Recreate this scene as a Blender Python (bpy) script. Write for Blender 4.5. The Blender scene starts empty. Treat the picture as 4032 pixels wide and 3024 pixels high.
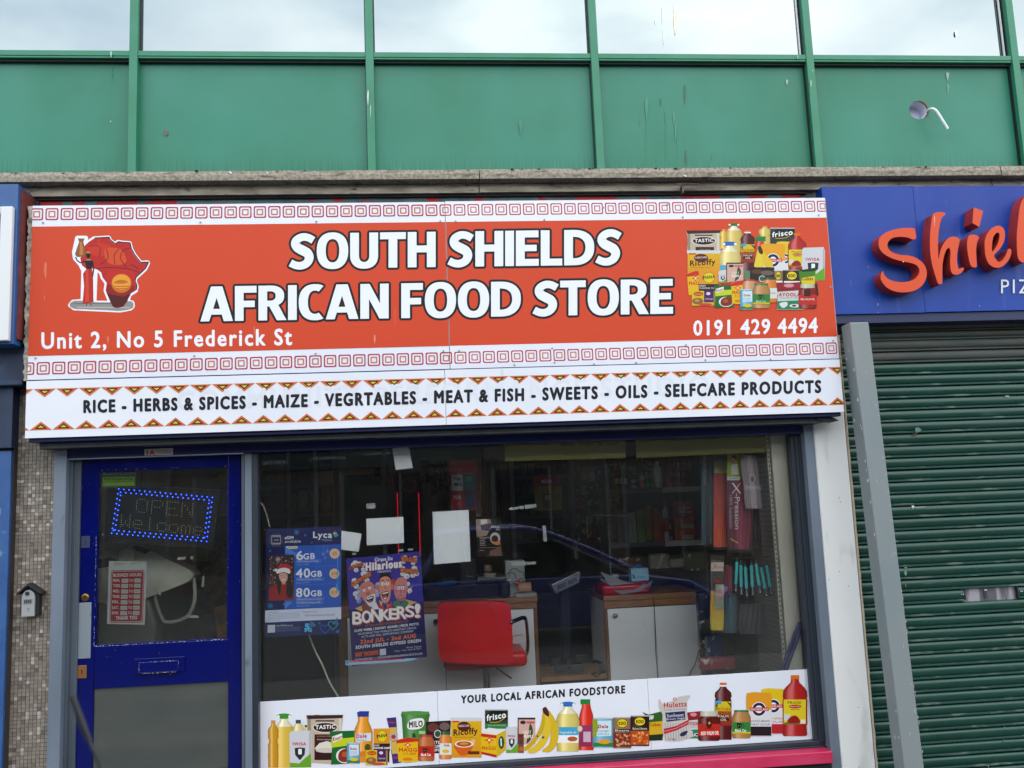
import bpy, bmesh, math, random
from math import sin, cos, pi, radians
from mathutils import Vector, Matrix
from mathutils.geometry import tessellate_polygon
random.seed(7)
S = bpy.context.scene
COL = S.collection

# ------------------------------------------------------------------ camera, sky, sun
FPX, YAW, PIT, ROL, DIST, EYE = 3600.0, 0.09510224, 0.13309471, -0.04089585, 5.0, 1.6
_f = Vector((sin(YAW)*cos(PIT), cos(YAW)*cos(PIT), sin(PIT)))
_r = Vector((cos(YAW), -sin(YAW), 0))
_u = _r.cross(_f)
RT = _r*cos(ROL) + _u*sin(ROL)
UP = -_r*sin(ROL) + _u*cos(ROL)
cam_d = bpy.data.cameras.new('camera')
cam_d.sensor_width = 36.0
cam_d.lens = 36.0*FPX/4032
cam_d.clip_start, cam_d.clip_end = 0.05, 400
cam_d.dof.use_dof = True
cam_d.dof.focus_distance = 5.0
cam_d.dof.aperture_fstop = 9.0
cam = bpy.data.objects.new('camera', cam_d)
COL.objects.link(cam)
m = Matrix.Identity(4)
for i, c in enumerate((RT, UP, -_f)):
    for j in range(3):
        m[j][i] = c[j]
m.translation = (0, -DIST, EYE)
cam.matrix_world = m
S.camera = cam

SUN_EL, SUN_AZ = radians(46), radians(162)       # azimuth from +Y towards +X: behind the camera, a little to the right
w = bpy.data.worlds.new('World')
S.world = w
w.use_nodes = True
nt = w.node_tree
nt.nodes.clear()
def N(t, k, **kw):
    n = t.nodes.new(k)
    for a, b in kw.items():
        setattr(n, a, b)
    return n
sky = N(nt, 'ShaderNodeTexSky', sky_type='NISHITA', sun_disc=False, sun_elevation=SUN_EL, sun_rotation=SUN_AZ, air_density=1.0, dust_density=2.5, ozone_density=1.0)
tc = N(nt, 'ShaderNodeTexCoord')
mp = N(nt, 'ShaderNodeMapping')
mp.inputs['Scale'].default_value = (1.0, 1.0, 2.2)
nz = N(nt, 'ShaderNodeTexNoise')
nz.inputs['Scale'].default_value = 3.2
nz.inputs['Detail'].default_value = 7
nz.inputs['Roughness'].default_value = 0.5
nz.inputs['Distortion'].default_value = 0.3
rp = N(nt, 'ShaderNodeValToRGB')
rp.color_ramp.elements[0].position = 0.30
rp.color_ramp.elements[0].color = (0.45, 0.45, 0.45, 1)
rp.color_ramp.elements[1].position = 0.62
rp.color_ramp.elements[1].color = (1, 1, 1, 1)
nz2 = N(nt, 'ShaderNodeTexNoise')
nz2.inputs['Scale'].default_value = 5.5
nz2.inputs['Detail'].default_value = 5
r2 = N(nt, 'ShaderNodeValToRGB')
r2.color_ramp.elements[0].position = 0.3
r2.color_ramp.elements[0].color = (3.8, 5.2, 6.8, 1)
r2.color_ramp.elements[1].position = 0.7
r2.color_ramp.elements[1].color = (10.8, 11.0, 11.1, 1)
mx = N(nt, 'ShaderNodeMix', data_type='RGBA')
bg = N(nt, 'ShaderNodeBackground')
bg.inputs['Strength'].default_value = 0.15
wo = N(nt, 'ShaderNodeOutputWorld')
L = nt.links.new
L(tc.outputs['Generated'], mp.inputs['Vector'])
L(mp.outputs[0], nz.inputs['Vector'])
L(mp.outputs[0], nz2.inputs['Vector'])
L(nz.outputs['Fac'], rp.inputs[0])
L(nz2.outputs['Fac'], r2.inputs[0])
L(rp.outputs[0], mx.inputs[0])
L(sky.outputs[0], mx.inputs[6])
L(r2.outputs[0], mx.inputs[7])
L(mx.outputs[2], bg.inputs[0])
L(bg.outputs[0], wo.inputs[0])

sd = bpy.data.lights.new('sun', 'SUN')
sd.energy = 1.5
sd.angle = radians(120)
sd.color = (1.0, 0.97, 0.92)
so = bpy.data.objects.new('sun', sd)
COL.objects.link(so)
sdir = Vector((sin(SUN_AZ)*cos(SUN_EL), cos(SUN_AZ)*cos(SUN_EL), sin(SUN_EL)))
so.rotation_euler = (-sdir).to_track_quat('-Z', 'Y').to_euler()
so.location = sdir*30
S.view_settings.view_transform = 'Standard'
S.view_settings.look = 'None'
S.view_settings.exposure = 0.95
S.view_settings.gamma = 1.0

# ------------------------------------------------------------------ helpers
def Q(px, py, Y=0.0):
    """the point of the plane y=Y that the photograph shows at (px, py) of its 4032x3024 pixels"""
    d = RT*((px-2016)/FPX) + UP*(-(py-1512)/FPX) + _f
    t = (Y+DIST)/d.y
    return d.x*t, EYE+d.z*t
def rect(x0, y0, x1, y1, Y):
    xm, ym = (x0+x1)/2, (y0+y1)/2
    return Q(x0, ym, Y)[0], Q(x1, ym, Y)[0], Q(xm, y1, Y)[1], Q(xm, y0, Y)[1]      # X0 X1 Z0 Z1
MK = .74      # colour scale, lower outdoors so the underlit interior looks brighter beside it
def C(h, k=None):
    if k is None: k = MK
    if not isinstance(h, str):
        return tuple(h)
    h = h.lstrip('#')
    o = []
    for i in (0, 2, 4):
        v = int(h[i:i+2], 16)/255
        o.append(min(.9, k*(v/12.92 if v < .04045 else ((v+.055)/1.055)**2.4)))
    return tuple(o)

MATS = {}
def mat(name, col='#808080', rough=.5, metal=0., spec=.5, col2=None, vs=6., stretch=(1, 1, 1), lo=.35, hi=.65, bump=0., bs=60., emit=0., coat=0., detail=6, trans=0., attr=False, alpha=1., wear=None, ws=9., wstretch=(1, 1, 1), wlo=.62, whi=.68, rvar=0.):
    if name in MATS:
        return MATS[name]
    M = bpy.data.materials.new(name)
    M.use_nodes = True
    t = M.node_tree
    b = t.nodes['Principled BSDF']
    b.inputs['Roughness'].default_value = rough
    b.inputs['Metallic'].default_value = metal
    b.inputs['Specular IOR Level'].default_value = spec
    b.inputs['Coat Weight'].default_value = coat
    b.inputs['Alpha'].default_value = alpha
    b.inputs['Transmission Weight'].default_value = trans
    b.inputs['Base Color'].default_value = (*C(col), 1)
    geo = N(t, 'ShaderNodeNewGeometry')
    def noise(scale, st, det=detail):
        mpn = N(t, 'ShaderNodeMapping')
        mpn.inputs['Scale'].default_value = st
        t.links.new(geo.outputs['Position'], mpn.inputs['Vector'])
        n = N(t, 'ShaderNodeTexNoise')
        n.inputs['Scale'].default_value = scale
        n.inputs['Detail'].default_value = det
        t.links.new(mpn.outputs[0], n.inputs['Vector'])
        return n.outputs['Fac']
    def ramp(src, a, c):
        r = N(t, 'ShaderNodeMapRange')
        r.inputs['From Min'].default_value = a
        r.inputs['From Max'].default_value = c
        t.links.new(src, r.inputs[0])
        return r.outputs[0]
    cur = None
    if attr:
        at = N(t, 'ShaderNodeVertexColor', layer_name='Col')
        cur = at.outputs['Color']
    if col2 is not None:
        mm = N(t, 'ShaderNodeMix', data_type='RGBA')
        t.links.new(ramp(noise(vs, stretch), lo, hi), mm.inputs[0])
        if cur is not None:
            t.links.new(cur, mm.inputs[6])
        else:
            mm.inputs[6].default_value = (*C(col), 1)
        mm.inputs[7].default_value = (*C(col2), 1)
        cur = mm.outputs[2]
    if wear is not None:
        mm = N(t, 'ShaderNodeMix', data_type='RGBA')
        t.links.new(ramp(noise(ws, wstretch, 9), wlo, whi), mm.inputs[0])
        if cur is not None:
            t.links.new(cur, mm.inputs[6])
        else:
            mm.inputs[6].default_value = (*C(col), 1)
        mm.inputs[7].default_value = (*C(wear), 1)
        cur = mm.outputs[2]
    if cur is not None:
        t.links.new(cur, b.inputs['Base Color'])
    if rvar:
        mr = N(t, 'ShaderNodeMapRange')
        mr.inputs['To Min'].default_value = max(0, rough-rvar)
        mr.inputs['To Max'].default_value = rough+rvar
        mr.inputs['From Min'].default_value = .3
        mr.inputs['From Max'].default_value = .7
        t.links.new(noise(5, (1, 1, .4)), mr.inputs[0])
        t.links.new(mr.outputs[0], b.inputs['Roughness'])
    if bump:
        bn = N(t, 'ShaderNodeBump')
        bn.inputs['Strength'].default_value = min(1, bump)
        bn.inputs['Distance'].default_value = .004
        t.links.new(noise(bs, stretch), bn.inputs['Height'])
        t.links.new(bn.outputs[0], b.inputs['Normal'])
    if emit:
        b.inputs['Emission Color'].default_value = (*C(col), 1)
        b.inputs['Emission Strength'].default_value = emit
    MATS[name] = M
    return M

def glassmat(name, tint=(.86, .9, .9), refl=1.0, rough=0.0, dust=0.0):
    M = bpy.data.materials.new(name)
    M.use_nodes = True
    t = M.node_tree
    t.nodes.clear()
    out = N(t, 'ShaderNodeOutputMaterial')
    tr = N(t, 'ShaderNodeBsdfTransparent')
    tr.inputs[0].default_value = (*tint, 1)
    gl = N(t, 'ShaderNodeBsdfGlossy')
    gl.inputs['Color'].default_value = (refl, refl, refl, 1)
    gl.inputs['Roughness'].default_value = rough
    fr = N(t, 'ShaderNodeFresnel')
    fr.inputs['IOR'].default_value = 1.56
    mxs = N(t, 'ShaderNodeMixShader')
    t.links.new(fr.outputs[0], mxs.inputs[0])
    t.links.new(tr.outputs[0], mxs.inputs[1])
    t.links.new(gl.outputs[0], mxs.inputs[2])
    last = mxs.outputs[0]
    if dust:
        df = N(t, 'ShaderNodeBsdfDiffuse')
        df.inputs['Color'].default_value = (.55, .57, .56, 1)
        geo = N(t, 'ShaderNodeNewGeometry')
        nz = N(t, 'ShaderNodeTexNoise')
        nz.inputs['Scale'].default_value = 6
        nz.inputs['Detail'].default_value = 8
        t.links.new(geo.outputs['Position'], nz.inputs['Vector'])
        mr = N(t, 'ShaderNodeMapRange')
        mr.inputs['From Min'].default_value = .3
        mr.inputs['From Max'].default_value = .8
        mr.inputs['To Min'].default_value = dust*.4
        mr.inputs['To Max'].default_value = dust*1.8
        t.links.new(nz.outputs['Fac'], mr.inputs[0])
        m2 = N(t, 'ShaderNodeMixShader')
        t.links.new(mr.outputs[0], m2.inputs[0])
        t.links.new(last, m2.inputs[1])
        t.links.new(df.outputs[0], m2.inputs[2])
        last = m2.outputs[0]
    t.links.new(last, out.inputs[0])
    MATS[name] = M
    return M

def wl(o):
    v = Vector((0, 0, 0))
    while o is not None:
        v += o.location
        o = o.parent
    return v
def tag(o, label=None, cat=None, group=None, kind=None):
    if label: o['label'] = label
    if cat: o['category'] = cat
    if group: o['group'] = group
    if kind: o['kind'] = kind
    return o
def thing(name, loc, label, cat, group=None):
    o = bpy.data.objects.new(name, None)
    o.empty_display_size = .1
    o.location = loc
    COL.objects.link(o)
    return tag(o, label, cat, group)

class MB:
    """collects shapes, builds them as ONE mesh object"""
    def __init__(s):
        s.v, s.f, s.c, s.mi = [], [], [], []
        s.cur = 0
    def add(s, vs, fs, col=None):
        n = len(s.v)
        s.v += [Vector(a) for a in vs]
        for f in fs:
            s.f.append([i+n for i in f])
            s.c.append(col)
            s.mi.append(s.cur)
        return s
    def box(s, x0, x1, y0, y1, z0, z1, col=None):
        if x0 > x1: x0, x1 = x1, x0
        if z0 > z1: z0, z1 = z1, z0
        return s.add([(x0, y0, z0), (x1, y0, z0), (x1, y1, z0), (x0, y1, z0), (x0, y0, z1), (x1, y0, z1), (x1, y1, z1), (x0, y1, z1)],
                     [(0, 3, 2, 1), (4, 5, 6, 7), (0, 1, 5, 4), (1, 2, 6, 5), (2, 3, 7, 6), (3, 0, 4, 7)], col)
    def slab(s, pts, y0, y1, col=None):
        """polygon pts [(x,z)] between y0 (front) and y1"""
        n = len(pts)
        a = sum(pts[i][0]*pts[(i+1) % n][1]-pts[(i+1) % n][0]*pts[i][1] for i in range(n))
        if a < 0: pts = pts[::-1]
        vs = [(x, y0, z) for x, z in pts]+[(x, y1, z) for x, z in pts]
        tri = tessellate_polygon([[Vector((x, z, 0)) for x, z in pts]])
        fs = []
        for t in tri:
            p = [pts[i] for i in t]
            ar = (p[1][0]-p[0][0])*(p[2][1]-p[0][1])-(p[2][0]-p[0][0])*(p[1][1]-p[0][1])
            if ar < 0: t = t[::-1]
            fs.append(tuple(t))
            fs.append(tuple(i+n for i in t[::-1]))
        fs += [(i, i+n, (i+1) % n+n, (i+1) % n) for i in range(n)]
        return s.add(vs, fs, col)
    def tube(s, path, r, seg=8, cap=True, col=None):
        path = [Vector(p) for p in path]
        rs = r if isinstance(r, (list, tuple)) else [r]*len(path)
        rings = []
        prev = None
        for i, p in enumerate(path):
            d = (path[min(i+1, len(path)-1)]-path[max(i-1, 0)]).normalized()
            a = Vector((0, 0, 1)) if abs(d.z) < .9 else Vector((1, 0, 0))
            x = d.cross(a).normalized() if prev is None else (prev-d*prev.dot(d)).normalized()
            prev = x
            y = d.cross(x)
            rings.append([p+(x*cos(2*pi*k/seg)+y*sin(2*pi*k/seg))*rs[i] for k in range(seg)])
        vs = [v for g in rings for v in g]
        fs = []
        for i in range(len(path)-1):
            for k in range(seg):
                fs.append((i*seg+k, i*seg+(k+1) % seg, (i+1)*seg+(k+1) % seg, (i+1)*seg+k))
        if cap:
            fs.append(tuple(range(seg))[::-1])
            fs.append(tuple((len(path)-1)*seg+k for k in range(seg)))
        return s.add(vs, fs, col)
    def lathe(s, c, prof, seg=16, col=None, ax='z'):
        vs, fs = [], []
        for r, h in prof:
            for k in range(seg):
                a = 2*pi*k/seg
                p = (r*cos(a), r*sin(a), h) if ax == 'z' else (r*cos(a), -h, r*sin(a))
                vs.append((c[0]+p[0], c[1]+p[1], c[2]+p[2]))
        for i in range(len(prof)-1):
            for k in range(seg):
                fs.append((i*seg+k, i*seg+(k+1) % seg, (i+1)*seg+(k+1) % seg, (i+1)*seg+k))
        fs.append(tuple(range(seg))[::-1])
        fs.append(tuple((len(prof)-1)*seg+k for k in range(seg)))
        return s.add(vs, fs, col)
    def build(s, name, M, parent=None, bevel=0., smooth=False, seg=2, keep_origin=False):
        lo = Vector((min(v.x for v in s.v), min(v.y for v in s.v), min(v.z for v in s.v)))
        hi = Vector((max(v.x for v in s.v), max(v.y for v in s.v), max(v.z for v in s.v)))
        c = (lo+hi)/2
        c.z = lo.z
        me = bpy.data.meshes.new(name)
        me.from_pydata([v-c for v in s.v], [], s.f)
        if any(k is not None for k in s.c):
            at = me.color_attributes.new('Col', 'FLOAT_COLOR', 'CORNER')
            i = 0
            for f, k in zip(s.f, s.c):
                for j in range(len(f)):
                    kk = k if k is not None else (1, 1, 1)
                    if isinstance(kk[0], (tuple, list)): kk = kk[j]
                    at.data[i].color = (*kk, 1)
                    i += 1
        ms = M if isinstance(M, (list, tuple)) else [M]
        for q in ms: me.materials.append(q)
        if len(ms) > 1:
            for p, k in zip(me.polygons, s.mi): p.material_index = k
        if bevel or smooth:
            b = bmesh.new()
            b.from_mesh(me)
            if bevel:
                bmesh.ops.remove_doubles(b, verts=b.verts, dist=1e-6)
                es = [e for e in b.edges if len(e.link_faces) == 2 and e.calc_face_angle(0) > .6]
                bmesh.ops.bevel(b, geom=es, offset=bevel, segments=seg, profile=.5, affect='EDGES', clamp_overlap=True)
            if smooth:
                for f in b.faces: f.smooth = True
                for e in b.edges:
                    if len(e.link_faces) == 2 and e.calc_face_angle(0) > .9: e.smooth = False
            b.to_mesh(me)
            b.free()
        o = bpy.data.objects.new(name, me)
        COL.objects.link(o)
        if parent is not None:
            o.parent = parent
            o.location = c-wl(parent)
        else:
            o.location = c
        return o
def part(name, M, parent, *boxes, bevel=0., **k):
    b = MB()
    for x in boxes: b.box(*x)
    return b.build(name, M, parent, bevel=bevel, **k)
def dup(o, loc, parent=None):
    c = o.copy()
    COL.objects.link(c)
    c.parent = parent if parent is not None else o.parent
    c.location = loc
    return c
def struct(o, label=None):
    return tag(o, label, None, None, 'structure')
def smoothpts(p, n=4, closed=True):
    out = []
    L_ = len(p)
    rng = range(L_) if closed else range(L_-1)
    for i in rng:
        if closed:
            a, b, c, d = p[i-1], p[i], p[(i+1) % L_], p[(i+2) % L_]
        else:
            a, b, c, d = p[max(i-1, 0)], p[i], p[i+1], p[min(i+2, L_-1)]
        for k in range(n):
            t = k/n
            out.append(tuple(.5*((2*b[j])+(-a[j]+c[j])*t+(2*a[j]-5*b[j]+4*c[j]-d[j])*t*t+(-a[j]+3*b[j]-3*c[j]+d[j])*t**3) for j in range(len(b))))
    if not closed: out.append(tuple(p[-1]))
    return out

# ------------------------------------------------------------------ lettering
_GC = {}
_AC = {}
def _mesh_of(s, off):
    cu = bpy.data.curves.new('t', 'FONT')
    cu.body = s
    cu.offset = off
    cu.resolution_u = 3
    ob = bpy.data.objects.new('t', cu)
    me = ob.to_mesh()
    vs = [(v.co.x, v.co.y) for v in me.vertices]
    fs = [tuple(p.vertices) for p in me.polygons]
    ob.to_mesh_clear()
    bpy.data.objects.remove(ob)
    bpy.data.curves.remove(cu)
    return vs, fs
def glyph(ch, off=0.):
    k = (ch, off)
    if k not in _GC:
        if ch == ' ':
            _GC[k] = ([], [])
        else:
            _GC[k] = _mesh_of(ch, off)
    return _GC[k]
def adv(ch):
    if ch not in _AC:
        a = _mesh_of('H'+ch+'H', 0)[0]
        b = _mesh_of('HH', 0)[0]
        _AC[ch] = max(v[0] for v in a)-max(v[0] for v in b)
    return _AC[ch]
def text2d(s, off=0., track=0.):
    """list of (verts, faces) per glyph, x normalised 0..1, y in cap heights (cap top = 1)"""
    cap = max(v[1] for v in glyph('H', 0)[0])
    x = 0.
    out = []
    for ch in s:
        vs, fs = glyph(ch, off)
        out.append(([(v[0]+x, v[1]) for v in vs], fs))
        x += adv(ch)+track
    xs = [v[0] for g in out for v in g[0]]
    a, b = min(xs), max(xs)
    return [([((v[0]-a)/(b-a), v[1]/cap) for v in g[0]], g[1]) for g in out]

def heavy(ch):
    """heavy humanist capitals: (width, pieces), cap height 1"""
    sv, sh = .245, .195
    R_ = lambda a, b, c, d: ([(a, b), (c, b), (c, d), (a, d)], [(0, 1, 2, 3)])
    def arc(cx, cy, ro, r2, a0, a1, ri, r3, n=22):
        vs = []
        for k in range(n+1):
            a = radians(a0+(a1-a0)*k/n)
            ca, sa = cos(a), sin(a)
            pw = lambda v: abs(v)**.86*(1 if v >= 0 else -1)
            vs += [(cx+ro*pw(ca), cy+r2*pw(sa)), (cx+ri*pw(ca), cy+r3*pw(sa))]
        return vs, [(2*k+1, 2*k, 2*k+2, 2*k+3) for k in range(n)]
    P_ = lambda *p: (list(p), [tuple(range(len(p)))])
    if ch == 'I': return sv, [R_(0, 0, sv, 1)]
    if ch == 'T': return .72, [R_(0, 1-sh, .72, 1), R_(.36-sv/2, 0, .36+sv/2, 1-sh)]
    if ch == 'H': return .78, [R_(0, 0, sv, 1), R_(.78-sv, 0, .78, 1), R_(sv, .42, .78-sv, .42+sh)]
    if ch == 'L': return .60, [R_(0, 0, sv, 1), R_(sv, 0, .60, sh)]
    if ch == 'E': return .64, [R_(0, 0, sv, 1), R_(sv, 0, .64, sh), R_(sv, .415, .58, .415+sh*.92), R_(sv, 1-sh, .63, 1)]
    if ch == 'F': return .61, [R_(0, 0, sv, 1), R_(sv, .39, .56, .39+sh*.95), R_(sv, 1-sh, .61, 1)]
    if ch == 'O': return .88, [arc(.44, .5, .44, .52, 0, 360, .19, .33, 40)]
    if ch == 'C': return .76, [arc(.46, .5, .46, .52, 62, 298, .20, .335)]
    if ch == 'U': return .78, [R_(0, .36, sv, 1), R_(.78-sv, .36, .78, 1), arc(.39, .36, .39, .38, 180, 360, .145, .19)]
    if ch == 'D': return .84, [R_(0, 0, sv, 1), arc(sv+.02, .5, .575, .5, -90, 90, .33, .5-sh), R_(sv, 0, sv+.03, sh), R_(sv, 1-sh, sv+.03, 1)]
    if ch == 'R': return .78, [R_(0, 0, sv, 1), arc(sv+.08, .70, .40, .30, -90, 90, .16, .30-sh*.85), R_(sv, 1-sh*.85, sv+.1, 1), R_(sv, .40, sv+.1, .40+sh*.85), P_((.30, .41), (.52, 0), (.79, 0), (.55, .46))]
    if ch == 'A': return .92, [P_((0, 0), (.25, 0), (.56, 1), (.30, 1)), P_((.92, 0), (.62, 1), (.36, 1), (.66, 0)), R_(.22, .19, .70, .19+sh*.85)]
    if ch == 'N': return .80, [R_(0, 0, sv, 1), R_(.80-sv, 0, .80, 1), P_((.02, 1), (.54, 0), (.78, 0), (.26, 1))]
    c = smoothpts([(.66, .80), (.50, .885), (.34, .895), (.20, .82), (.155, .71), (.22, .60), (.36, .52), (.49, .44), (.545, .31), (.48, .165), (.33, .09), (.17, .10), (.02, .17)], 4, False)
    vs = []
    for i, p in enumerate(c):
        q0, q1 = c[max(i-1, 0)], c[min(i+1, len(c)-1)]
        dx, dy = q1[0]-q0[0], q1[1]-q0[1]
        d = math.hypot(dx, dy)
        w_ = .105+.03*math.exp(-((i/len(c)-.5)/.22)**2)
        vs += [(p[0]-dy/d*w_, p[1]+dx/d*w_), (p[0]+dy/d*w_, p[1]-dx/d*w_)]
    return .70, [(vs, [(2*k, 2*k+1, 2*k+3, 2*k+2) for k in range(len(c)-1)])]

EPS = .00009
PRINT = None
class Print:
    """flat print on the plane y=Y (facing the street). z(ox, oy, s): coordinates are pixels of a crop of the photograph"""
    def __init__(s, Y, ox=0, oy=0, sc=1., base=0):
        s.Y, s.ox, s.oy, s.sc, s.base = Y, ox, oy, sc, base
        s.mb = MB()
        s.k = 0
    def bump(s, l):
        s.k += 1
        return l+.03*(s.k % 5)
    def P(s, x, y, l):
        X, Z = Q(s.ox+x/s.sc, s.oy+y/s.sc, s.Y)
        return (X, s.Y-(s.base+l)*EPS, Z)
    def poly(s, pts, col, l=1, cols=None):
        l = s.bump(l)
        n = len(pts)
        a = sum(pts[i][0]*pts[(i+1) % n][1]-pts[(i+1) % n][0]*pts[i][1] for i in range(n))
        if a > 0:
            pts = pts[::-1]
        tri = tessellate_polygon([[Vector((x, y, 0)) for x, y in pts]])
        fs = []
        for t in tri:
            p = [pts[i] for i in t]
            ar = (p[1][0]-p[0][0])*(p[2][1]-p[0][1])-(p[2][0]-p[0][0])*(p[1][1]-p[0][1])
            fs.append(tuple(t) if ar < 0 else tuple(t[::-1]))
        s.mb.add([s.P(x, y, l) for x, y in pts], fs, C(col))
    def rect(s, x0, y0, x1, y1, col, l=1, dy=0, col2=None):
        """dy: how much lower the right end is. col2: colour at the bottom"""
        l = s.bump(l)
        vs = [s.P(x0, y1, l), s.P(x1, y1+dy, l), s.P(x1, y0+dy, l), s.P(x0, y0, l)]
        c = C(col)
        s.mb.add(vs, [(0, 1, 2, 3)], c if col2 is None else (C(col2), C(col2), c, c))
    def ell(s, cx, cy, rx, ry, col, l=1, n=20, rot=0):
        s.poly([(cx+rx*cos(2*pi*i/n)*cos(rot)-ry*sin(2*pi*i/n)*sin(rot), cy+rx*cos(2*pi*i/n)*sin(rot)+ry*sin(2*pi*i/n)*cos(rot)) for i in range(n)], col, l)
    def line(s, pts, w, col, l=1):
        for (x0, y0), (x1, y1) in zip(pts[:-1], pts[1:]):
            ll = s.bump(l)
            d = math.hypot(x1-x0, y1-y0) or 1
            nx, ny = -(y1-y0)/d*w/2, (x1-x0)/d*w/2
            s.mb.add([s.P(x0+nx, y0+ny, ll), s.P(x1+nx, y1+ny, ll), s.P(x1-nx, y1-ny, ll), s.P(x0-nx, y0-ny, ll)], [(0, 1, 2, 3)], C(col))
    def strip(s, prof, cx, col, l=1, nx=7, hl=.35, dy=0.):
        """round thing: prof [(y, halfwidth)], shaded like the printed photograph of a bottle"""
        c = C(col)
        for (ya, wa), (yb, wb) in zip(prof[:-1], prof[1:]):
            for i in range(nx):
                a, b = -1+2*i/nx, -1+2*(i+1)/nx
                def sh(t):
                    k = .5+.62*(1-t*t)**.5+hl*math.exp(-((t+.35)/.22)**2)
                    g = hl*.35*math.exp(-((t+.35)/.22)**2)
                    return tuple(min(1, v*k+g) for v in c)
                ca, cb = sh(a*.96), sh(b*.96)
                s.mb.add([s.P(cx+b*wb, yb, l), s.P(cx+b*wa, ya, l), s.P(cx+a*wa, ya, l), s.P(cx+a*wb, yb, l)], [(3, 0, 1, 2)], (ca, cb, cb, ca))
    def text(s, t, x0, x1, yb, yt, col='#ffffff', l=2, yb1=None, off=.012, outline=None, ow=0, mirror=False, track=0., vert=False, shear=0.):
        """baseline yb at x0 (yb1 at x1), cap top yt"""
        if yb1 is None: yb1 = yb
        cap = abs(yb-yt)/s.sc
        r_ = off*1.3*abs(yb-yt)
        nb = 0 if r_/s.sc < .35 else (6 if cap < 40 else 14)
        nb = nb and 8
        sq = lambda v: v
        offs = [(r_*sq(cos(2*pi*k/nb)), r_*sq(sin(2*pi*k/nb))) for k in range(nb)]
        for gi, (vs, fs) in enumerate(text2d(t, 0, track+(off*2 if nb else 0))):
            if not vs: continue
            def M_(u, v, dx=0., dy=0.):
                if mirror: u = 1-u
                if vert:
                    return (yb+(yt-yb)*v+dx, x0+(x1-x0)*u+dy)
                return (x0+(x1-x0)*u+shear*v*(yb-yt)+dx, yb+(yb1-yb)*u+(yt-yb)*v+dy)
            def emit(dx, dy, cc, ll):
                P_ = [s.P(*M_(u, v, dx, dy), ll) for u, v in vs]
                ff = []
                for f in fs:
                    a, b, c = P_[f[0]], P_[f[1]], P_[f[2]]
                    ar = (b[0]-a[0])*(c[2]-a[2])-(c[0]-a[0])*(b[2]-a[2])
                    ff.append(f if ar > 0 else f[::-1])
                s.mb.add(P_, ff, cc)
            if outline is not None:
                for k in range(16):
                    ca, sa = cos(2*pi*k/16), sin(2*pi*k/16)
                    emit(ow*ca+r_*sq(ca), ow*sa+r_*sq(sa), C(outline), l-.95+k*.05+(gi % 2)*.025)
            for k, (dx, dy) in enumerate(offs):
                emit(dx, dy, C(col), l+.02+k*.04+(gi % 2)*.02)
            emit(0, 0, C(col), l+.7)
    def title(s, t, x0, x1, yb, yt, yb1, col, l, outline, ow):
        pcs, x = [], 0.
        for ch in t:
            if ch == ' ':
                x += .30
                continue
            w_, pieces = heavy(ch)
            if ch == 'A' and x > 0: x -= .05
            pcs.append([([(px+x, py) for px, py in v], f) for v, f in pieces])
            x += w_+.055
        x -= .055
        h = yt-yb
        for gi, pieces in enumerate(pcs):
            for pi_, (vs, fs) in enumerate(pieces):
                def emit(dx, dy, cc, ll):
                    s.mb.add([s.P(x0+(x1-x0)*(u/x)+dx, yb+(yb1-yb)*(u/x)+h*v+dy, ll) for u, v in vs], fs, cc)
                for k in range(14):
                    emit(ow*cos(2*pi*k/14), ow*sin(2*pi*k/14), C(outline), l-1+k*.05+(gi % 2)*.02+pi_*.005)
                emit(0, 0, C(col), l+pi_*.12+(gi % 2)*.05)
    def build(s, name, parent, M=None):
        o = s.mb.build(name, M or MATS['print'], parent)
        return tag(o, kind='stuff') if name in ('bird_dropping', 'triangle_print', 'scuff', 'dirt_spot') else o
def paper(name, corners, Y, label, cat, col='#e6e8ea', th=.0012, group=None, M=None):
    """corners in photo pixels TL TR BR BL; slab whose front is at Y"""
    pts = [Q(x, y, Y) for x, y in corners]
    x = sum(p[0] for p in pts)/4
    z = min(p[1] for p in pts)
    r = thing(name, (x, Y, z), label, cat, group)
    b = MB()
    b.slab(pts, Y, Y+th)
    b.build('sheet', M or mat('paper_'+col, col, .7, spec=.2), r)
    return r
mat('print', rough=.42, spec=.2, attr=True, rvar=.08)
mat('print_paper', rough=.5, spec=.3, attr=True)

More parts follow.
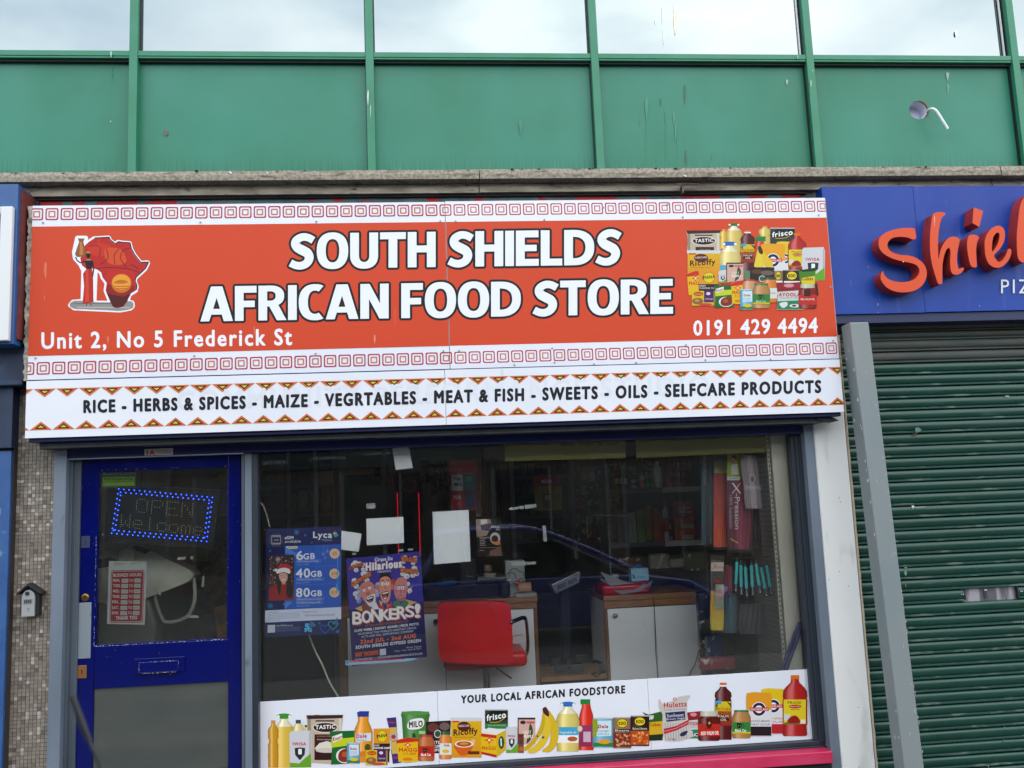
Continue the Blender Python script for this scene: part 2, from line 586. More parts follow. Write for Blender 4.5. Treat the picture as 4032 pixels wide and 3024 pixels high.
# ------------------------------------------------------------------ materials
green_panel = mat('green_panel', '#26785c', .42, spec=.3, col2='#358570', vs=1.6, lo=.3, hi=.7, rvar=.06)
def grime(M, z0, h, colour, sx=90):
    # run-off streaks along the foot of the panels
    t = M.node_tree
    bs = t.nodes['Principled BSDF']
    src = bs.inputs['Base Color'].links[0].from_socket
    g = N(t, 'ShaderNodeNewGeometry')
    sp = N(t, 'ShaderNodeSeparateXYZ')
    mr = N(t, 'ShaderNodeMapRange')
    mr.inputs['From Min'].default_value = z0+h
    mr.inputs['From Max'].default_value = z0
    mpn = N(t, 'ShaderNodeMapping')
    mpn.inputs['Scale'].default_value = (sx, 1, 2.5)
    n = N(t, 'ShaderNodeTexNoise')
    n.inputs['Scale'].default_value = 1.0
    n.inputs['Detail'].default_value = 4
    r = N(t, 'ShaderNodeMapRange')
    r.inputs['From Min'].default_value = .42
    r.inputs['From Max'].default_value = .6
    mu = N(t, 'ShaderNodeMath', operation='MULTIPLY')
    mu2 = N(t, 'ShaderNodeMath', operation='MULTIPLY')
    mu2.inputs[1].default_value = .75
    mm = N(t, 'ShaderNodeMix', data_type='RGBA')
    mm.inputs[7].default_value = (*C(colour), 1)
    for p, q in ((g.outputs['Position'], sp.inputs[0]), (sp.outputs['Z'], mr.inputs[0]), (g.outputs['Position'], mpn.inputs['Vector']), (mpn.outputs[0], n.inputs['Vector']), (n.outputs['Fac'], r.inputs[0]),
                 (r.outputs[0], mu.inputs[0]), (mr.outputs[0], mu.inputs[1]), (mu.outputs[0], mu2.inputs[0]), (mu2.outputs[0], mm.inputs[0]), (src, mm.inputs[6]), (mm.outputs[2], bs.inputs['Base Color'])):
        t.links.new(p, q)
grime(green_panel, Q(1200, 668, .055)[1], .10, '#216a50')
green_frame = mat('green_frame', '#267c58', .38, spec=.35, col2='#308368', vs=5, rvar=.08, bump=.05)
dark_gasket = mat('dark_gasket', '#10181a', .6)
mirror_glass = mat('mirror_glass', '#919a9b', .015, metal=1.0)
concrete = mat('concrete', '#a39a89', .92, col2='#81796c', vs=60, lo=.38, hi=.60, wear='#5c564b', ws=22, wstretch=(.6, 1, 2.4), wlo=.55, whi=.70, bump=.4, bs=70)
concrete_lo = mat('concrete_low', '#c4b8a4', .92, col2='#958b7a', vs=14, stretch=(.5, 1, 2), lo=.35, hi=.65, wear='#33302b', ws=18, wstretch=(.7, 1, 1.6), wlo=.60, whi=.72, bump=.6, bs=60)
lichen = mat('lichen', '#8d8a3a', .95, col2='#5e5c2c', vs=60, bump=.5)
moss = mat('moss', '#1c1d16', 1., col2='#34331f', vs=80, bump=.8)
peel = mat('peeling_board', '#5f7a7a', .8, col2='#4a5c5c', vs=10, wear='#b02a2c', ws=7, wstretch=(1, 1, 1.4), wlo=.50, whi=.53, bump=.4)
dark_wood = mat('dark_wood', '#2a2320', .85, col2='#171412', vs=12, stretch=(.3, 1, 4))
sign_white = mat('sign_board', '#e3e6ee', .34, spec=.4, col2='#dde1ea', vs=2.5, rvar=.06, wear='#a8abb0', ws=5, wstretch=(2.2, 1, .5), wlo=.70, whi=.80)
edge_white = mat('board_edge', '#b9b4a6', .8, col2='#6d685d', vs=30, bump=.6)
navy = mat('navy_paint', '#0c1748', .42, spec=.3, col2='#101d52', vs=10, rvar=.1)
grey_steel = mat('dark_steel', '#20262c', .45, metal=.3, col2='#2b3236', vs=12, wear='#4a4640', ws=20, wstretch=(.4, 1, 3), wlo=.64, whi=.74)
blue_door = mat('blue_gloss', '#010a56', .16, spec=.3, col2='#020c5e', vs=4, rvar=.08, bump=.12, bs=25)
chip = mat('bare_primer', '#b9bfc6', .7)
guide_grey = mat('guide_grey', '#74808f', .5, spec=.4, col2='#66717e', vs=4, stretch=(1, 1, .35), wear='#474e58', ws=16, wstretch=(1, 1, .5), wlo=.68, whi=.78, rvar=.1)
frame_grey = mat('frame_grey', '#525c68', .45, spec=.4, col2='#454e58', vs=5, stretch=(1, 1, .3), rvar=.1)
frame_dark = mat('frame_dark', '#252c36', .42, spec=.4, col2='#303843', vs=5, stretch=(1, 1, .3), rvar=.08)
plaster = mat('white_render', '#dcdedc', .7, col2='#e0e0dd', vs=3, stretch=(1, 1, .5), wear='#aeaa9c', ws=5, wstretch=(1.6, 1, .5), wlo=.56, whi=.78, bump=.25, bs=25)
cream = mat('cream_sealant', '#b5a48c', .8, bump=.4)
magenta = mat('magenta_paint', '#c02450', .38, spec=.45, col2='#c83a62', vs=3, stretch=(1, 1, 3), rvar=.08, bump=.08)
post_grey = mat('post_grey', '#7b8789', .5, spec=.3, col2='#868c8c', vs=3, stretch=(1, 1, .5), wear='#a09aa0', ws=12, wstretch=(1, 1, .5), wlo=.72, whi=.76, bump=.15, bs=18)
shutter_g = mat('shutter_green', '#06382c', .33, spec=.42, col2='#0a4034', vs=3, stretch=(.5, 1, 2), rvar=.08, wear='#2f5850', ws=9, wstretch=(.5, 1, 3), wlo=.66, whi=.8)
shutter_w = mat('shutter_worn', '#12403a', .5, spec=.4, wear='#566860', ws=22, wstretch=(.35, 1, 1.5), wlo=.56, whi=.64)
shutter_d = mat('shutter_dirty', '#243733', .6, col2='#3d403a', vs=9, stretch=(.4, 1, 3), lo=.35, hi=.6)
pizza_blue = mat('pizza_blue', '#123894', .4, spec=.25, col2='#1a439c', vs=2, stretch=(1, 1, .7), wear='#4a66b0', ws=22, wstretch=(1, 1, .07), wlo=.60, whi=.85, rvar=.08)
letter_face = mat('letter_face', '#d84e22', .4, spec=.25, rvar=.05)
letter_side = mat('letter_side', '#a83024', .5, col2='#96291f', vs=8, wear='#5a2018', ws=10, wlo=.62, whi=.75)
white_paint = mat('white_paint', '#dcdfe0', .5)
nb_blue = mat('neighbour_blue', '#1f4a86', .5, col2='#2d5c96', vs=7, lo=.3, hi=.7, wear='#6f8aa5', ws=13, wlo=.66, whi=.72, bump=.25, bs=30)
nb_dark = mat('neighbour_navy', '#10233f', .6, col2='#1a3352', vs=8, wear='#2c4a6a', ws=16, wlo=.64, whi=.72, bump=.2)
nb_red = mat('neighbour_red', '#7a2a22', .75, col2='#5a211d', vs=12, bump=.4)
black_mat = mat('matt_black', '#0c0d10', .7)
brass = mat('brass', '#9c7c3c', .32, metal=.9)
chrome = mat('chrome', '#b8bcc0', .12, metal=1.)
alu = mat('aluminium', '#8d98a0', .42, metal=.35, wear='#5d6870', ws=15, wlo=.66, whi=.76)
MK = 1.0
paperw = mat('white_paper', '#f6f7fa', .7, spec=.2, bump=.35, bs=9, col2='#eceef2', vs=5)
MK = .74

# ------------------------------------------------------------------ ground
g = MB()
g.box(-60, 60, -60, 30, -.3, -.13)
struct(g.build('road', mat('asphalt', '#2e2e2f', .9, col2='#4a4a49', vs=40, bump=.5)), 'grey asphalt road')
g = MB()
g.box(-60, 60, -4.2, .0, -.128, .0)
struct(g.build('pavement', mat('paving', '#716f6a', .85, col2='#62605b', vs=8, bump=.3)), 'grey paved footway in front of the shops')

# ------------------------------------------------------------------ office building above the shops
off = thing('office_building', (0, .3, 3.5), 'green metal and mirror glass curtain wall of the office floor above the shops', 'building')
mw = .0225
MX = [-1.58+1.3125*k for k in range(-2, 7)]
zt0, zt1 = Q(2016, 233, 0)[1], Q(2016, 206, 0)[1]      # transom
zb = Q(1200, 668, .02)[1]-.03
ztop = 6.2
for i, x in enumerate(MX):
    part('mullion', green_frame, off, (x-mw, x+mw, .0, .06, zb, ztop), bevel=.002)
for i in range(len(MX)-1):
    a, b = MX[i]+mw, MX[i+1]-mw
    part('transom', green_frame, off, (a, b, .006, .06, zt0+.012, zt1), (a, b, .010, .06, zt0, zt0+.0115), bevel=.0015)
    part('gasket', dark_gasket, off, (a, a+.006, .035, .072, zt1, ztop), (b-.006, b, .035, .072, zt1, ztop), (a, b, .03, .066, zt0-.012, zt0-.001), (b-.005, b, .03, .055, zb, zt0-.012))
    p = MB()
    p.box(a+.004, b-.004, .052+.004*(i % 2), .06+.004*(i % 2), zt1+.002, ztop)
    o = p.build('window_pane', mirror_glass, off)
    if i in (1, 4, 5):
        part('blind_edge', white_paint, off, (b-.022, b-.014, .04, .050, zt1+.003, ztop) if i > 2 else (a+.008, a+.013, .04, .05, zt1+.003, ztop))
HX, HZ = Q(3616, 434, .055)
for i in range(len(MX)-1):
    a, b = MX[i]+.012, MX[i+1]-.012
    p = MB()
    if a < HX < b:
        outer = [(a, zb), (b, zb), (b, zt0), (a, zt0)]
        hole = [(HX+.058*cos(2*pi*k/28), HZ+.058*sin(2*pi*k/28)) for k in range(28)]
        pts = outer+hole
        tri = tessellate_polygon([[Vector((x, z, 0)) for x, z in outer], [Vector((x, z, 0)) for x, z in hole]])
        fs = []
        for t in tri:
            q = [pts[j] for j in t]
            ar = (q[1][0]-q[0][0])*(q[2][1]-q[0][1])-(q[2][0]-q[0][0])*(q[1][1]-q[0][1])
            fs.append(tuple(t) if ar > 0 else tuple(t[::-1]))
        p.add([(x, .055, z) for x, z in pts], fs)
        n = len(hole)
        p.add([(x, .055, z) for x, z in hole]+[(x, .075, z) for x, z in hole], [(k, (k+1) % n, (k+1) % n+n, k+n) for k in range(n)])
        p.box(a, b, .30, .31, zb, zt0)
    else:
        p.box(a, b, .055, .07, zb, zt0)
    p.build('spandrel_panel', green_panel, off)
part('backing', black_mat, off, (MX[0], MX[-1], .32, .34, zb, ztop))
# droppings, scratches and streaks on the green panels (photo pixels)
st = Print(.05)
st2 = Print(-.004)
dr = mat('dropping', '#9fb8ac', .7)
def drop(P_, x, y, wd, h, col, l=1):
    drop.n += 1
    P_.poly([(x+wd*.5*sin(a)*(.35+.65*sin(a/2)**2)*(1+.18*sin(3*a+drop.n)), y+h*.5*cos(a)) for a in [2*pi*k/18 for k in range(18)]], col, l+(drop.n % 12)*.15)
drop.n = 0
for a in ((2546, 430, 16, 95, '#3f8670'), (2653, 465, 9, 50, '#488e78'), (2602, 400, 9, 30, '#3f6a50'), (2697, 370, 9, 80, '#35604a'), (2660, 520, 8, 70, '#4a8f78'),
          (2621, 460, 6, 50, '#3d836e'), (3099, 324, 10, 22, '#a4c0b2'), (3731, 300, 15, 34, '#8fb0a2'), (3733, 350, 4, 40, '#93b5a8'), (2702, 620, 11, 60, '#3a6650'), (2803, 621, 4, 22, '#4d6a48'),
          (441, 283, 4, 80, '#36806a'), (436, 478, 4, 6, '#cfdcd6'), (2050, 500, 18, 60, '#37806a'), (2545, 560, 2, 190, '#3f8670'), (2622, 560, 2, 160, '#3f8670'), (2668, 560, 2, 150, '#3f8670'), (2520, 480, 5, 30, '#3f8670')):
    drop(st, *a)
st.poly([(643, 515), (652, 511), (660, 516), (662, 527), (655, 536), (646, 530)], '#5f5a4c', 1)
st.build('bird_dropping', off, mat('stain_print', rough=.6, attr=True))
for a in ((1449, 385, 9, 60, '#c3d5cc'), (1459, 440, 4, 55, '#b7cdc3'), (437, 214, 12, 26, '#8db7a6'), (3141, 225, 6, 16, '#8fb8a6'), (3193, 330, 12, 30, '#7fb09c'), (3200, 278, 4, 8, '#bcd0c6')):
    drop(st2, *a)
st2.build('bird_dropping', off, MATS['stain_print'])
st = Print(.0475)
MK = 1.0
for a in ((2658, 75, 15, 130, '#f0e8d4'), (2662, 90, 12, 90, '#d0c4a4'), (2580, 85, 5, 26, '#e4ecec'), (2608, 60, 4, 70, '#e4ecec'), (2613, 150, 4, 70, '#e4ecec'), (3765, 132, 14, 24, '#dce8ec')):
    drop(st, *a)
st.build('bird_dropping', off, MATS['stain_print'])
MK = .74
# round vent hole with its ribbed duct and the white overflow pipe
duct = MB()
seg = 28
vs = []
for k in range(8):
    r_ = .0565-(.0025 if k % 2 else 0)
    y = .06+.011*k
    for j in range(seg):
        vs.append((HX+r_*cos(2*pi*j/seg), y, HZ+r_*sin(2*pi*j/seg)))
duct.add(vs, [(k*seg+j, (k+1)*seg+j, (k+1)*seg+(j+1) % seg, k*seg+(j+1) % seg) for k in range(7) for j in range(seg)])
duct.lathe((HX, .137, HZ), [(.056, -.002), (.056, .002)], 28, ax='y')
vent = thing('vent_duct', (HX, .065, HZ-.057), 'round grey ribbed duct opening in the green panel at upper right', 'vent')
duct.build('duct_liner', mat('duct_grey', '#dcdcec', .5), vent, smooth=True)
rr = MB()
rr.tube([(HX+.060*cos(a), .052, HZ+.060*sin(a)) for a in [radians(-40+10*k) for k in range(13)]], .004, 6)
rr.build('seal', mat('rust_seal', '#8a5a48', .8), vent)
pp = []
for x, y, Y in ((1585, 722, .08), (1592, 714, .04), (1604, 707, .0), (1622, 706, -.02), (1640, 716, -.03), (1656, 736, -.035), (1680, 775, -.04), (1718, 836, -.045)):
    X, Z = Q(2688+x/1.6458, y/1.6458, Y)
    pp.append((X, Y, Z))
b = MB()
b.tube(smoothpts(pp, 4, False), .0085, 12)
o = b.build('overflow_pipe', mat('white_pvc', '#dfe8ea', .35), None, smooth=True)
tag(o, 'bent white plastic overflow pipe sticking out beside the round vent', 'pipe')

# ------------------------------------------------------------------ concrete ledge
led = thing('concrete_ledge', (0, 0, 3.35), 'weathered two-tier concrete ledge with lichen running above the shop signs', 'ledge')
zt_ = Q(1200, 669, -.12)[1]; zm = Q(1200, 708, -.12)[1]; zl = Q(1200, 764, -.05)[1]
j1 = Q(1888, 690, -.12)[0]; j2 = Q(3941, 670, -.12)[0]
def rough_box(name, M, x0, x1, y0, y1, z0, z1, amp=.0018, step=.04):
    b = MB()
    n = max(2, int((x1-x0)/step))
    rnd = random.Random(int(x0*100+z0*1000))
    vs = []
    for i in range(n+1):
        x = x0+(x1-x0)*i/n
        a, c, d = rnd.uniform(-amp, amp), rnd.uniform(-amp, amp)*.5, rnd.uniform(-amp, amp)
        vs += [(x, y0+c, z0+c*.5), (x, y0+.006+d*.5, z1-.002+a), (x, y1, z1+.004), (x, y1, z0), (x, y0-.001, (z0+z1)/2)]
    fs = []
    for i in range(n):
        o_ = i*5
        for p, q in ((0, 4), (4, 1), (1, 2), (2, 3), (3, 0)):
            fs.append((o_+p, o_+5+p, o_+5+q, o_+q))
    fs += [(0, 4, 1, 2, 3), tuple(n*5+k for k in (0, 3, 2, 1, 4))]
    b.add(vs, fs)
    return b.build(name, M, led)
rough_box('coping_stone', concrete, -5.5, j1-.003, -.12, .08, zm, zt_)
rough_box('coping_stone', concrete, j1+.003, j2-.003, -.12, .08, zm, zt_+.002)
rough_box('coping_stone', concrete, j2+.003, 6.5, -.122, .08, zm-.003, zt_+.001)
rough_box('lower_stone', concrete_lo, -5.5, j1-.003, -.05, .08, zl, zm-.002, .002)
rough_box('lower_stone', concrete_lo, j1+.003, j2-.02, -.05, .08, zl+.002, zm-.002, .002)
rough_box('lower_stone', concrete_lo, j2-.014, 6.5, -.05, .08, zl, zm-.004, .002)
b = MB()
rnd = random.Random(3)
def blob(b, x, y, z, r, fl=.6):
    b.lathe((x, y, z), [(r*.5, 0), (r, r*.3*fl), (r*.8, r*.8*fl), (r*.3, r*fl)], 7)
for px in [1965, 1990, 2020, 2060, 2050, 2085, 2120, 2170, 2320, 2325, 2330, 2450, 2520, 2560, 2590, 2620, 2660, 2810, 2880, 1207, 780, 150, 3650, 3570, 3480, 2260]:
    X, Z = Q(px, 668, -.115)
    for k in range(3):
        blob(b, X+rnd.uniform(-.012, .012), -.115+rnd.uniform(-.004, .03), zt_-.004, rnd.uniform(.004, .010))
tag(b.build('moss', moss, led), kind='stuff')
b = MB()
for x0, x1 in ((240, 300), (500, 520), (40, 70), (2690, 2740), (3580, 3640), (1080, 1100), (1830, 1850)):
    for k in range(10):
        X, Z = Q(rnd.uniform(x0, x1), 672, -.12)
        blob(b, X, -.117+rnd.uniform(-.002, .02), zt_-.004-rnd.uniform(0, .006), rnd.uniform(.003, .007), .4)
tag(b.build('yellow_lichen', lichen, led), kind='stuff')
b = MB()
for x, y in ((905, 678), (909, 682), (1053, 682), (2695, 692), (2700, 694)):
    X, Z = Q(x, y, -.122)
    b.lathe((X, -.122, Z), [(.006, 0), (.004, .003)], 8, ax='y')
tag(b.build('white_dropping', white_paint, led), kind='stuff')
# peeling fascia board behind the sign
b = MB(); b.box(-2.35, 2.30, -.012, .01, 3.0, zl-.001)
o = b.build('fascia_board', peel); tag(o, 'old teal board with peeling red paint in the gap between ledge and white sign', 'board')
b = MB(); b.box(-2.25, 2.25, -.030, -.0125, zl-.014, zl-.003)
o = b.build('timber_batten', dark_wood); tag(o, 'dark timber batten under the concrete ledge', 'batten')
X0, Z0 = Q(2705, 727, -.09)
b = MB(); b.box(X0-.065, X0+.065, -.10, -.085, Z0-.003, Z0+.003); b.box(X0-.03, X0-.022, -.092, -.05, Z0-.05, Z0-.0035)
o = b.build('metal_bracket', mat('rusty_metal', '#6d625c', .6, metal=.4, col2='#4a3026', vs=30)); tag(o, 'small rusty T shaped bracket under the ledge above the sign', 'bracket')
x0, x1, z0, z1 = rect(3198, 738, 3221, 800, -.02)
b = MB(); b.box(x0, x1, -.02, .06, z0-.05, z1)
o = b.build('timber_stub', mat('grey_timber', '#7d7a73', .9, col2='#5c5a55', vs=14, stretch=(4, 1, .5), bump=.6)); tag(o, 'weathered grey timber stub between white sign and blue pizza sign', 'timber')
b = MB()
for k in range(16):
    X, Z = Q(3145+rnd.uniform(-6, 45), 775+rnd.uniform(-16, 6), -.01)
    b.add([(X, -.02+rnd.uniform(-.02, .02), Z), (X+rnd.uniform(-.03, .03), -.02, Z+.01), (X+.01, .0, Z+rnd.uniform(.005, .03))], [(0, 1, 2), (2, 1, 0)])
o = b.build('debris', mat('debris', '#7d6a5c', .9)); tag(o, 'scrap of torn brown material caught above the right end of the sign', 'debris')


# ------------------------------------------------------------------ main shop sign
YU = -.16
z_ut = (Q(132, 810, YU)[1]+Q(3247, 781, YU)[1])/2
z_ub = (Q(103, 1496, YU)[1]+Q(3307, 1416, YU)[1])/2
x_ul = Q(118, 1150, YU)[0]; x_ur = Q(3276, 1100, YU)[0]; x_uj = (Q(1751, 803, YU)[0]+Q(1773, 1456, YU)[0])/2
sgn = thing('shop_sign', (0, YU, z_ub), 'long orange and white fascia sign lettered SOUTH SHIELDS AFRICAN FOOD STORE', 'sign')
part('board', sign_white, sgn, (x_ul, x_uj-.0015, YU, YU+.012, z_ub, z_ut), bevel=.001)
part('board', sign_white, sgn, (x_uj+.0015, x_ur, YU-.001, YU+.011, z_ub+.002, z_ut+.003), bevel=.001)
b = MB()
n = 60
rnd = random.Random(5)
vs = []
for i in range(n+1):
    z = z_ub+(z_ut-z_ub)*i/n
    e = rnd.uniform(-.006, .004)
    vs += [(x_ul-.022+e, YU+.006, z), (x_ul-.001, YU+.003+rnd.uniform(-.002, .003), z), (x_ul-.001, YU+.02, z), (x_ul-.022+e, YU+.03, z)]
b.add(vs, [(i*4+p, i*4+q, i*4+4+q, i*4+4+p) for i in range(n) for p, q in ((0, 1), (1, 2), (2, 3), (3, 0))])
b.build('frayed_edge', edge_white, sgn)
part('backing', navy, sgn, (x_ul+.01, x_ur-.02, YU+.0125, .0, z_ub+.01, z_ut-.02))
part('edge_strip', mat('worn_edge', '#a59a90', .7), sgn, (x_ur, x_ur+.003, YU-.0005, YU+.011, z_ub, z_ut+.002))
# orange field
p = Print(YU-.001)
RED = '#cc4423'
def toZ(py, px=1700):
    return Q(px, py, YU)[1]
zrt = (Q(132, 890, YU)[1]+Q(2688+930/1.6458, 700+262/1.6458, YU)[1])/2
zrb = (Q(108, 640+1243/1.6458, YU)[1]+Q(2688+995/1.6458, 700+1040/1.6458, YU)[1])/2
def wrect(P_, x0, x1, z0, z1, col, l, cols=None):
    y = P_.Y-(P_.base+l)*EPS
    c = C(col)
    P_.mb.add([(x0, y, z0), (x1, y, z0), (x1, y, z1), (x0, y, z1)], [(0, 1, 2, 3)], cols or c)
wrect(p, x_ul+.001, x_uj-.002, zrt, zrb, RED, 1)
p.mb.v, p.mb.f, p.mb.c, p.mb.mi = [], [], [], []
for a, c_ in ((x_ul+.0005, x_uj-.0025), (x_uj+.0025, x_ur-.0005)):
    wrect(p, a, c_, zrb, zrt, RED, 1)
# key squares along top and bottom
pitch = .0765
def ringsq(P_, cx, cz, h, t, rad, col, l, xmax):
    y = P_.Y-(P_.base+l)*EPS
    pts = []
    for k, (sx, sz) in enumerate(((1, 1), (-1, 1), (-1, -1), (1, -1))):
        for j in range(4):
            a = pi/2*k+pi/2*j/3
            pts.append(((sx*(h-rad)+rad*cos(a)), (sz*(h-rad)+rad*sin(a))))
    n_ = len(pts)
    f = (h-t)/h
    vs = [(min(max(cx+x, x_ul+.001), xmax), y, cz+z) for x, z in pts]+[(min(max(cx+x*f, x_ul+.001), xmax), y, cz+z*f) for x, z in pts]
    P_.mb.add(vs, [(i, (i+1) % n_, (i+1) % n_+n_, i+n_) for i in range(n_)], C(col))
for (fx, fy), zz in (((337/1.6458, 640+331/1.6458), None), ((281/1.6458, 1300+240/1.6458), None)):
    X, Z = Q(fx, fy, YU)
    if zz is None:
        Z2 = Q(2688+(665 if fy < 1000 else 655)/1.6458, (700+190/1.6458) if fy < 1000 else (1300+132/1.6458), YU)[1]
        Z = (Z+Z2)/2
    k = -1
    while X+k*pitch < x_ur+.02:
        cx = X+k*pitch
        ringsq(p, cx, Z, .0325, .0062, .009, '#b02844', 2, x_ur-.001)
        ringsq(p, cx, Z, .0175, .0062, .004, '#c56e50', 2, x_ur-.001)
        k += 1
p.build('orange_field_print', sgn)
W = '#e8ecf4'
t = Print(YU-.001, base=3)
t.title('SOUTH SHIELDS', 1141, 2446, 1059, 920, 1042, W, 4, '#131316', 9)
t.title('AFRICAN FOOD STORE', 789, 2650, 1266, 1129, 1235, W, 4, '#131316', 9)
t.text('Unit 2, No 5 Frederick St', 165, 1148, 1372, 1311, W, 2, yb1=1357, off=.028, track=.04)
t.text('0191 429 4494', 2732, 3218, 1320, 1264, W, 2, yb1=1309, off=.028, track=.01)
t.build('lettering', sgn)
# africa emblem (pixels of crop 0,640 at 1.6458)
e = Print(YU-.001, 0, 640, 1.6458, base=3)
afr = [(548, 540), (575, 515), (610, 492), (655, 490), (705, 487), (712, 505), (745, 530), (765, 515), (790, 520), (840, 523), (848, 560), (870, 600), (910, 650), (960, 648), (940, 690), (880, 745), (872, 770), (885, 800), (880, 830), (838, 855), (828, 895), (800, 935), (760, 945), (730, 935), (705, 880), (685, 830), (692, 780), (665, 745), (655, 712), (625, 690), (600, 688), (560, 690), (530, 665), (520, 620), (545, 590)]
def grow(pts, d):
    n_ = len(pts); out = []
    for i in range(n_):
        a, b_, c_ = pts[i-1], pts[i], pts[(i+1) % n_]
        t1 = (c_[0]-a[0], c_[1]-a[1]); L_ = math.hypot(*t1) or 1
        out.append((b_[0]+t1[1]/L_*d, b_[1]-t1[0]/L_*d))
    return out
base_blob = [(450, 925), (470, 900), (520, 895), (620, 905), (720, 905), (830, 898), (860, 905), (865, 930), (850, 948), (780, 962), (700, 958), (560, 952), (480, 948)]
lady = [(500, 487), (560, 487), (545, 520), (556, 560), (590, 570), (600, 640), (620, 700), (612, 900), (535, 920), (540, 700), (520, 660), (485, 620), (480, 580)]
for pts, g_ in ((afr, 14), (base_blob, 10), (lady, 13)):
    n_ = len(pts)
    for k in range(10):
        e.poly([(x+g_*cos(2*pi*k/10), y+g_*sin(2*pi*k/10)) for x, y in pts], W, .2+k*.04+(.5 if pts is lady else 0))
e.line([(x+3, y-3) for x, y in afr[2:19]], 7, '#1a0f10', 2.6)
e.poly(afr, '#b3221c', 1.7)
for pts, c_ in (([(560, 545), (640, 520), (720, 545), (690, 600), (600, 600)], '#c22f20'), ([(680, 560), (780, 560), (820, 640), (760, 665), (690, 640)], '#cc4a22'), ([(690, 760), (720, 700), (860, 700), (850, 760)], '#b8261c'), ([(700, 830), (840, 840), (826, 890), (800, 930), (760, 942), (732, 932), (708, 880)], '#4d1512')):
    e.poly(smoothpts(pts, 3), c_, 2.0)
e.poly([(700, 790), (870, 800), (872, 835), (832, 855), (800, 870), (700, 850), (688, 830)], '#8a1d15', 2.1)
for ln in ([(620, 690), (700, 680), (830, 690), (900, 712)], [(745, 660), (740, 600), (770, 560)], [(820, 680), (780, 620), (800, 570), (840, 556)], [(650, 660), (700, 620), (690, 560)], [(850, 660), (900, 690)], [(570, 545), (620, 535), (650, 560), (640, 610)]):
    e.line(smoothpts(ln, 3, False), 5, '#5f1512', 2.2)
e.ell(787, 783, 65, 62, '#c9651a', 2.4, 26)
e.ell(787, 775, 60, 50, '#e0982a', 2.6, 24)
e.poly(smoothpts([(735, 780), (780, 760), (830, 772), (800, 785)], 3), '#b8641c', 2.8)
e.rect(740, 800, 835, 806, '#b05a18', 2.8); e.rect(750, 815, 825, 820, '#a04c14', 2.8)
e.poly(smoothpts(base_blob, 3), '#8d8a86', 1.5)
e.line([(470, 915), (720, 912)], 6, '#6a6663', 1.8); e.line([(500, 938), (840, 940)], 7, '#b1aca5', 1.8)
e.poly([(560, 690), (592, 672), (603, 720), (606, 905), (535, 918), (545, 800), (538, 720)], '#b02318', 2.6)
e.poly([(556, 700), (572, 690), (578, 900), (552, 905)], '#cf3d25', 2.8)
e.poly([(548, 636), (600, 634), (604, 660), (590, 690), (562, 690)], '#15100f', 3)
e.line([(552, 640), (520, 650), (498, 632), (490, 612)], 8, '#15100f', 3)
e.line([(600, 640), (608, 690), (600, 740)], 8, '#15100f', 3)
e.ell(572, 602, 15, 19, '#15100f', 3.2); e.rect(560, 578, 584, 588, '#b08a3c', 3.4)
e.rect(560, 628, 590, 634, '#a89050', 3.4)
e.poly([(505, 492), (548, 492), (540, 515), (552, 560), (555, 600), (540, 612), (500, 612), (486, 596), (500, 550), (513, 515)], '#8a5228', 3.2)
e.poly([(518, 515), (530, 515), (540, 560), (538, 600), (515, 600)], '#b8763c', 3.4)
e.line([(563, 912), (560, 930)], 4, '#15100f', 3); e.line([(584, 912), (592, 930)], 4, '#15100f', 3)
e.build('africa_emblem_print', sgn)
# faint scratches on the sign
sc_ = Print(YU-.001, 0, 640, 1.6458, base=3)
for a in ((295, 700, 26, 110, '#d9705a'), (288, 880, 8, 40, '#d9705a'), (700, 1150, 18, 50, '#d9705a'), (640, 520, 10, 60, '#c53d2c'), (1648, 1090, 8, 60, '#d9806a'), (2428, 1175-100+70, 16, 60, '#dd8672'), (2560, 1000, 6, 130, '#d4644e')):
    drop(sc_, *a)
sc_.build('scuff', sgn)

# ------------------------------------------------------------------ product pictures (shared painters, crop pixels)
def oil5(P_, cx, y0, y1, w_, l, cap='#3f8a2c', col='#c9a93c', label=None):
    h = y1-y0
    P_.ell(cx, y0+h*.07, w_*.34, h*.05, cap, l); P_.ell(cx-w_*.26, y0+h*.08, w_*.07, h*.03, '#e8efe0', l+.4, 8); P_.ell(cx+w_*.26, y0+h*.08, w_*.07, h*.03, '#e8efe0', l+.4, 8)
    P_.strip([(y0+h*.12, w_*.16), (y0+h*.16, w_*.2), (y0+h*.24, w_*.38), (y0+h*.3, w_*.46)], cx, '#d8d2b0', l, 6)
    P_.strip([(y0+h*.26, w_*.42), (y0+h*.36, w_*.5), (y0+h*.52, w_*.5), (y0+h*.55, w_*.46), (y0+h*.58, w_*.5), (y0+h*.72, w_*.5), (y0+h*.75, w_*.46), (y0+h*.78, w_*.5), (y1, w_*.47)], cx, col, l+.2, 7, .3)
    if label:
        P_.rect(cx-w_*.46, y0+h*.52, cx+w_*.46, y0+h*.83, '#e6ecee', l+.6); P_.rect(cx-w_*.46, y0+h*.52, cx+w_*.46, y0+h*.68, '#3f9fc6', l+.8)
        P_.text('Vegetable oil', cx-w_*.36, cx+w_*.36, y0+h*.645, y0+h*.60, '#e8eef0', l+1); P_.ell(cx+w_*.2, y0+h*.755, w_*.22, h*.05, '#b3552a', l+1)
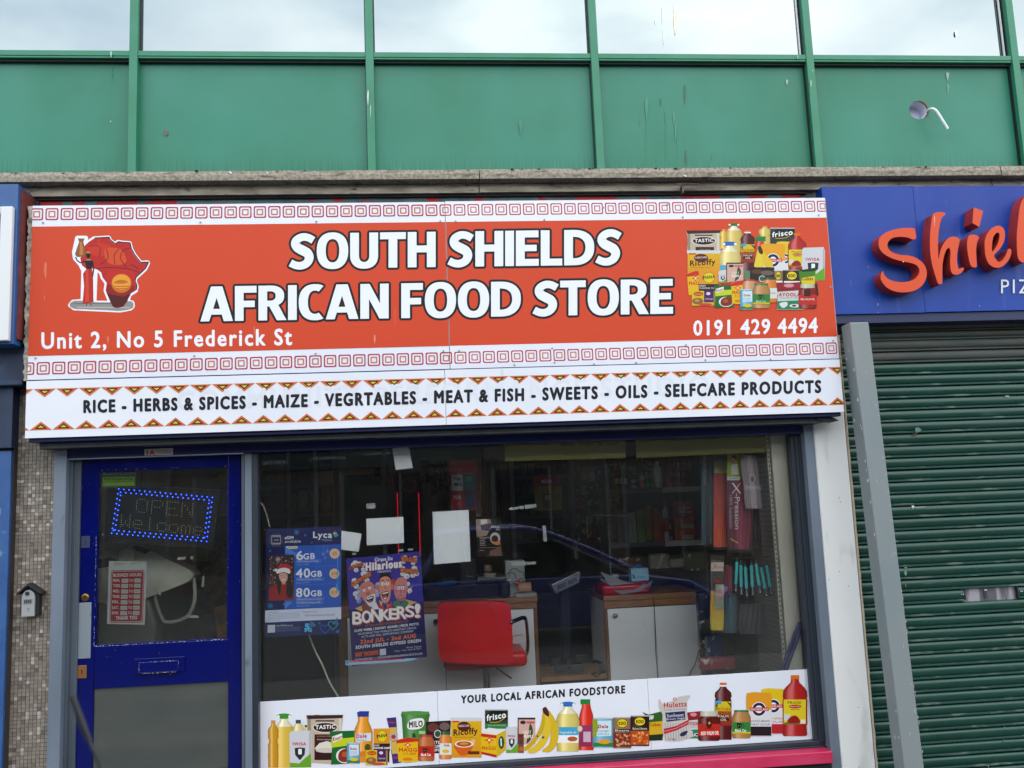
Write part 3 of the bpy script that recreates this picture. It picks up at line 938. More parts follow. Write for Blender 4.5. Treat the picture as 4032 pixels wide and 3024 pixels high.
def oils(P_, cx, y0, y1, w_, l, cap='#c98b4a', col='#c08c12'):
    h = y1-y0
    P_.rect(cx-w_*.2, y0, cx+w_*.2, y0+h*.06, cap, l+.5)
    P_.strip([(y0+h*.06, w_*.17), (y0+h*.12, w_*.25), (y0+h*.17, w_*.44), (y0+h*.2, w_*.5), (y0+h*.37, w_*.5), (y0+h*.41, w_*.4), (y0+h*.47, w_*.4), (y0+h*.51, w_*.5), (y0+h*.7, w_*.47), (y0+h*.72, w_*.5), (y1, w_*.46)], cx, col, l, 6, .35)
def palmoil(P_, cx, y0, y1, w_, l, word1='MOTHER', word2='AFRICA'):
    h = y1-y0
    P_.rect(cx-w_*.2, y0, cx+w_*.2, y0+h*.04, '#d0602a', l+.5); P_.rect(cx-w_*.22, y0+h*.035, cx+w_*.22, y0+h*.07, '#e0e0e0', l+.4)
    P_.strip([(y0+h*.07, w_*.18), (y0+h*.1, w_*.22), (y0+h*.17, w_*.46), (y0+h*.24, w_*.5), (y0+h*.27, w_*.44), (y0+h*.32, w_*.48), (y1-h*.2, w_*.5), (y1-h*.15, w_*.48), (y1, w_*.5)], cx, '#4f1114', l, 7, .35)
    P_.rect(cx-w_*.46, y0+h*.33, cx+w_*.46, y0+h*.5, '#c9b822', l+.6, col2='#d8a818'); P_.rect(cx-w_*.46, y0+h*.32, cx-w_*.1, y0+h*.38, '#4d9ac0', l+.7)
    P_.rect(cx-w_*.46, y0+h*.5, cx+w_*.46, y0+h*.76, '#b5561c', l+.6, col2='#8a1e14')
    P_.text(word1, cx-w_*.4, cx+w_*.44, y0+h*.49, y0+h*.44, '#3f3a10', l+1); P_.text(word2, cx-w_*.3, cx+w_*.44, y0+h*.545, y0+h*.5, '#3f2a10', l+1)
    P_.rect(cx-w_*.32, y0+h*.56, cx+w_*.36, y0+h*.68, '#4a1810', l+.8)
    P_.text('PALM', cx-w_*.28, cx+w_*.3, y0+h*.61, y0+h*.57, '#e8dcd0', l+1.1); P_.text('OIL', cx-w_*.16, cx+w_*.22, y0+h*.67, y0+h*.63, '#e8dcd0', l+1.1)
    P_.poly([(cx-w_*.46, y0+h*.4), (cx-w_*.3, y0+h*.34), (cx-w_*.34, y0+h*.46)], '#2b5a20', l+1.2); P_.poly([(cx+w_*.46, y0+h*.36), (cx+w_*.2, y0+h*.33), (cx+w_*.46, y0+h*.44)], '#2b5a20', l+1.2)
def praise(P_, cx, y0, y1, w_, l, right=True):
    h = y1-y0
    P_.rect(cx-w_*.17, y0, cx+w_*.17, y0+h*.065, '#cf6a14', l+.5)
    P_.strip([(y0+h*.065, w_*.15), (y0+h*.12, w_*.18), (y0+h*.2, w_*.38), (y0+h*.26, w_*.48), (y0+h*.36, w_*.5), (y0+h*.38, w_*.47), (y0+h*.4, w_*.5), (y0+h*.8, w_*.5), (y0+h*.83, w_*.47), (y1-h*.02, w_*.5), (y1, w_*.44)], cx, '#a31a16', l, 8, .3)
    P_.rect(cx-w_*.46, y0+h*.4, cx+w_*.44, y0+h*.8, '#d8c224', l+.6)
    P_.text('PRAISE', cx-w_*.3, cx+w_*.26, y0+h*.475, y0+h*.43, '#3a1a10', l+1, off=0)
    P_.ell(cx, y0+h*.515, w_*.26, h*.03, '#b01c1c', l+.9); P_.text('PALM OIL', cx-w_*.2, cx+w_*.2, y0+h*.525, y0+h*.505, '#f0e0d0', l+1.1)
    P_.text('REGULAR', cx-w_*.16, cx+w_*.18, y0+h*.575, y0+h*.55, '#2a2010', l+1, off=0)
    P_.poly(smoothpts([(cx-w_*.3, y0+h*.78), (cx-w_*.22, y0+h*.7), (cx, y0+h*.66), (cx+w_*.16, y0+h*.71), (cx+w_*.2, y0+h*.78)], 3), '#8d1414', l+1)
    P_.rect(cx-w_*.44, y0+h*.64, cx-w_*.22, y0+h*.74, '#c9cbc6', l+.9); P_.rect(cx+w_*.22, y0+h*.73, cx+w_*.42, y0+h*.79, '#e0dcd0', l+.9)
    P_.rect(cx-w_*.44, y0+h*.775, cx+w_*.2, y0+h*.81, '#6a6a2a', l+.9)
def bag(P_, x0, y0, x1, y1, l, col, jag=.04):
    h = y1-y0; w_ = x1-x0
    P_.poly([(x0, y0+h*.02), (x0+w_*.3, y0+h*.03), (x1-w_*.2, y0), (x1, y0+h*.01), (x1-w_*jag, y0+h*.3), (x1-w_*.02, y0+h*.7), (x1, y1-h*.01), (x1-w_*.4, y1), (x0+w_*.2, y1-h*.02), (x0+w_*.02, y1), (x0+w_*jag, y0+h*.6), (x0+w_*.03, y0+h*.25)], col, l)
def tastic(P_, x0, y0, x1, y1, l, full=True):
    h = y1-y0 if full else (y1-y0)*1.9; w_ = x1-x0
    bag(P_, x0, y0, x1, y1, l, '#b8ab96')
    P_.rect(x0+w_*.04, y0+(y1-y0)*.06, x0+w_*.12, y1-h*.05, '#8d8270', l+.2); P_.rect(x1-w_*.12, y0+(y1-y0)*.06, x1-w_*.05, y1-h*.05, '#cfc4b2', l+.2)
    P_.poly([(x0, y0), (x1, y0-h*.01), (x1-w_*.03, y0+h*.06), (x0+w_*.04, y0+h*.08)], '#3a1c20', l+.4)
    P_.rect(x0+w_*.25, y0+h*.1, x0+w_*.76, y0+h*.13, '#3a1c20', l+.4)
    P_.ell(x0+w_*.51, y0+h*.25, w_*.35, h*.11, '#dad2c4', l+.6); P_.ell(x0+w_*.51, y0+h*.25, w_*.32, h*.095, '#2e1518', l+.8)
    P_.text('TASTIC', x0+w_*.25, x0+w_*.78, y0+h*.285, y0+h*.21, '#f2efe8', l+1.1, off=.03, yb1=y0+h*.27)
    if full:
        P_.rect(x0+w_*.22, y0+h*.39, x0+w_*.85, y0+h*.92, '#451a1e', l+.5, col2='#2a1315')
        P_.text('LONG GRAIN', x0+w_*.3, x0+w_*.78, y0+h*.44, y0+h*.42, '#b89a70', l+1); P_.text('Perfect Every time', x0+w_*.3, x0+w_*.8, y0+h*.51, y0+h*.485, '#dcd0c0', l+1, off=0)
        P_.poly([(x0+w_*.22, y0+h*.68), (x0+w_*.36, y0+h*.57), (x0+w_*.56, y0+h*.53), (x0+w_*.78, y0+h*.58), (x0+w_*.84, y0+h*.68), (x0+w_*.66, y0+h*.77), (x0+w_*.36, y0+h*.76)], '#d5d0c2', l+.8)
        P_.ell(x0+w_*.53, y0+h*.72, w_*.28, h*.05, '#c4beb0', l+1)
    else:
        P_.rect(x0+w_*.27, y0+h*.40, x0+w_*.8, y1, '#3a191c', l+.5)
        P_.text('LONG GRAIN', x0+w_*.38, x0+w_*.68, y0+h*.475, y0+h*.45, '#b89a80', l+1)
def ricoffy(P_, x0, y0, x1, y1, l, full=True):
    w_ = x1-x0; h = (y1-y0) if full else (y1-y0)*1.4
    P_.rect(x0-w_*.02, y0, x1+w_*.02, y0+h*.09, '#c9ccce', l+.3)
    P_.rect(x0, y0+h*.05, x1, y1, '#d6a912', l, dy=-1, col2='#cf8f14')
    P_.rect(x0+w_*.04, y0+h*.08, x0+w_*.26, y0+h*.12, '#c23818', l+.6)
    P_.ell(x0+w_*.42, y0+h*.22, w_*.22, h*.12, '#571c12', l+.6)
    P_.text('NESCAFE', x0+w_*.24, x0+w_*.6, y0+h*.235, y0+h*.185, '#efe6d8', l+1, off=.02, yb1=y0+h*.225)
    P_.text('Ricoffy', x0+w_*.08, x0+w_*.86, y0+h*.45, y0+h*.30, '#3a1a20', l+1.1, off=.035, yb1=y0+h*.40)
    P_.text('PERCOLATED TASTE', x0+w_*.1, x0+w_*.72, y0+h*.505, y0+h*.48, '#6a4410', l+1, off=0)
    if full:
        P_.poly(smoothpts([(x0+w_*.12, y0+h*.66), (x0+w_*.7, y0+h*.62), (x0+w_*.66, y0+h*.82), (x0+w_*.5, y0+h*.94), (x0+w_*.3, y0+h*.94), (x0+w_*.16, y0+h*.82)], 3), '#c95a18', l+.8)
        P_.ell(x0+w_*.42, y0+h*.66, w_*.31, h*.09, '#e6d8c0', l+1); P_.ell(x0+w_*.42, y0+h*.66, w_*.25, h*.068, '#a5501a', l+1.2); P_.ell(x0+w_*.42, y0+h*.65, w_*.14, h*.03, '#d08a4a', l+1.4)
        P_.poly([(x0+w_*.6, y0+h*.62), (x0+w_*.72, y0+h*.52), (x0+w_*.8, y0+h*.58), (x0+w_*.74, y0+h*.72)], '#d8b090', l+.9)
        P_.rect(x0+w_*.55, y0+h*.84, x0+w_*.93, y0+h*.92, '#5a2a14', l+1)
def maggi(P_, x0, y0, x1, y1, l, word='MAGGI', word2=None, box=False):
    w_, h = x1-x0, y1-y0
    if box:
        P_.poly([(x0, y0+h*.18), (x0+w_*.62, y0+h*.24), (x0+w_*.62, y1), (x0, y1-h*.12)], '#d8b512', l)
        P_.poly([(x0+w_*.62, y0+h*.24), (x1, y0+h*.08), (x1, y1-h*.25), (x0+w_*.62, y1)], '#c9a818', l+.1)
        P_.poly([(x0, y0+h*.18), (x0+w_*.3, y0), (x1, y0+h*.08), (x0+w_*.62, y0+h*.24)], '#dcdcdc', l+.2)
        P_.poly([(x0, y0+h*.2), (x0+w_*.62, y0+h*.26), (x0+w_*.62, y0+h*.36), (x0, y0+h*.3)], '#b52420', l+.4)
        P_.poly([(x0, y1-h*.2), (x0+w_*.62, y1-h*.09), (x0+w_*.62, y1), (x0, y1-h*.12)], '#b52420', l+.4)
        P_.ell(x0+w_*.82, y0+h*.5, w_*.12, h*.22, '#1f4a30', l+.4, 14); P_.line([(x0+w_*.8, y0+h*.36), (x0+w_*.82, y0+h*.62)], w_*.05, '#dfe6d8', l+.6)
    else:
        P_.poly([(x0, y0+h*.1), (x0+w_*.5, y0), (x1, y0+h*.06), (x1-w_*.02, y1-h*.05), (x0+w_*.5, y1), (x0+w_*.1, y1-h*.04)], '#d9b00f', l)
        P_.poly([(x0, y0+h*.12), (x0+w_*.5, y0), (x1, y0+h*.06), (x1, y0+h*.16), (x0+w_*.5, y0+h*.2), (x0, y0+h*.24)], '#c02a1c', l+.3)
    cx, cy, r_ = x0+w_*(.33 if box else .5), y0+h*.42 if box else y0+h*.3, h*.17
    P_.poly([(cx+(r_ if k % 2 == 0 else r_*.35)*cos(pi/4*k-pi/2), cy+(r_ if k % 2 == 0 else r_*.35)*sin(pi/4*k-pi/2)) for k in range(8)], '#d05018', l+.8)
    P_.ell(cx, cy, r_*.25, r_*.25, '#e8e0d0', l+1, 8)
    P_.text(word, x0+w_*.04 if box else x0+w_*.12, x0+w_*.58 if box else x1-w_*.02, y0+h*.74 if box else y0+h*.56, y0+h*.63 if box else y0+h*.43, '#c0261c', l+1.2, off=.035)
    if word2: P_.text(word2, x0+w_*.3, x1-w_*.12, y0+h*.69, y0+h*.6, '#c0361c', l+1.2)
    if not box: P_.ell(x0+w_*.5, y1-h*.14, w_*.22, h*.06, '#c9781c', l+.8)
def koo(P_, x0, y0, x1, y1, l, top, full=True):
    w_, h = x1-x0, y1-y0
    P_.strip([(y0, w_*.49), (y0+h*.03, w_*.5), (y1-h*.02, w_*.5), (y1, w_*.46)], (x0+x1)/2, top, l, 6, .1)
    P_.rect(x0, y0, x1, y0+h*.035, '#b9b4a8', l+.3)
    if full:
        P_.rect(x0+w_*.01, y0+h*.5, x1-w_*.01, y1-h*.04, '#a8481c' if top != '#8a6a50' else '#6e2c20', l+.3)
        rr_ = random.Random(int(x0))
        for k in range(34):
            P_.ell(x0+rr_.uniform(.08, .92)*w_, y0+h*rr_.uniform(.55, .92), w_*.07, h*.03, rr_.choice(['#d07a3a', '#c96428', '#dd9a5c', '#9a4a28', '#c9a080'] if top == '#8a6a50' else ['#d9752c', '#c9621c', '#e39a58']), l+.5+k*.01, 8, rr_.uniform(0, 3))
        yy, rh = y0+h*.2, h*.15
    else:
        yy, rh = y0+h*.42, h*.34
    P_.ell((x0+x1)/2, yy, w_*.3, rh, '#14100a', l+.6); P_.ell((x0+x1)/2, yy, w_*.27, rh*.88, '#dcc41c', l+.8)
    P_.text('KOO', x0+w_*.31, x1-w_*.31, yy+rh*.35, yy-rh*.3, '#17120a', l+1.1, off=.05)
    P_.rect(x0+w_*.06, yy+rh*1.2, x1-w_*.06, yy+rh*(1.9 if full else 1.55), '#2a1a14' if full else '#e6e4dc', l+.6)
    P_.text('Baked Beans' if top != '#8a6a50' else 'Beans', x0+w_*.12, x1-w_*.12, yy+rh*(1.75 if full else 1.5), yy+rh*1.3, '#e6dccf' if full else '#222', l+1, off=.02) if full else None
def jar(P_, x0, y0, x1, y1, l, col, lid, label=None, words=(), lidh=.1, wc='#efe9e0'):
    w_, h = x1-x0, y1-y0
    cx = (x0+x1)/2
    P_.strip([(y0+h*lidh*.7, w_*.36), (y0+h*lidh*1.5, w_*.4), (y0+h*.25, w_*.5), (y1-h*.06, w_*.5), (y1, w_*.42)], cx, col, l, 7, .25)
    P_.strip([(y0, w_*.38), (y0+h*lidh, w_*.4)], cx, lid, l+.4, 6, .15)
    if label:
        P_.rect(x0+w_*.01, y0+h*.43, x1-w_*.01, y0+h*.84, label, l+.6)
    for i, wd in enumerate(words):
        P_.text(wd, x0+w_*.12, x1-w_*.1, y0+h*(.66+.13*i), y0+h*(.58+.13*i), wc, l+1, off=.02)
def cat(P_, cx, cy, r_, l):
    P_.ell(cx, cy, r_, r_*1.05, '#16150f', l); P_.poly([(cx-r_, cy-r_*.2), (cx-r_*1.0, cy-r_*1.5), (cx-r_*.2, cy-r_*.8)], '#16150f', l+.1); P_.poly([(cx+r_, cy-r_*.2), (cx+r_*.9, cy-r_*1.5), (cx+r_*.2, cy-r_*.8)], '#16150f', l+.15)
    P_.ell(cx-r_*.4, cy, r_*.15, r_*.2, '#c9c24a', l+.3, 6); P_.ell(cx+r_*.4, cy, r_*.15, r_*.2, '#c9c24a', l+.3, 6)
    P_.line(smoothpts([(cx+r_*1.6, cy+r_*1.4), (cx+r_*2.1, cy+r_*.3), (cx+r_*1.5, cy-r_*.2), (cx+r_*1.9, cy-r_*1.1)], 3, False), r_*.22, '#16150f', l)
def flour(P_, x0, y0, x1, y1, l, top, band, words=(), short=False):
    w_, h = x1-x0, y1-y0
    P_.poly([(x0+w_*.03, y0+h*.02), (x0+w_*.3, y0), (x1-w_*.04, y0+h*.02), (x1, y0+h*.1), (x1, y1), (x0+w_*.04, y1), (x0, y0+h*.1)], '#d3d4d6', l)
    P_.poly([(x0+w_*.03, y0+h*.02), (x0+w_*.3, y0), (x1-w_*.04, y0+h*.02), (x1, y0+h*.1), (x1, y0+h*(.4 if not short else .62)), (x0+w_*.01, y0+h*(.4 if not short else .62)), (x0, y0+h*.1)], top, l+.2)
    cy = y0+h*(.39 if not short else .6); cr = w_*.26
    P_.ell((x0+x1)/2, cy, cr*1.12, cr*1.12, '#e6e6e8', l+.4); P_.ell((x0+x1)/2, cy, cr, cr, '#1b2238', l+.6); P_.ell((x0+x1)/2, cy, cr*.58, cr*.58, '#e6e6e8', l+.8)
    P_.rect(x0+w_*.14, cy-cr*.28, x1-w_*.12, cy+cr*.28, '#b3242c', l+1); P_.text('SNOWFLAKE', x0+w_*.17, x1-w_*.15, cy+cr*.18, cy-cr*.16, '#f0ecec', l+1.2, off=.03)
    if band: P_.rect(x0+w_*.03, y1-h*.22, x1-w_*.01, y1-h*.01, band, l+.5)
    for i, wd in enumerate(words):
        P_.text(wd, x0+w_*.08, x1-w_*.06, y0+h*(.68+.075*i), y0+h*(.635+.075*i), '#20242c' if band != '#b02028' else '#b02028', l+1, off=.03)
def iwisa(P_, x0, y0, x1, y1, l):
    w_, h = x1-x0, y1-y0
    P_.poly([(x0+w_*.06, y0+h*.02), (x0+w_*.5, y0+h*.01), (x1-w_*.06, y0), (x1, y0+h*.12), (x1-w_*.01, y1-h*.02), (x0+w_*.02, y1), (x0, y0+h*.1)], '#c6c8cc', l)
    P_.rect(x1-w_*.1, y0+h*.05, x1-w_*.02, y1-h*.3, '#a8abb0', l+.2)
    P_.text('IWISA', x0+w_*.16, x1-w_*.24, y0+h*.4, y0+h*.32, '#b5222c', l+1, off=.04)
    P_.poly([(x0+w_*.24, y0+h*.47), (x0+w_*.48, y0+h*.45), (x0+w_*.72, y0+h*.47), (x0+w_*.7, y0+h*.64), (x0+w_*.48, y0+h*.8), (x0+w_*.27, y0+h*.66)], '#1f2e28', l+.6)
    P_.text('1', x0+w_*.42, x0+w_*.55, y0+h*.63, y0+h*.5, '#e8e8e8', l+1, off=.05)
    P_.poly([(x0+w_*.02, y0+h*.86), (x0+w_*.45, y0+h*.88), (x1-w_*.02, y0+h*.6), (x1-w_*.01, y1-h*.02), (x0+w_*.03, y1-h*.01)], '#5f9e24', l+.4)
def knorr(P_, x0, y0, x1, y1, l):
    w_, h = x1-x0, y1-y0
    P_.poly([(x0, y0+h*.03), (x1, y0), (x1-w_*.03, y0+h*.5), (x1+w_*.02, y1-h*.04), (x0+w_*.06, y1), (x0+w_*.1, y0+h*.5)], '#17602a', l)
    P_.poly([(x0+w_*.06, y0+h*.26), (x1-w_*.02, y0+h*.2), (x1-w_*.02, y0+h*.42), (x0+w_*.1, y0+h*.5)], '#b9c81c', l+.3)
    P_.poly([(x0+w_*.1, y0+h*.18), (x0+w_*.5, y0+h*.08), (x0+w_*.52, y0+h*.24), (x0+w_*.14, y0+h*.36)], '#e0e4dc', l+.6)
    P_.text('Knorr', x0+w_*.14, x0+w_*.5, y0+h*.32, y0+h*.2, '#a3262c', l+1, off=.03, yb1=y0+h*.24)
    P_.ell(x0+w_*.62, y0+h*.74, w_*.36, h*.22, '#dfe0dc', l+.5); P_.poly(smoothpts([(x0+w_*.36, y0+h*.85), (x0+w_*.4, y0+h*.62), (x0+w_*.7, y0+h*.52), (x0+w_*.95, y0+h*.6), (x0+w_*.9, y0+h*.85), (x0+w_*.6, y0+h*.93)], 3), '#7a2f18', l+.8)
    P_.ell(x0+w_*.6, y0+h*.7, w_*.12, h*.08, '#a8502a', l+1)
def imana(P_, x0, y0, x1, y1, l):
    w_, h = x1-x0, y1-y0
    P_.rect(x0, y0, x1, y1-h*.0, '#d78f22', l, dy=-2)
    P_.rect(x0, y0+h*.66, x1, y1, '#2c1a1c', l+.2)
    P_.ell(x0+w_*.52, y0+h*.34, w_*.3, h*.27, '#6a4a14', l+.4); P_.ell(x0+w_*.52, y0+h*.34, w_*.28, h*.25, '#d8c41c', l+.6)
    P_.text('IMANA', x0+w_*.2, x0+w_*.82, y0+h*.42, y0+h*.27, '#1c1a24', l+1, off=.03, yb1=y0+h*.36)
    P_.text('BEEF', x0+w_*.04, x0+w_*.36, y0+h*.78, y0+h*.71, '#eceae4', l+1, off=.04); P_.text('FLAVOUR CUBES', x0+w_*.04, x1-w_*.02, y0+h*.9, y0+h*.82, '#eceae4', l+1, off=.04)
def frisco(P_, x0, y0, x1, y1, l, full=True):
    w_, h = x1-x0, y1-y0
    P_.rect(x0, y0+h*.02, x1, y1, '#2e3a36', l, dy=-1); P_.rect(x0, y0, x1, y0+h*.06, '#b4b8b4', l+.2)
    P_.poly([(x0+w_*.02, y0+h*.3), (x0+w_*.3, y0+h*.08), (x1-w_*.02, y0+h*.1), (x1-w_*.01, y0+h*.5), (x0+w_*.5, y0+h*.68), (x0+w_*.02, y0+h*.62)], '#101614', l+.3)
    P_.text('frisco', x0+w_*.08, x1-w_*.1, y0+h*.6, y0+h*.3, '#eef0ee', l+1, off=.03, yb1=y0+h*.42)
    P_.line(smoothpts([(x0+w_*.2, y0+h*.66), (x0+w_*.6, y0+h*.64), (x1-w_*.06, y0+h*.36)], 3, False), h*.035, '#c9a020', l+.8)
    P_.rect(x0+w_*.02, y0+h*.74, x1-w_*.02, y1, '#2e7a3a' if full else '#2a3a34', l+.4)
    if full: P_.text('RICH & STRONG', x0+w_*.14, x1-w_*.1, y0+h*.86, y0+h*.8, '#b8d0b8', l+1, off=0)
def fufu(P_, x0, y0, x1, y1, l):
    w_, h = x1-x0, y1-y0
    P_.rect(x0, y0, x1, y1, '#c9a596', l); P_.rect(x0, y0, x1, y0+h*.07, '#2a2420', l+.2); P_.rect(x0, y0, x0+w_*.06, y1, '#6a3028', l+.2)
    P_.ell(x0+w_*.3, y0+h*.18, w_*.16, h*.07, '#3a2026', l+.4)
    P_.rect(x0+w_*.5, y0+h*.14, x1-w_*.04, y0+h*.22, '#b8505a', l+.4)
    P_.poly(smoothpts([(x0+w_*.7, y0+h*.22), (x0+w_*.86, y0+h*.45), (x0+w_*.8, y0+h*.75), (x0+w_*.5, y0+h*.98), (x0+w_*.6, y0+h*.6)], 3), '#34441c', l+.5)
    P_.text('NEAT', x0+w_*.34, x0+w_*.76, y0+h*.6, y0+h*.49, '#e0d8cc', l+1, off=.03); P_.text('FUFU', x0+w_*.34, x0+w_*.84, y0+h*.77, y0+h*.65, '#efe8dc', l+1, off=.04)
def bananas(P_, pts_list, l):
    for i, (pts, c_) in enumerate(pts_list):
        P_.poly(smoothpts(pts, 3), c_, l+i*.5)
def dole_tin(P_, x0, y0, x1, y1, l, words, fruit='#d8b81c'):
    w_, h = x1-x0, y1-y0
    P_.strip([(y0, w_*.49), (y1-h*.02, w_*.5), (y1, w_*.46)], (x0+x1)/2, '#5f9db8', l, 6, .2)
    P_.ell((x0+x1)/2, y0+h*.01, w_*.48, h*.03, '#b8c0c2', l+.3)
    P_.rect(x0+w_*.02, y1-h*.16, x1-w_*.02, y1-h*.03, '#2e7a38', l+.3)
    P_.poly([(x0+w_*.2, y0+h*.1), (x1-w_*.1, y0+h*.08), (x1-w_*.1, y0+h*.6), (x0+w_*.2, y0+h*.62)], '#c6dde4', l+.4)
    P_.text('Dole', x0+w_*.28, x1-w_*.26, y0+h*.34, y0+h*.23, '#b5262c', l+1, off=.06)
    for i, wd in enumerate(words): P_.text(wd, x0+w_*.24, x1-w_*.2, y0+h*(.46+.1*i), y0+h*(.4+.1*i), '#2a5a7a', l+1, off=.01)
    P_.ell(x0+w_*.56, y0+h*.8, w_*.3, h*.08, fruit, l+.8)
def yamfl(P_, x0, y0, x1, y1, l, part_=False):
    w_, h = x1-x0, y1-y0
    P_.poly([(x0, y0+h*.06), (x1, y0), (x1-w_*.04, y0+h*.5), (x1+w_*.06, y1), (x0+w_*.02, y1), (x0+w_*.06, y0+h*.5)], '#c2c6c2', l)
    P_.poly([(x0, y0+h*.06), (x1, y0), (x1-w_*.02, y0+h*.3), (x0+w_*.04, y0+h*.36)], '#8d1a28', l+.3)
    P_.ell(x0+w_*.5, y0+h*.13, w_*.2, h*.07, '#c98a90', l+.5); P_.line([(x0+w_*.04, y0+h*.3), (x1-w_*.03, y0+h*.24)], h*.02, '#17301c', l+.6)
    P_.text('AYOOLA', x0+w_*.1, x1-w_*.06, y0+h*.52, y0+h*.4, '#b01c2c', l+1, off=.05); P_.text('POUNDO YAM', x0+w_*.14, x1-w_*.14, y0+h*.6, y0+h*.56, '#2a2c28', l+1, off=.02)
    P_.poly([(x0+w_*.04, y0+h*.7), (x1-w_*.04, y0+h*.66), (x1+w_*.05, y1-h*.01), (x0+w_*.03, y1-h*.01)], '#1f7a58', l+.4, )
    P_.poly(smoothpts([(x0+w_*.12, y0+h*.78), (x0+w_*.4, y0+h*.72), (x0+w_*.44, y0+h*.84), (x0+w_*.26, y0+h*.94)], 3), '#d0d6d0', l+.8); P_.ell(x0+w_*.72, y0+h*.86, w_*.2, h*.06, '#d8d8d0', l+.8); P_.ell(x0+w_*.7, y0+h*.86, w_*.09, h*.035, '#3a2418', l+1)
def imana_cube(P_, x0, y0, x1, y1, l):
    w_, h = x1-x0, y1-y0
    P_.rect(x0, y0+h*.02, x1-w_*.08, y1, '#c9b020', l); P_.poly([(x1-w_*.08, y0+h*.02), (x1, y0+h*.05), (x1, y1-h*.03), (x1-w_*.08, y1)], '#8d7a3a', l+.1)
    P_.rect(x0+w_*.52, y0+h*.02, x1-w_*.08, y0+h*.78, '#46205a', l+.2)
    P_.ell(x0+w_*.28, y0+h*.22, w_*.21, h*.14, '#b5241c', l+.6); P_.text('MAGGI', x0+w_*.13, x0+w_*.43, y0+h*.28, y0+h*.17, '#e8c01c', l+1, off=.03)
    P_.ell(x0+w_*.25, y0+h*.7, w_*.24, h*.22, '#8a5a34', l+.6); P_.ell(x0+w_*.22, y0+h*.66, w_*.1, h*.1, '#b08a50', l+.8); P_.ell(x0+w_*.58, y0+h*.92, w_*.3, h*.09, '#c2452a', l+.6)
    P_.text('TOM YAM', x0+w_*.57, x1-w_*.12, y0+h*.62, y0+h*.52, '#e8dce8', l+1); P_.ell(x0+w_*.7, y0+h*.2, w_*.09, h*.1, '#d8c8dc', l+.6)

c1 = Print(YU-.001, 2680, 860, 3.53, base=3)
K = 3
oils(c1, 600, 150, 420, 120, K*1, '#c98b5a', '#c9a434')
oils(c1, 1170, 105, 400, 170, K*1, '#c9824a', '#c2ac5a')
oil5(c1, 740, 55, 480, 230, K*2, '#2f6a34', '#c4ac5a')
frisco(c1, 1245, 130, 1588, 350, K*2, False)
flour(c1, 1330, 320, 1580, 720, K*2.6, '#d8b822', None, (), True)
praise(c1, 1620, 205, 780, 260, K*3.5)
palmoil(c1, 930, 165, 760, 205, K*3.5)
c1.rect(1040, 250, 1180, 320, '#1f7a34', K*3.7); c1.strip([(318, 45), (360, 60), (420, 70)], 1105, '#c03020', K*3.6)
flour(c1, 1115, 350, 1450, 740, K*4.5, '#dc9c1c', None, (), True)
tastic(c1, 75, 170, 560, 470, K*4.5, False)
oil5(c1, 680, 310, 900, 310, K*5.5, '#2a62ac', '#cdbc72', False)
c1.rect(545, 650, 640, 720, '#4aa0c8', K*6)
bananas(c1, [([(1080, 400), (1110, 395), (1090, 500), (1060, 640), (1030, 672), (1035, 560)], '#c9b02a'), ([(1085, 420), (1120, 410), (1180, 500), (1270, 600), (1275, 670), (1180, 672), (1120, 560)], '#d8b62a'), ([(1080, 420), (1110, 480), (1140, 580), (1150, 672), (1020, 672), (1060, 520)], '#dcc23a'), ([(1075, 395), (1110, 390), (1145, 470), (1120, 500), (1085, 470)], '#3a2418')], K*6)
ricoffy(c1, 95, 445, 540, 790, K*6.5, False)
iwisa(c1, 1685, 400, 2005, 870, K*6.5)
imana_s = None
iwisa(c1, 525, 730, 650, 900, K*7.2)
fufu(c1, 630, 615, 870, 880, K*8.2)
c1.rect(880, 730, 970, 860, '#5a7a5a', K*8)
c1.rect(962, 680, 1300, 860, '#241c18', K*8.8); c1.ell(1060, 740, 80, 30, '#5a3428', K*9); c1.ell(1200, 760, 90, 35, '#6a5650', K*9.05); c1.ell(1130, 840, 45, 45, '#c9d0c8', K*9.1); c1.ell(1130, 840, 35, 35, '#2a5a40', K*9.3)
koo(c1, 1290, 725, 1420, 900, K*8.8, '#8a6a50', False)
koo(c1, 1418, 718, 1668, 905, K*9.8, '#2a1a16', False)
c1.poly([(1640, 740), (1700, 715), (1875, 700), (1860, 920), (1660, 915)], '#3f7a20', K*10.4); c1.poly([(1680, 830), (1865, 800), (1860, 915), (1670, 915)], '#c9c020', K*10.6); c1.text('Cubes', 1690, 1835, 862, 815, '#a83a1c', K*10.9, off=.04); c1.poly([(1580, 690), (1700, 715), (1878, 685), (1860, 735), (1700, 745)], '#17301c', K*10.8)
maggi(c1, 85, 730, 330, 1080, K*8, 'MAGGI', None, False)
imana(c1, 250, 730, 520, 1010, K*9.6)
c1.poly([(560, 900), (890, 860), (900, 920), (600, 960)], '#b5242c', K*10)
knorr(c1, 455, 925, 735, 1245, K*11.8)
maggi(c1, 695, 870, 885, 1195, K*12.9, 'MAGGI', 'CUBE')
imana_cube(c1, 153, 1005, 480, 1215, K*11.5)
c1.poly([(1870, 905), (1895, 900), (1915, 1070), (1870, 1075)], '#2a1418', K*10)
jar(c1, 860, 850, 1050, 1060, K*13.6, '#b98a68', '#b02c28')
jar(c1, 1130, 820, 1340, 1170, K*13.0, '#c9742c', '#1c4a34', '#c9d4cc', ('Dole',), .1, '#b5262c')
yamfl(c1, 1325, 885, 1680, 1270, K*13.6)
jar(c1, 1635, 915, 1885, 1255, K*14.8, '#7d1814', '#b0b49c', '#b5261c', ('RED PALM OIL',), .16)
c1.rect(1710, 985, 1800, 1085, '#3a1014', K*15.4); c1.text('AUTHENTIC', 1700, 1810, 1118, 1104, '#3a1414', K*15.6)
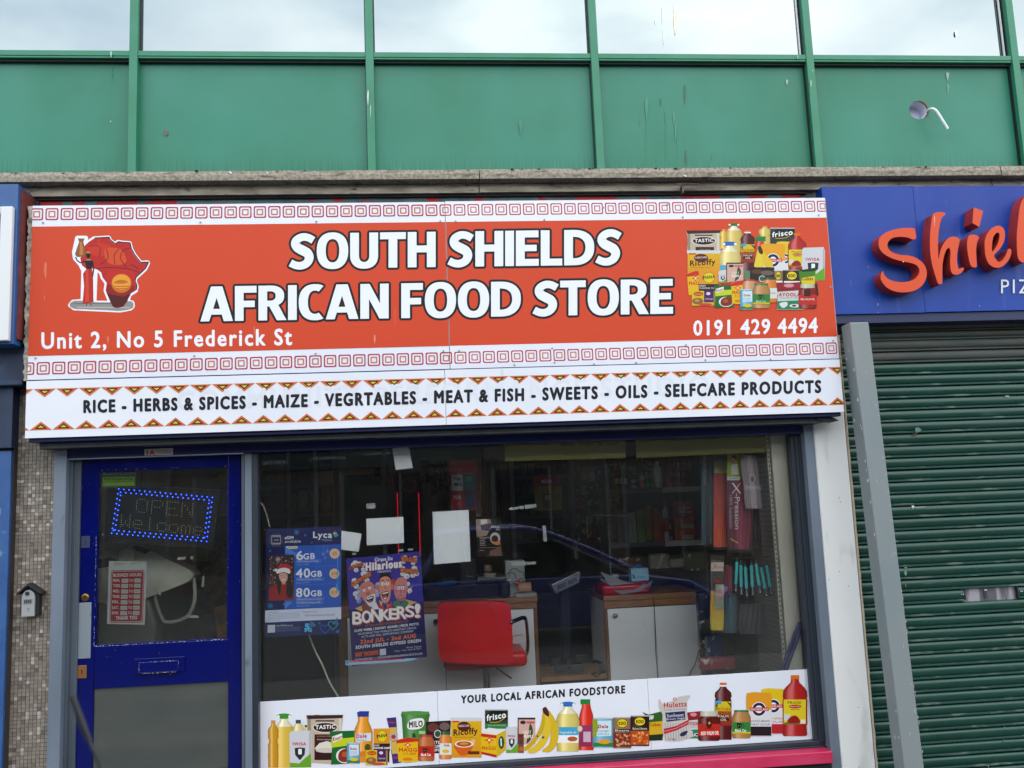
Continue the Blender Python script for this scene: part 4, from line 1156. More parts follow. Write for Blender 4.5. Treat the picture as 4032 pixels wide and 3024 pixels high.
dole_tin(c1, 820, 990, 1010, 1270, K*14.8, ('pineapple', 'chunks'))
jar(c1, 995, 905, 1240, 1252, K*16, '#a97a44', '#1f7a48', '#2c7a34', (), .08)
cat(c1, 1105, 1095, 26, K*16.6); c1.text('Black Cat', 1045, 1180, 1168, 1142, '#eceae0', K*16.8, off=.03); c1.rect(1000, 1172, 1236, 1190, '#c9b81c', K*16.7)
c1.build('product_print', sgn)
# rivet screws
scr = mat('screw_head', '#8f8d88', .5, metal=.3)
proto_s = None
for x, y in [(280/1.6458, 640+390/1.6458), (1299/1.6458, 640+388/1.6458), (2050/1.6458, 640+383/1.6458), (232/1.6458, 640+1267/1.6458), (1260/1.6458, 640+1253/1.6458), (2046/1.6458, 640+1238/1.6458)]+[(1344+a/1.6458, 740+c_/1.6458) for a, c_ in ((641, 216), (741, 217), (1315, 207), (662, 1057), (763, 1055), (1366, 1039), (1121, 1147), (1637, 1142), (1909, 1133), (1381, 1132), (1697, 127), (2113, 108))]+[(2688+a/1.6458, 700+c_/1.6458) for a, c_ in ((880, 242), (20, 1083), (973, 1056), (146, 1181), (569, 1177), (956, 709), (0, 256))]:
    X, Z = Q(x, y, YU)
    if proto_s is None:
        b = MB()
        b.lathe((X, YU-.0035, Z), [(.0055, 0), (.005, .0018), (.0035, .0022)], 10, ax='y', col=C('#b9bcc0'))
        b.lathe((X, YU-.0058, Z), [(.0028, 0), (.0012, .0006)], 8, ax='y', col=C('#2a2826'))
        proto_s = b.build('screw', mat('screw_m', rough=.5, attr=True), sgn)
        ps = (X, Z, proto_s.location.copy())
    else:
        dup(proto_s, ps[2]+Vector((X-ps[0], 0, Z-ps[1])))

# ------------------------------------------------------------------ lower sign strip
YL = -.185
z_lt = (Q(106, 1498, YL)[1]+Q(3306, 1418, YL)[1])/2
z_lb = (Q(96, 1720, YL)[1]+Q(3323, 1628, YL)[1])/2
x_ll = Q(101, 1610, YL)[0]; x_lr = Q(3315, 1523, YL)[0]; x_lj = Q(1754, 1565, YL)[0]
ls = thing('product_list_sign', (0, YL, z_lb), 'white sign strip with orange triangles listing RICE, HERBS & SPICES and other goods', 'sign')
part('board', sign_white, ls, (x_ll, x_lj-.001, YL, YL+.012, z_lb, z_lt), bevel=.001)
part('board', sign_white, ls, (x_lj+.001, x_lr, YL-.0008, YL+.0112, z_lb, z_lt+.001), bevel=.001)
part('backing', navy, ls, (x_ll+.002, x_lr-.002, YL+.0125, .0, z_lb+.004, z_lt-.003))
part('joint_trim', navy, ls, (x_ll+.001, x_lr-.001, YL+.001, -.158, z_lt+.0012, z_lt+.006))
p = Print(YL-.001)
tp = .1105
for row, (fx, fy), (gx, gy), dn in ((0, (437/1.6458, 1300+370/1.6458), (2688+900/1.6458, 1300+247/1.6458), 1), (1, (412/1.6458, 1300+636/1.6458), (2688+900/1.6458, 1300+495/1.6458), -1)):
    X, Z = Q(fx, fy, YL)
    Z = (Z+Q(gx, gy, YL)[1])/2
    k = -2
    while X+k*tp < x_lr+.06:
        cx = X+k*tp
        k += 1
        if cx < x_ll-.054 or cx > x_lr+.054: continue
        for h_, w_, dz, col, l in ((.043, .0545, 0, '#cc6a34', 1), (.026, .031, .006, '#1d1a18', 2), (.0125, .0155, .0115, '#d3b942', 3)):
            y = p.Y-l*EPS
            tri = [(cx-w_, Z-dn*dz), (cx+w_, Z-dn*dz), (cx, Z-dn*(dz+h_))]
            # clip at the board's ends
            out = []
            for i in range(3):
                a, b_ = tri[i], tri[(i+1) % 3]
                for pnt, nxt in ((a, b_),):
                    ina = x_ll+.001 <= pnt[0] <= x_lr-.001
                    inb = x_ll+.001 <= nxt[0] <= x_lr-.001
                    if ina: out.append(pnt)
                    if ina != inb:
                        xe = x_ll+.001 if min(pnt[0], nxt[0]) < x_ll+.001 else x_lr-.001
                        tt = (xe-pnt[0])/(nxt[0]-pnt[0])
                        out.append((xe, pnt[1]+(nxt[1]-pnt[1])*tt))
            if len(out) < 3: continue
            if dn == 1: out = out[::-1]
            p.mb.add([(x, y, z) for x, z in out], [tuple(range(len(out)))], C(col))
p.build('triangle_print', ls)
t = Print(YL-.001)
t.text('COMMUNITY PERFORMANCE STUDIO', 700, 2790, 1612, 1540, '#dadee7', 1, yb1=1550, off=.03, track=.06)
t.text('RICE - HERBS & SPICES - MAIZE - VEGRTABLES - MEAT & FISH - SWEETS - OILS - SELFCARE PRODUCTS', 331, 3231, 1624, 1578, '#1c1c24', 3, yb1=1545, off=.05, track=.02)
t.build('lettering', ls)

# ------------------------------------------------------------------ shutter bottom bar and lintel above the shop front
x0, x1 = Q(158, 1745, -.12)[0], Q(3250, 1650, -.12)[0]
sb = thing('shutter_housing', (0, 0, 1.95), 'dark steel shutter housing and bottom rail under the white sign strip', 'shutter')
za = (Q(300, 1728, -.14)[1]+Q(3000, 1642, -.14)[1])/2
part('housing', navy, sb, (x_ll+.01, x_lr-.01, -.165, .0, za-.012, z_lb+.001), bevel=.002)
zc = (Q(300, 1762, -.1)[1]+Q(2900, 1680, -.1)[1])/2
part('bottom_rail', grey_steel, sb, (x0, x1-.02, -.13, -.02, zc, za-.0135), (x0+.004, x1-.03, -.133, -.1305, zc+.012, zc+.016), bevel=.002)
b = MB()
pts = [Q(*q, -.12) for q in ((3205, 1640), (3262, 1640), (3298, 1657), (3270, 1664), (3215, 1656))]
b.slab(pts, -.14, -.10)
b.build('rail_bracket', black_mat, sb)
zl0 = (Q(285, 1808.5, 0)[1]+Q(3154, 1705, 0)[1])/2
xg0, xg1 = Q(262, 1790, 0)[0], Q(3155, 1680, 0)[0]
lt = thing('door_lintel', (0, 0, zl0), 'dark navy lintel board over the blue door and shop window', 'lintel')
part('board', navy, lt, (xg0, xg1, -.004, .05, zl0, zc+.05), bevel=.002)
part('edge_trim', alu, lt, (xg0+.01, Q(960, 1786, 0)[0], -.006, .04, zl0-.005, zl0-.0005))
X0, X1, Z0, Z1 = rect(569, 1766, 681, 1792, -.006)
stk = thing('small_sticker', (X0, -.006, Z0), 'small white and red 1A sticker on the navy lintel above the door', 'sticker')
part('plate', mat('sticker_grey', '#a9a6a6', .5), stk, (X0, X1, -.0075, -.0045, Z0, Z1), bevel=.0008)
t = Print(-.0077, 0, 1700, 2.212)
t.text('1A', 1280, 1345, 200, 160, '#a81820', 1, off=.05, yb1=198)
t.text('SHUTTERS & GRILLES LTD', 1352, 1492, 168, 158, '#8a3038', 1, off=.0, yb1=165); t.text('0191 500 1212', 1375, 1480, 194, 184, '#8a3038', 1, off=.0, yb1=190); t.text('we do the best Tel', 1352, 1490, 181, 172, '#8a3038', 1, off=.0, yb1=178)
t.build('lettering', stk)

# ------------------------------------------------------------------ mosaic wall at the left of the door
mos = thing('mosaic_wall', (-2.1, 0, 0), 'brown and beige glass mosaic pier between the blue neighbour and the door', 'wall')
xa, xb = Q(10, 2400, 0)[0], Q(203, 2400, 0)[0]
part('grout_bed', mat('grout', '#7d766c', .95, bump=.5), mos, (xa-.5, xb, .004, .12, 0, 2.6))
tile_m = bpy.data.materials.new('mosaic_tile'); tile_m.use_nodes = True
t_ = tile_m.node_tree
b_ = t_.nodes['Principled BSDF']; b_.inputs['Roughness'].default_value = .42
g_ = N(t_, 'ShaderNodeNewGeometry'); tp = .0192
sc = N(t_, 'ShaderNodeVectorMath', operation='MULTIPLY'); sc.inputs[1].default_value = (1/tp, 0, 1/tp)
ad = N(t_, 'ShaderNodeVectorMath', operation='ADD'); ad.inputs[1].default_value = (-(xb)/tp+.0, 0, 0)
fl = N(t_, 'ShaderNodeVectorMath', operation='FLOOR')
wn = N(t_, 'ShaderNodeTexWhiteNoise', noise_dimensions='3D')
cr = N(t_, 'ShaderNodeValToRGB')
el = cr.color_ramp.elements
el[0].position = 0; el[0].color = (*C('#5a5450'), 1)
el[1].position = .07; el[1].color = (*C('#786f67'), 1)
for q, c_ in ((.3, '#7f766c'), (.55, '#877e73'), (.86, '#8f867b'), (.9, '#a89f94'), (1., '#b8b0a6')):
    e_ = el.new(q); e_.color = (*C(c_), 1)
t_.links.new(g_.outputs['Position'], sc.inputs[0]); t_.links.new(sc.outputs[0], ad.inputs[0]); t_.links.new(ad.outputs[0], fl.inputs[0]); t_.links.new(fl.outputs[0], wn.inputs[0]); t_.links.new(wn.outputs['Value'], cr.inputs[0])
nz_ = N(t_, 'ShaderNodeTexNoise'); nz_.inputs['Scale'].default_value = 90; t_.links.new(g_.outputs['Position'], nz_.inputs['Vector'])
mx_ = N(t_, 'ShaderNodeMix', data_type='RGBA', blend_type='MULTIPLY'); mx_.inputs[0].default_value = .5
t_.links.new(cr.outputs[0], mx_.inputs[6]); t_.links.new(nz_.outputs['Fac'], mx_.inputs[7])
mr_ = N(t_, 'ShaderNodeMix', data_type='RGBA', blend_type='MULTIPLY'); mr_.inputs[0].default_value = 1; mr_.inputs[7].default_value = (1.25, 1.25, 1.25, 1)
t_.links.new(mx_.outputs[2], mr_.inputs[6]); t_.links.new(mr_.outputs[2], b_.inputs['Base Color'])
ncol = int((xb-xa+.03)/tp)
cells = []
z = 123*tp
rows = 123
for r_ in range(rows):
    for c_ in range(ncol):
        cells.append((xb-(c_+.5)*tp, z-(r_+.5)*tp))
rnd = random.Random(11)
cells = [c for c in cells if rnd.random() > .006]
# the camera's frame ends at about z=0.25; the 300 tiles that show largest are the ones nearest to it and to eye height
cells.sort(key=lambda c: (c[0]+.0)**2*0+abs(c[1]-1.6)+(xb-c[0])*.5)
h_ = tp*.43
b = MB()
b.add([(-h_, .0005, -h_), (h_, .0005, -h_), (h_, .0005, h_), (-h_, .0005, h_), (-h_-.0006, .005, -h_-.0006), (h_+.0006, .005, -h_-.0006), (h_+.0006, .005, h_+.0006), (-h_-.0006, .005, h_+.0006)],
      [(0, 1, 2, 3), (4, 5, 1, 0), (5, 6, 2, 1), (6, 7, 3, 2), (7, 4, 0, 3)])
tv, tf = list(b.v), list(b.f)
me = bpy.data.meshes.new('tile'); me.from_pydata(tv, [], tf); me.materials.append(tile_m)
rest = MB()
for i, (x, z_) in enumerate(cells):
    if i < 300:
        o = bpy.data.objects.new('tile', me); COL.objects.link(o); o.parent = mos
        o.location = Vector((x, rnd.uniform(-.0006, .0004), z_))-wl(mos)
    else:
        dy = rnd.uniform(-.0006, .0004)
        rest.add([(v.x+x, v.y+dy, v.z+z_) for v in tv], tf)
tag(rest.build('tiles', tile_m, mos), kind='stuff')

# key safe
XK0, XK1, ZK0, ZK1 = rect(84, 2308, 141, 2427, -.05)
ks = thing('key_safe', (XK0, 0, ZK0), 'small grey and black key safe with gable roof on the mosaic pier', 'key safe')
w_ = XK1-XK0
b = MB()
cx = (XK0+XK1)/2
body = [(XK0+.002, ZK0+.002), (XK1+.012, ZK0+.002), (XK1+.012, ZK0+.125), (cx, ZK0+.155), (XK0+.002, ZK0+.125)]
b.slab(body, -.042, .0)
b.build('body', black_mat, ks, bevel=.003)
b = MB()
n = 10
pts = [(XK0+.004, ZK0), (XK1-.004, ZK0)]+[(cx+(w_/2-.004)*cos(pi*k/n), ZK0+.095+(w_/2-.002)*sin(pi*k/n)*1.1) for k in range(n+1)]
b.slab(pts, -.056, -.0425)
b.build('door', mat('safe_grey', '#9a9c9d', .5, bump=.1), ks, bevel=.002)
b = MB()
b.slab([(cx, ZK0+.165), (cx, ZK0+.152), (XK0-.02, ZK0+.108), (XK0-.02, ZK0+.118)], -.066, .0)
b.slab([(cx, ZK0+.165), (XK1+.03, ZK0+.118), (XK1+.03, ZK0+.108), (cx, ZK0+.152)], -.066, .0)
b.build('roof', black_mat, ks, bevel=.002)
b = MB(); b.lathe((cx-.004, -.057, ZK0+.115), [(.0095, 0), (.0095, .006), (.007, .008)], 14, ax='y'); b.build('key_knob', black_mat, ks)
part('dial_window', mat('dial_grey', '#7c8284', .3), ks, (cx-.021, cx+.019, -.0585, -.0563, ZK0+.064, ZK0+.087))
for k in range(4):
    part('dial', mat('dial_dark', '#3a3e40', .4), ks, (cx-.018+k*.0092, cx-.012+k*.0092, -.0605, -.0588, ZK0+.068, ZK0+.083), bevel=.001)
t = Print(-.0566, 0, 1700, 2.212); t.text('C', 238, 258, 1555+8, 1535, '#1a1a1c', 1); t.build('padlock_print', ks)

# ------------------------------------------------------------------ door frame posts and blue door
def vstrip(name, M, px0, px1, py, Y, Y1, z0, z1, par, bevel=.002):
    a, c_ = Q(px0, py, Y)[0], Q(px1, py, Y)[0]
    return part(name, M, par, (a, c_, Y, Y1, z0, z1), bevel=bevel)
fr = thing('door_frame', (-1.9, 0, 0), 'grey metal frame and shutter guide round the blue door', 'frame')
vstrip('shutter_guide', guide_grey, 198, 248, 2400, -.012, .05, 0, zc-.001, fr)
vstrip('guide_slot', black_mat, 248.5, 253, 2400, .02, .05, 0, zl0-.006, fr, 0)
vstrip('jamb', frame_grey, 253.5, 274, 2400, .030, .09, 0, zl0-.006, fr)
vstrip('jamb', frame_grey, 274.5, 307, 2400, .045, .09, 0, zl0-.006, fr)
vstrip('jamb_bead', frame_grey, 284, 291, 2400, .041, .0445, 0, zl0-.006, fr)
vstrip('centre_post', frame_grey, 951, 964, 2400, .03, .12, 0, zl0-.001, fr)
vstrip('centre_post', guide_grey, 964.5, 992, 2400, .025, .12, 0, zl0-.001, fr)
vstrip('centre_post', frame_dark, 992.5, 1016, 2400, .03, .12, 0, zl0-.001, fr)
DY = .06
dx0, dx1 = Q(307.5, 2400, DY)[0], Q(950.5, 2400, DY)[0]
door = thing('shop_door', (dx0, DY, .05), 'blue wooden half glazed door of the food store', 'door')
ztopD = zl0+.03
gx0, gx1 = Q(378, 2200, DY)[0], Q(898, 2200, DY)[0]
gzt = (Q(392, 1853, DY)[1]+Q(900, 1833, DY)[1])/2
gzb = (Q(370, 2546, DY)[1]+Q(897, 2516, DY)[1])/2
lzt = (Q(370, 2716, DY)[1]+Q(897, 2681, DY)[1])/2
lzb = .32
part('stile', blue_door, door, (dx0, gx0, DY, DY+.045, .05, ztopD), bevel=.003)
part('stile', blue_door, door, (gx1, dx1, DY, DY+.045, .05, ztopD), bevel=.003)
part('rail', blue_door, door, (gx0+.0005, gx1-.0005, DY+.001, DY+.045, gzt, ztopD), bevel=.003)
part('rail', blue_door, door, (gx0+.0005, gx1-.0005, DY+.001, DY+.045, lzt, gzb), bevel=.003)
part('rail', blue_door, door, (gx0+.0005, gx1-.0005, DY+.001, DY+.045, .05, lzb), bevel=.003)
for a in ((gx0, gx0+.007, gzb+.007, gzt-.007), (gx1-.007, gx1, gzb+.007, gzt-.007), (gx0, gx1, gzt-.007, gzt), (gx0, gx1, gzb, gzb+.007)):
    part('glazing_bead', blue_door, door, (a[0], a[1], DY+.004, DY+.018, a[2], a[3]), bevel=.002)
shop_glass = glassmat('shop_glass', (.975, .985, .98), 1., 0., .004)
door_glass = glassmat('door_glass', (.93, .95, .93), 1., 0., .008)
part('glass_pane', door_glass, door, (gx0+.001, gx1-.001, DY+.019, DY+.024, gzb+.001, gzt-.001))
frost = mat('frosted_pane', '#3a403e', .10, spec=.9, col2='#4a4f4a', vs=2.5, stretch=(.6, 1, 2), coat=.6)
part('lower_pane', frost, door, (gx0+.001, gx1-.001, DY+.012, DY+.02, lzb+.001, lzt-.001))
# paint chips along the beads
b = MB()
rnd = random.Random(4)
def chips(b, x0, x1, z0, z1, y, n, s):
    for _ in range(n):
        x, z = rnd.uniform(x0, x1), rnd.uniform(z0, z1)
        w1, h1 = (s*rnd.uniform(.5, 3), s*rnd.uniform(.3, .8)) if x1-x0 > z1-z0 else (s*rnd.uniform(.3, .8), s*rnd.uniform(.5, 3))
        b.add([(x-w1, y, z), (x, y, z-h1), (x+w1, y, z+h1*.2), (x+w1*.2, y, z+h1)], [(0, 1, 2, 3)])
chips(b, gx0, gx1, gzb-.002, gzb+.003, DY-.0004, 60, .0022)
chips(b, gx0-.003, gx0+.001, gzb, 1.55, DY-.0004, 60, .0016)
chips(b, gx1-.004, gx1, gzb, gzt, DY-.0004, 8, .0014)
chips(b, gx0, gx1, gzt-.002, gzt+.002, DY-.0004, 14, .0018)
chips(b, dx0, dx0+.003, .3, 1.8, DY-.0004, 26, .0018)
chips(b, gx0, gx1, .76, 1.0, DY-.0004, 16, .0011)
chips(b, dx0, gx0, .5, 1.9, DY-.0004, 14, .0011)
chips(b, gx1, dx1, .4, 1.9, DY-.0004, 12, .0010)
b.build('paint_chips', chip, door)
# letter plate
X0, X1, Z0, Z1 = rect(526, 2590, 727, 2650, DY-.01)
part('letter_plate', blue_door, door, (X0, X1, DY-.006, DY-.0005, Z0, Z1), bevel=.002)
a, c_, e0, e1 = rect(548, 2604, 703, 2648, DY-.012)
part('letter_flap', blue_door, door, (a, c_, DY-.013, DY-.0065, e0, e1), bevel=.003)
part('letter_pull', blue_door, door, (a, c_-.004, DY-.022, DY-.0135, e0, e0+.006), bevel=.002)
b = MB()
chips(b, a, c_, e1-.002, e1+.001, DY-.0136, 22, .0018); chips(b, a, c_-.01, e0-.001, e0+.002, DY-.0226, 26, .0018); chips(b, a-.001, a+.001, e0, e1, DY-.0136, 6, .0015); chips(b, c_-.001, c_+.001, e0, e1, DY-.0136, 6, .0015)
b.build('paint_chips', chip, door)
# locks
X0, X1, Z0, Z1 = rect(320, 2111, 355, 2157, DY)
part('lock_plate', mat('painted_plate', '#283052', .5), door, (X0, X1, DY-.004, DY-.0005, Z0, Z1), bevel=.001)
part('keyhole', black_mat, door, ((X0+X1)/2-.0025, (X0+X1)/2+.0025, DY-.0045, DY-.0041, Z0+.014, Z1-.02))
X, Z = Q(336, 2352, DY)
b = MB(); b.lathe((X, DY-.001, Z), [(.0205, 0), (.0205, .004), (.017, .008), (.012, .0085)], 20, ax='y'); b.build('cylinder_lock', brass, door, smooth=True)
b = MB(); b.lathe((X, DY-.0098, Z), [(.011, 0), (.010, .002)], 16, ax='y'); b.build('lock_core', mat('brass_dark', '#5f4a22', .4, metal=.8), door)
X0, X1, Z0, Z1 = rect(301, 2373, 358, 2593, DY-.003)
part('push_plate', alu, door, (X0, X1, DY-.0035, DY-.0005, Z0, Z1), bevel=.001)
for xx in (X0+.008, X1-.008):
    for zz in (Z0+.009, Z1-.009):
        b = MB(); b.lathe((xx, DY-.0037, zz), [(.0035, 0), (.002, .0015)], 8, ax='y'); b.build('screw', MATS['screw_head'], door)
X0, X1, Z0, Z1 = rect(304, 2620, 341, 2671, DY-.003)
part('brass_lock_plate', mat('copper_plate', '#a8744a', .35, metal=.6), door, (X0, X1, DY-.0045, DY-.0005, Z0, Z1), bevel=.0012)
b = MB(); xm, zm_ = (X0+X1)/2, (Z0+Z1)/2
b.lathe((xm, DY-.0048, zm_+.006), [(.004, 0), (.0035, .0004)], 10, ax='y'); b.box(xm-.002, xm+.002, DY-.0052, DY-.0046, zm_-.012, zm_+.006); b.build('keyhole', black_mat, door)

# hygiene sticker (inside the door glass)
SY = DY+.026
X0, X1, Z0, Z1 = rect(400, 1852, 535, 1923, SY)
hy = thing('hygiene_sticker', (X0, SY, Z0), 'black and green FOOD HYGIENE RATING sticker in the top corner of the door glass', 'sticker')
part('sheet', mat('sticker_black', '#0b1412', .5), hy, (X0, X1, SY, SY+.001, Z0, Z1))
t = Print(SY-.0001, 0, 1700, 2.212)
t.rect(892, 397, 1174, 476, '#6f9a2c', 1, dy=-6); t.rect(892, 438, 1174, 441, '#24401a', 2, dy=-6)
t.text('FOOD HYGIENE RATING', 906, 1160, 424, 404, '#16240f', 3, yb1=420, off=.03); t.text('AWAITING INSPECTION', 906, 1160, 470, 450, '#8ab34a', 3, yb1=464, off=.03)
t.ell(908, 366, 12, 12, '#3a6a60', 1); t.text('food', 930, 970, 372, 364, '#6a8a84', 1)
t.build('sticker_print', hy)

# business hours
BY = DY+.026
bh = paper('opening_hours_sign', [(429, 2209), (579, 2211), (570, 2460), (421, 2457)], BY, 'red and white BUSINESS HOURS card in a clear pocket on the door glass', 'sign', '#cfd3d6')
t = Print(BY-.0001, 0, 1700, 2.212)
def rrect(P_, pts, r_, col, l):
    out = []
    n_ = len(pts)
    for i in range(n_):
        a, b_, c_ = Vector(pts[i-1]), Vector(pts[i]), Vector(pts[(i+1) % n_])
        for k in range(5):
            tt = k/4
            p0 = b_+(a-b_).normalized()*r_; p2 = b_+(c_-b_).normalized()*r_
            out.append(tuple(p0*(1-tt)**2+b_*2*tt*(1-tt)+p2*tt*tt))
    P_.poly(out, col, l)
rrect(t, [(969, 1208), (1258, 1204), (1244, 1662), (952, 1664)], 22, '#ab2438', 1)
rrect(t, [(974, 1214), (1253, 1210), (1239, 1656), (957, 1658)], 20, '#d6c4c8', 2)
rrect(t, [(979, 1219), (1248, 1215), (1234, 1650), (962, 1652)], 18, '#ab2438', 3)
t.text('BUSINESS HOURS', 988, 1232, 1264, 1236, '#e8dcdc', 4, yb1=1258, off=.03)
for i, (d_, yy) in enumerate((('MON.', 1306), ('TUES.', 1352), ('WED.', 1400), ('THUR.', 1446), ('FRI.', 1494), ('SAT.', 1543), ('SUN.', 1589))):
    xo = -i*2
    t.text(d_, 986+xo, (1045 if len(d_) < 5 else 1052)+xo, yy, yy-24, '#e8dcdc', 4, off=.03)
    t.rect(1060+xo, yy-26, 1118+xo, yy+8, '#c9cbc6', 4); t.rect(1170+xo, yy-28, 1226+xo, yy+6, '#c9cbc6', 4)
    t.text('TO', 1126+xo, 1160+xo, yy, yy-22, '#e8dcdc', 4, off=.03)
    t.rect(1068+xo, yy-12, 1108+xo, yy-6, '#a5a9a4', 5); t.rect(1180+xo, yy-14, 1216+xo, yy-8, '#a5a9a4', 5)
t.text('THANK YOU', 1010, 1192, 1258+380, 1228+380, '#ece2e2', 4, yb1=1252+380, off=.04)
t.build('card_print', bh)
for a_ in (((993, 1134), (1088, 1142), (1086, 1162), (990, 1166)), ((1140, 1132), (1238, 1126), (1240, 1148), (1138, 1158))):
    b = MB(); b.slab([Q(x/2.212, 1700+y/2.212, BY-.0015) for x, y in a_], BY-.0016, BY-.0006); b.build('tape', mat('masking_tape', '#c6bca0', .7), bh)

MK = 1.0
# bits of sticky tape left on the glass
def scrap(pts, label, Y=BY):
    b = MB(); b.slab([Q(x, y, Y) for x, y in pts], Y, Y+.0006)
    o = b.build('tape_scrap', mat('tape_scrap', '#a9adac', .6, bump=.4))
    tag(o, label, 'tape', 'scraps of old tape on the glass')
def z2(p, ox=0, oy=1700, s=2.212): return [(ox+x/s, oy+y/s) for x, y in p]
scrap(z2([(1545, 1095), (1620, 1088), (1610, 1112), (1542, 1118)]), 'scrap of pale tape on the door glass right of the tilted grey shell')
scrap(z2([(1655, 1088), (1684, 1084), (1680, 1112), (1660, 1108)]), 'smallest square scrap of tape near the right side of the door glass')
scrap(z2([(1766, 1255), (1780, 1255), (1776, 1352), (1754, 1350)]), 'narrow upright strip of old tape low on the right of the door glass')
scrap(z2([(1380, 1345), (1396, 1340), (1402, 1425), (1382, 1420)]), 'upright torn tape scrap right of the BUSINESS HOURS card')
scrap([(742, 2425), (762, 2421), (780, 2424), (783, 2433), (745, 2433)], 'torn white tape at the bottom of the door glass')
# bell
X, Z = Q(402, 2103, BY)
b = MB(); b.lathe((X, BY+.012, Z-.008), [(.010, 0), (.009, .004), (.007, .012), (.002, .016)], 12); b.tube([(X, BY+.012, Z+.006), (X, BY+.012, Z+.03)], .0008, 5)
o = b.build('door_bell', brass, None, smooth=True); tag(o, 'tiny brass bell hanging inside the left edge of the door glass', 'bell')

# LED sign
LY = .17
led_c = [(438, 1910), (866, 1932), (836, 2156), (410, 2126)]
ld = thing('led_open_sign', (Q(640, 2000, LY)[0], LY, Q(640, 2130, LY)[1]), 'tilted LED window sign with blue border lights reading OPEN Welcome behind the door glass', 'sign')
b = MB(); b.slab([Q(x, y, LY) for x, y in led_c], LY, LY+.03)
b.build('panel', mat('led_panel', '#0c0e14', .3, spec=.5), ld)
cq = [Q(x, y, LY) for x, y in led_c]
def bar(name, M, a, c_, w_, y0, y1, par):
    d = Vector((c_[0]-a[0], c_[1]-a[1])).normalized(); n_ = Vector((-d.y, d.x))*w_
    b = MB(); a = Vector(a); c_ = Vector(c_)
    b.slab([tuple(a-d*w_-n_), tuple(c_+d*w_-n_), tuple(c_+d*w_+n_), tuple(a-d*w_+n_)], y0, y1)
    return b.build(name, M, par)
for i in range(4): bar('frame_bar', black_mat, cq[i], cq[(i+1) % 4], .006, LY-.012-i*.0004, LY+.032+i*.0004, ld)
ledblue = mat('led_blue', '#1a3cff', .5, emit=9)
P4 = [(1034, 498), (1850, 572), (1800, 955), (972, 884)]
def bil(c4, u, v):
    (x0, y0), (x1, y1), (x2, y2), (x3, y3) = c4
    return ((x0*(1-u)+x1*u)*(1-v)+(x3*(1-u)+x2*u)*v, (y0*(1-u)+y1*u)*(1-v)+(y3*(1-u)+y2*u)*v)
b = MB()
def dot(b, x, y, r_, Y=LY-.001):
    X, Z = Q(x/2.212, 1700+y/2.212, Y)
    b.lathe((X, Y, Z), [(r_, 0), (r_*.8, r_*.8), (r_*.3, r_*1.2)], 6, ax='y')
for k in range(19):
    u = k/18
    for v, du in ((0, 0), (.07, .025)):
        if du and k == 18: continue
        dot(b, *bil(P4, u+du, v), .0028); dot(b, *bil(P4, u+du*.6, 1-v), .0028)
for k in range(1, 9):
    for u, dv in ((0, 0), (.03, .03)):
        dot(b, *bil(P4, u, k/9+dv), .0028); dot(b, *bil(P4, 1-u, k/9+dv), .0028)
tag(b.build('border_lights', ledblue, ld), kind='stuff')
F5 = {'O': ['01110', '10001', '10001', '10001', '10001', '10001', '01110'], 'P': ['11110', '10001', '10001', '11110', '10000', '10000', '10000'], 'E': ['11111', '10000', '10000', '11110', '10000', '10000', '11111'],
      'N': ['10001', '11001', '10101', '10101', '10011', '10011', '10001'], 'W': ['10001', '10001', '10001', '10101', '10101', '11011', '10001'], 'e': ['00000', '00000', '01110', '10001', '11111', '10000', '01110'],
      'l': ['00100', '00100', '00100', '00100', '00100', '00100', '00100'], 'c': ['00000', '00000', '01110', '10001', '10000', '10001', '01110'], 'o': ['00000', '00000', '01110', '10001', '10001', '10001', '01110'], 'm': ['00000', '00000', '11011', '10101', '10101', '10101', '10101']}
b = MB()
for word, x0, y0, x1, y1, w_, h in (('OPEN', 1195, 585, 1590, 622, 92, 112), ('Welcome', 1062, 722, 1692, 792, 74, 104)):
    for i, ch in enumerate(word):
        tt = i/(len(word)-1)
        cx_, cy_ = x0+(x1-x0)*tt, y0+(y1-y0)*tt
        for r_, row in enumerate(F5[ch]):
            for c_, bit in enumerate(row):
                if bit == '1': dot(b, cx_+w_*c_/4-r_*1.6, cy_+h*r_/6+c_*1.5, .0016)
tag(b.build('letter_lights', mat('led_unlit_glow', '#b8b48a', .3, emit=.5), ld), kind='stuff')  # unlit letter dots, with glow added so the words show
b = MB(); b.tube([(Q(558, 1840, LY)[0], LY+.01, Q(558, 1840, LY)[1]), (Q(556, 1905, LY)[0], LY+.01, Q(556, 1905, LY)[1])], .0012, 5);b.build('hanging_cord', black_mat, ld); b = MB(); b.tube([(Q(755, 1842, LY)[0], LY+.01, Q(755, 1842, LY)[1]), (Q(755, 1925, LY)[0], LY+.01, Q(755, 1925, LY)[1])], .0012, 5)
b.build('hanging_cord', black_mat, ld)

MK = .74
# ------------------------------------------------------------------ shop window
GY = .10
wn0, wn1 = Q(1016.5, 2250, GY)[0], Q(3107, 1720, GY)[0]
win = thing('shop_window', ((wn0+wn1)/2, GY, .6), 'large single pane shop window with posters behind it', 'window')
wz0 = (Q(1018, 3058, GY)[1]+Q(3225, 2908, GY)[1])/2-.004
part('glass_pane', shop_glass, win, (wn0+.001, wn1+.03, GY, GY+.006, wz0+.03, zl0+.02))
vstrip('frame_jamb', frame_dark, 3111, 3128, 1720, .055, .12, wz0, zl0-.002, win)
vstrip('frame_jamb', frame_dark, 3128.6, 3140, 1720, .045, .12, wz0, zl0-.002, win)
vstrip('frame_jamb', frame_dark, 3140.6, 3160, 1720, .040, .12, wz0, zl0-.002, win)
sz0 = wz0-.016
part('bottom_rail', frame_dark, win, (wn0, wn1+.045, .05, .12, sz0, wz0+.006), (wn0, wn1+.045, .035, .12, sz0-.008, sz0-.0005), bevel=.002)
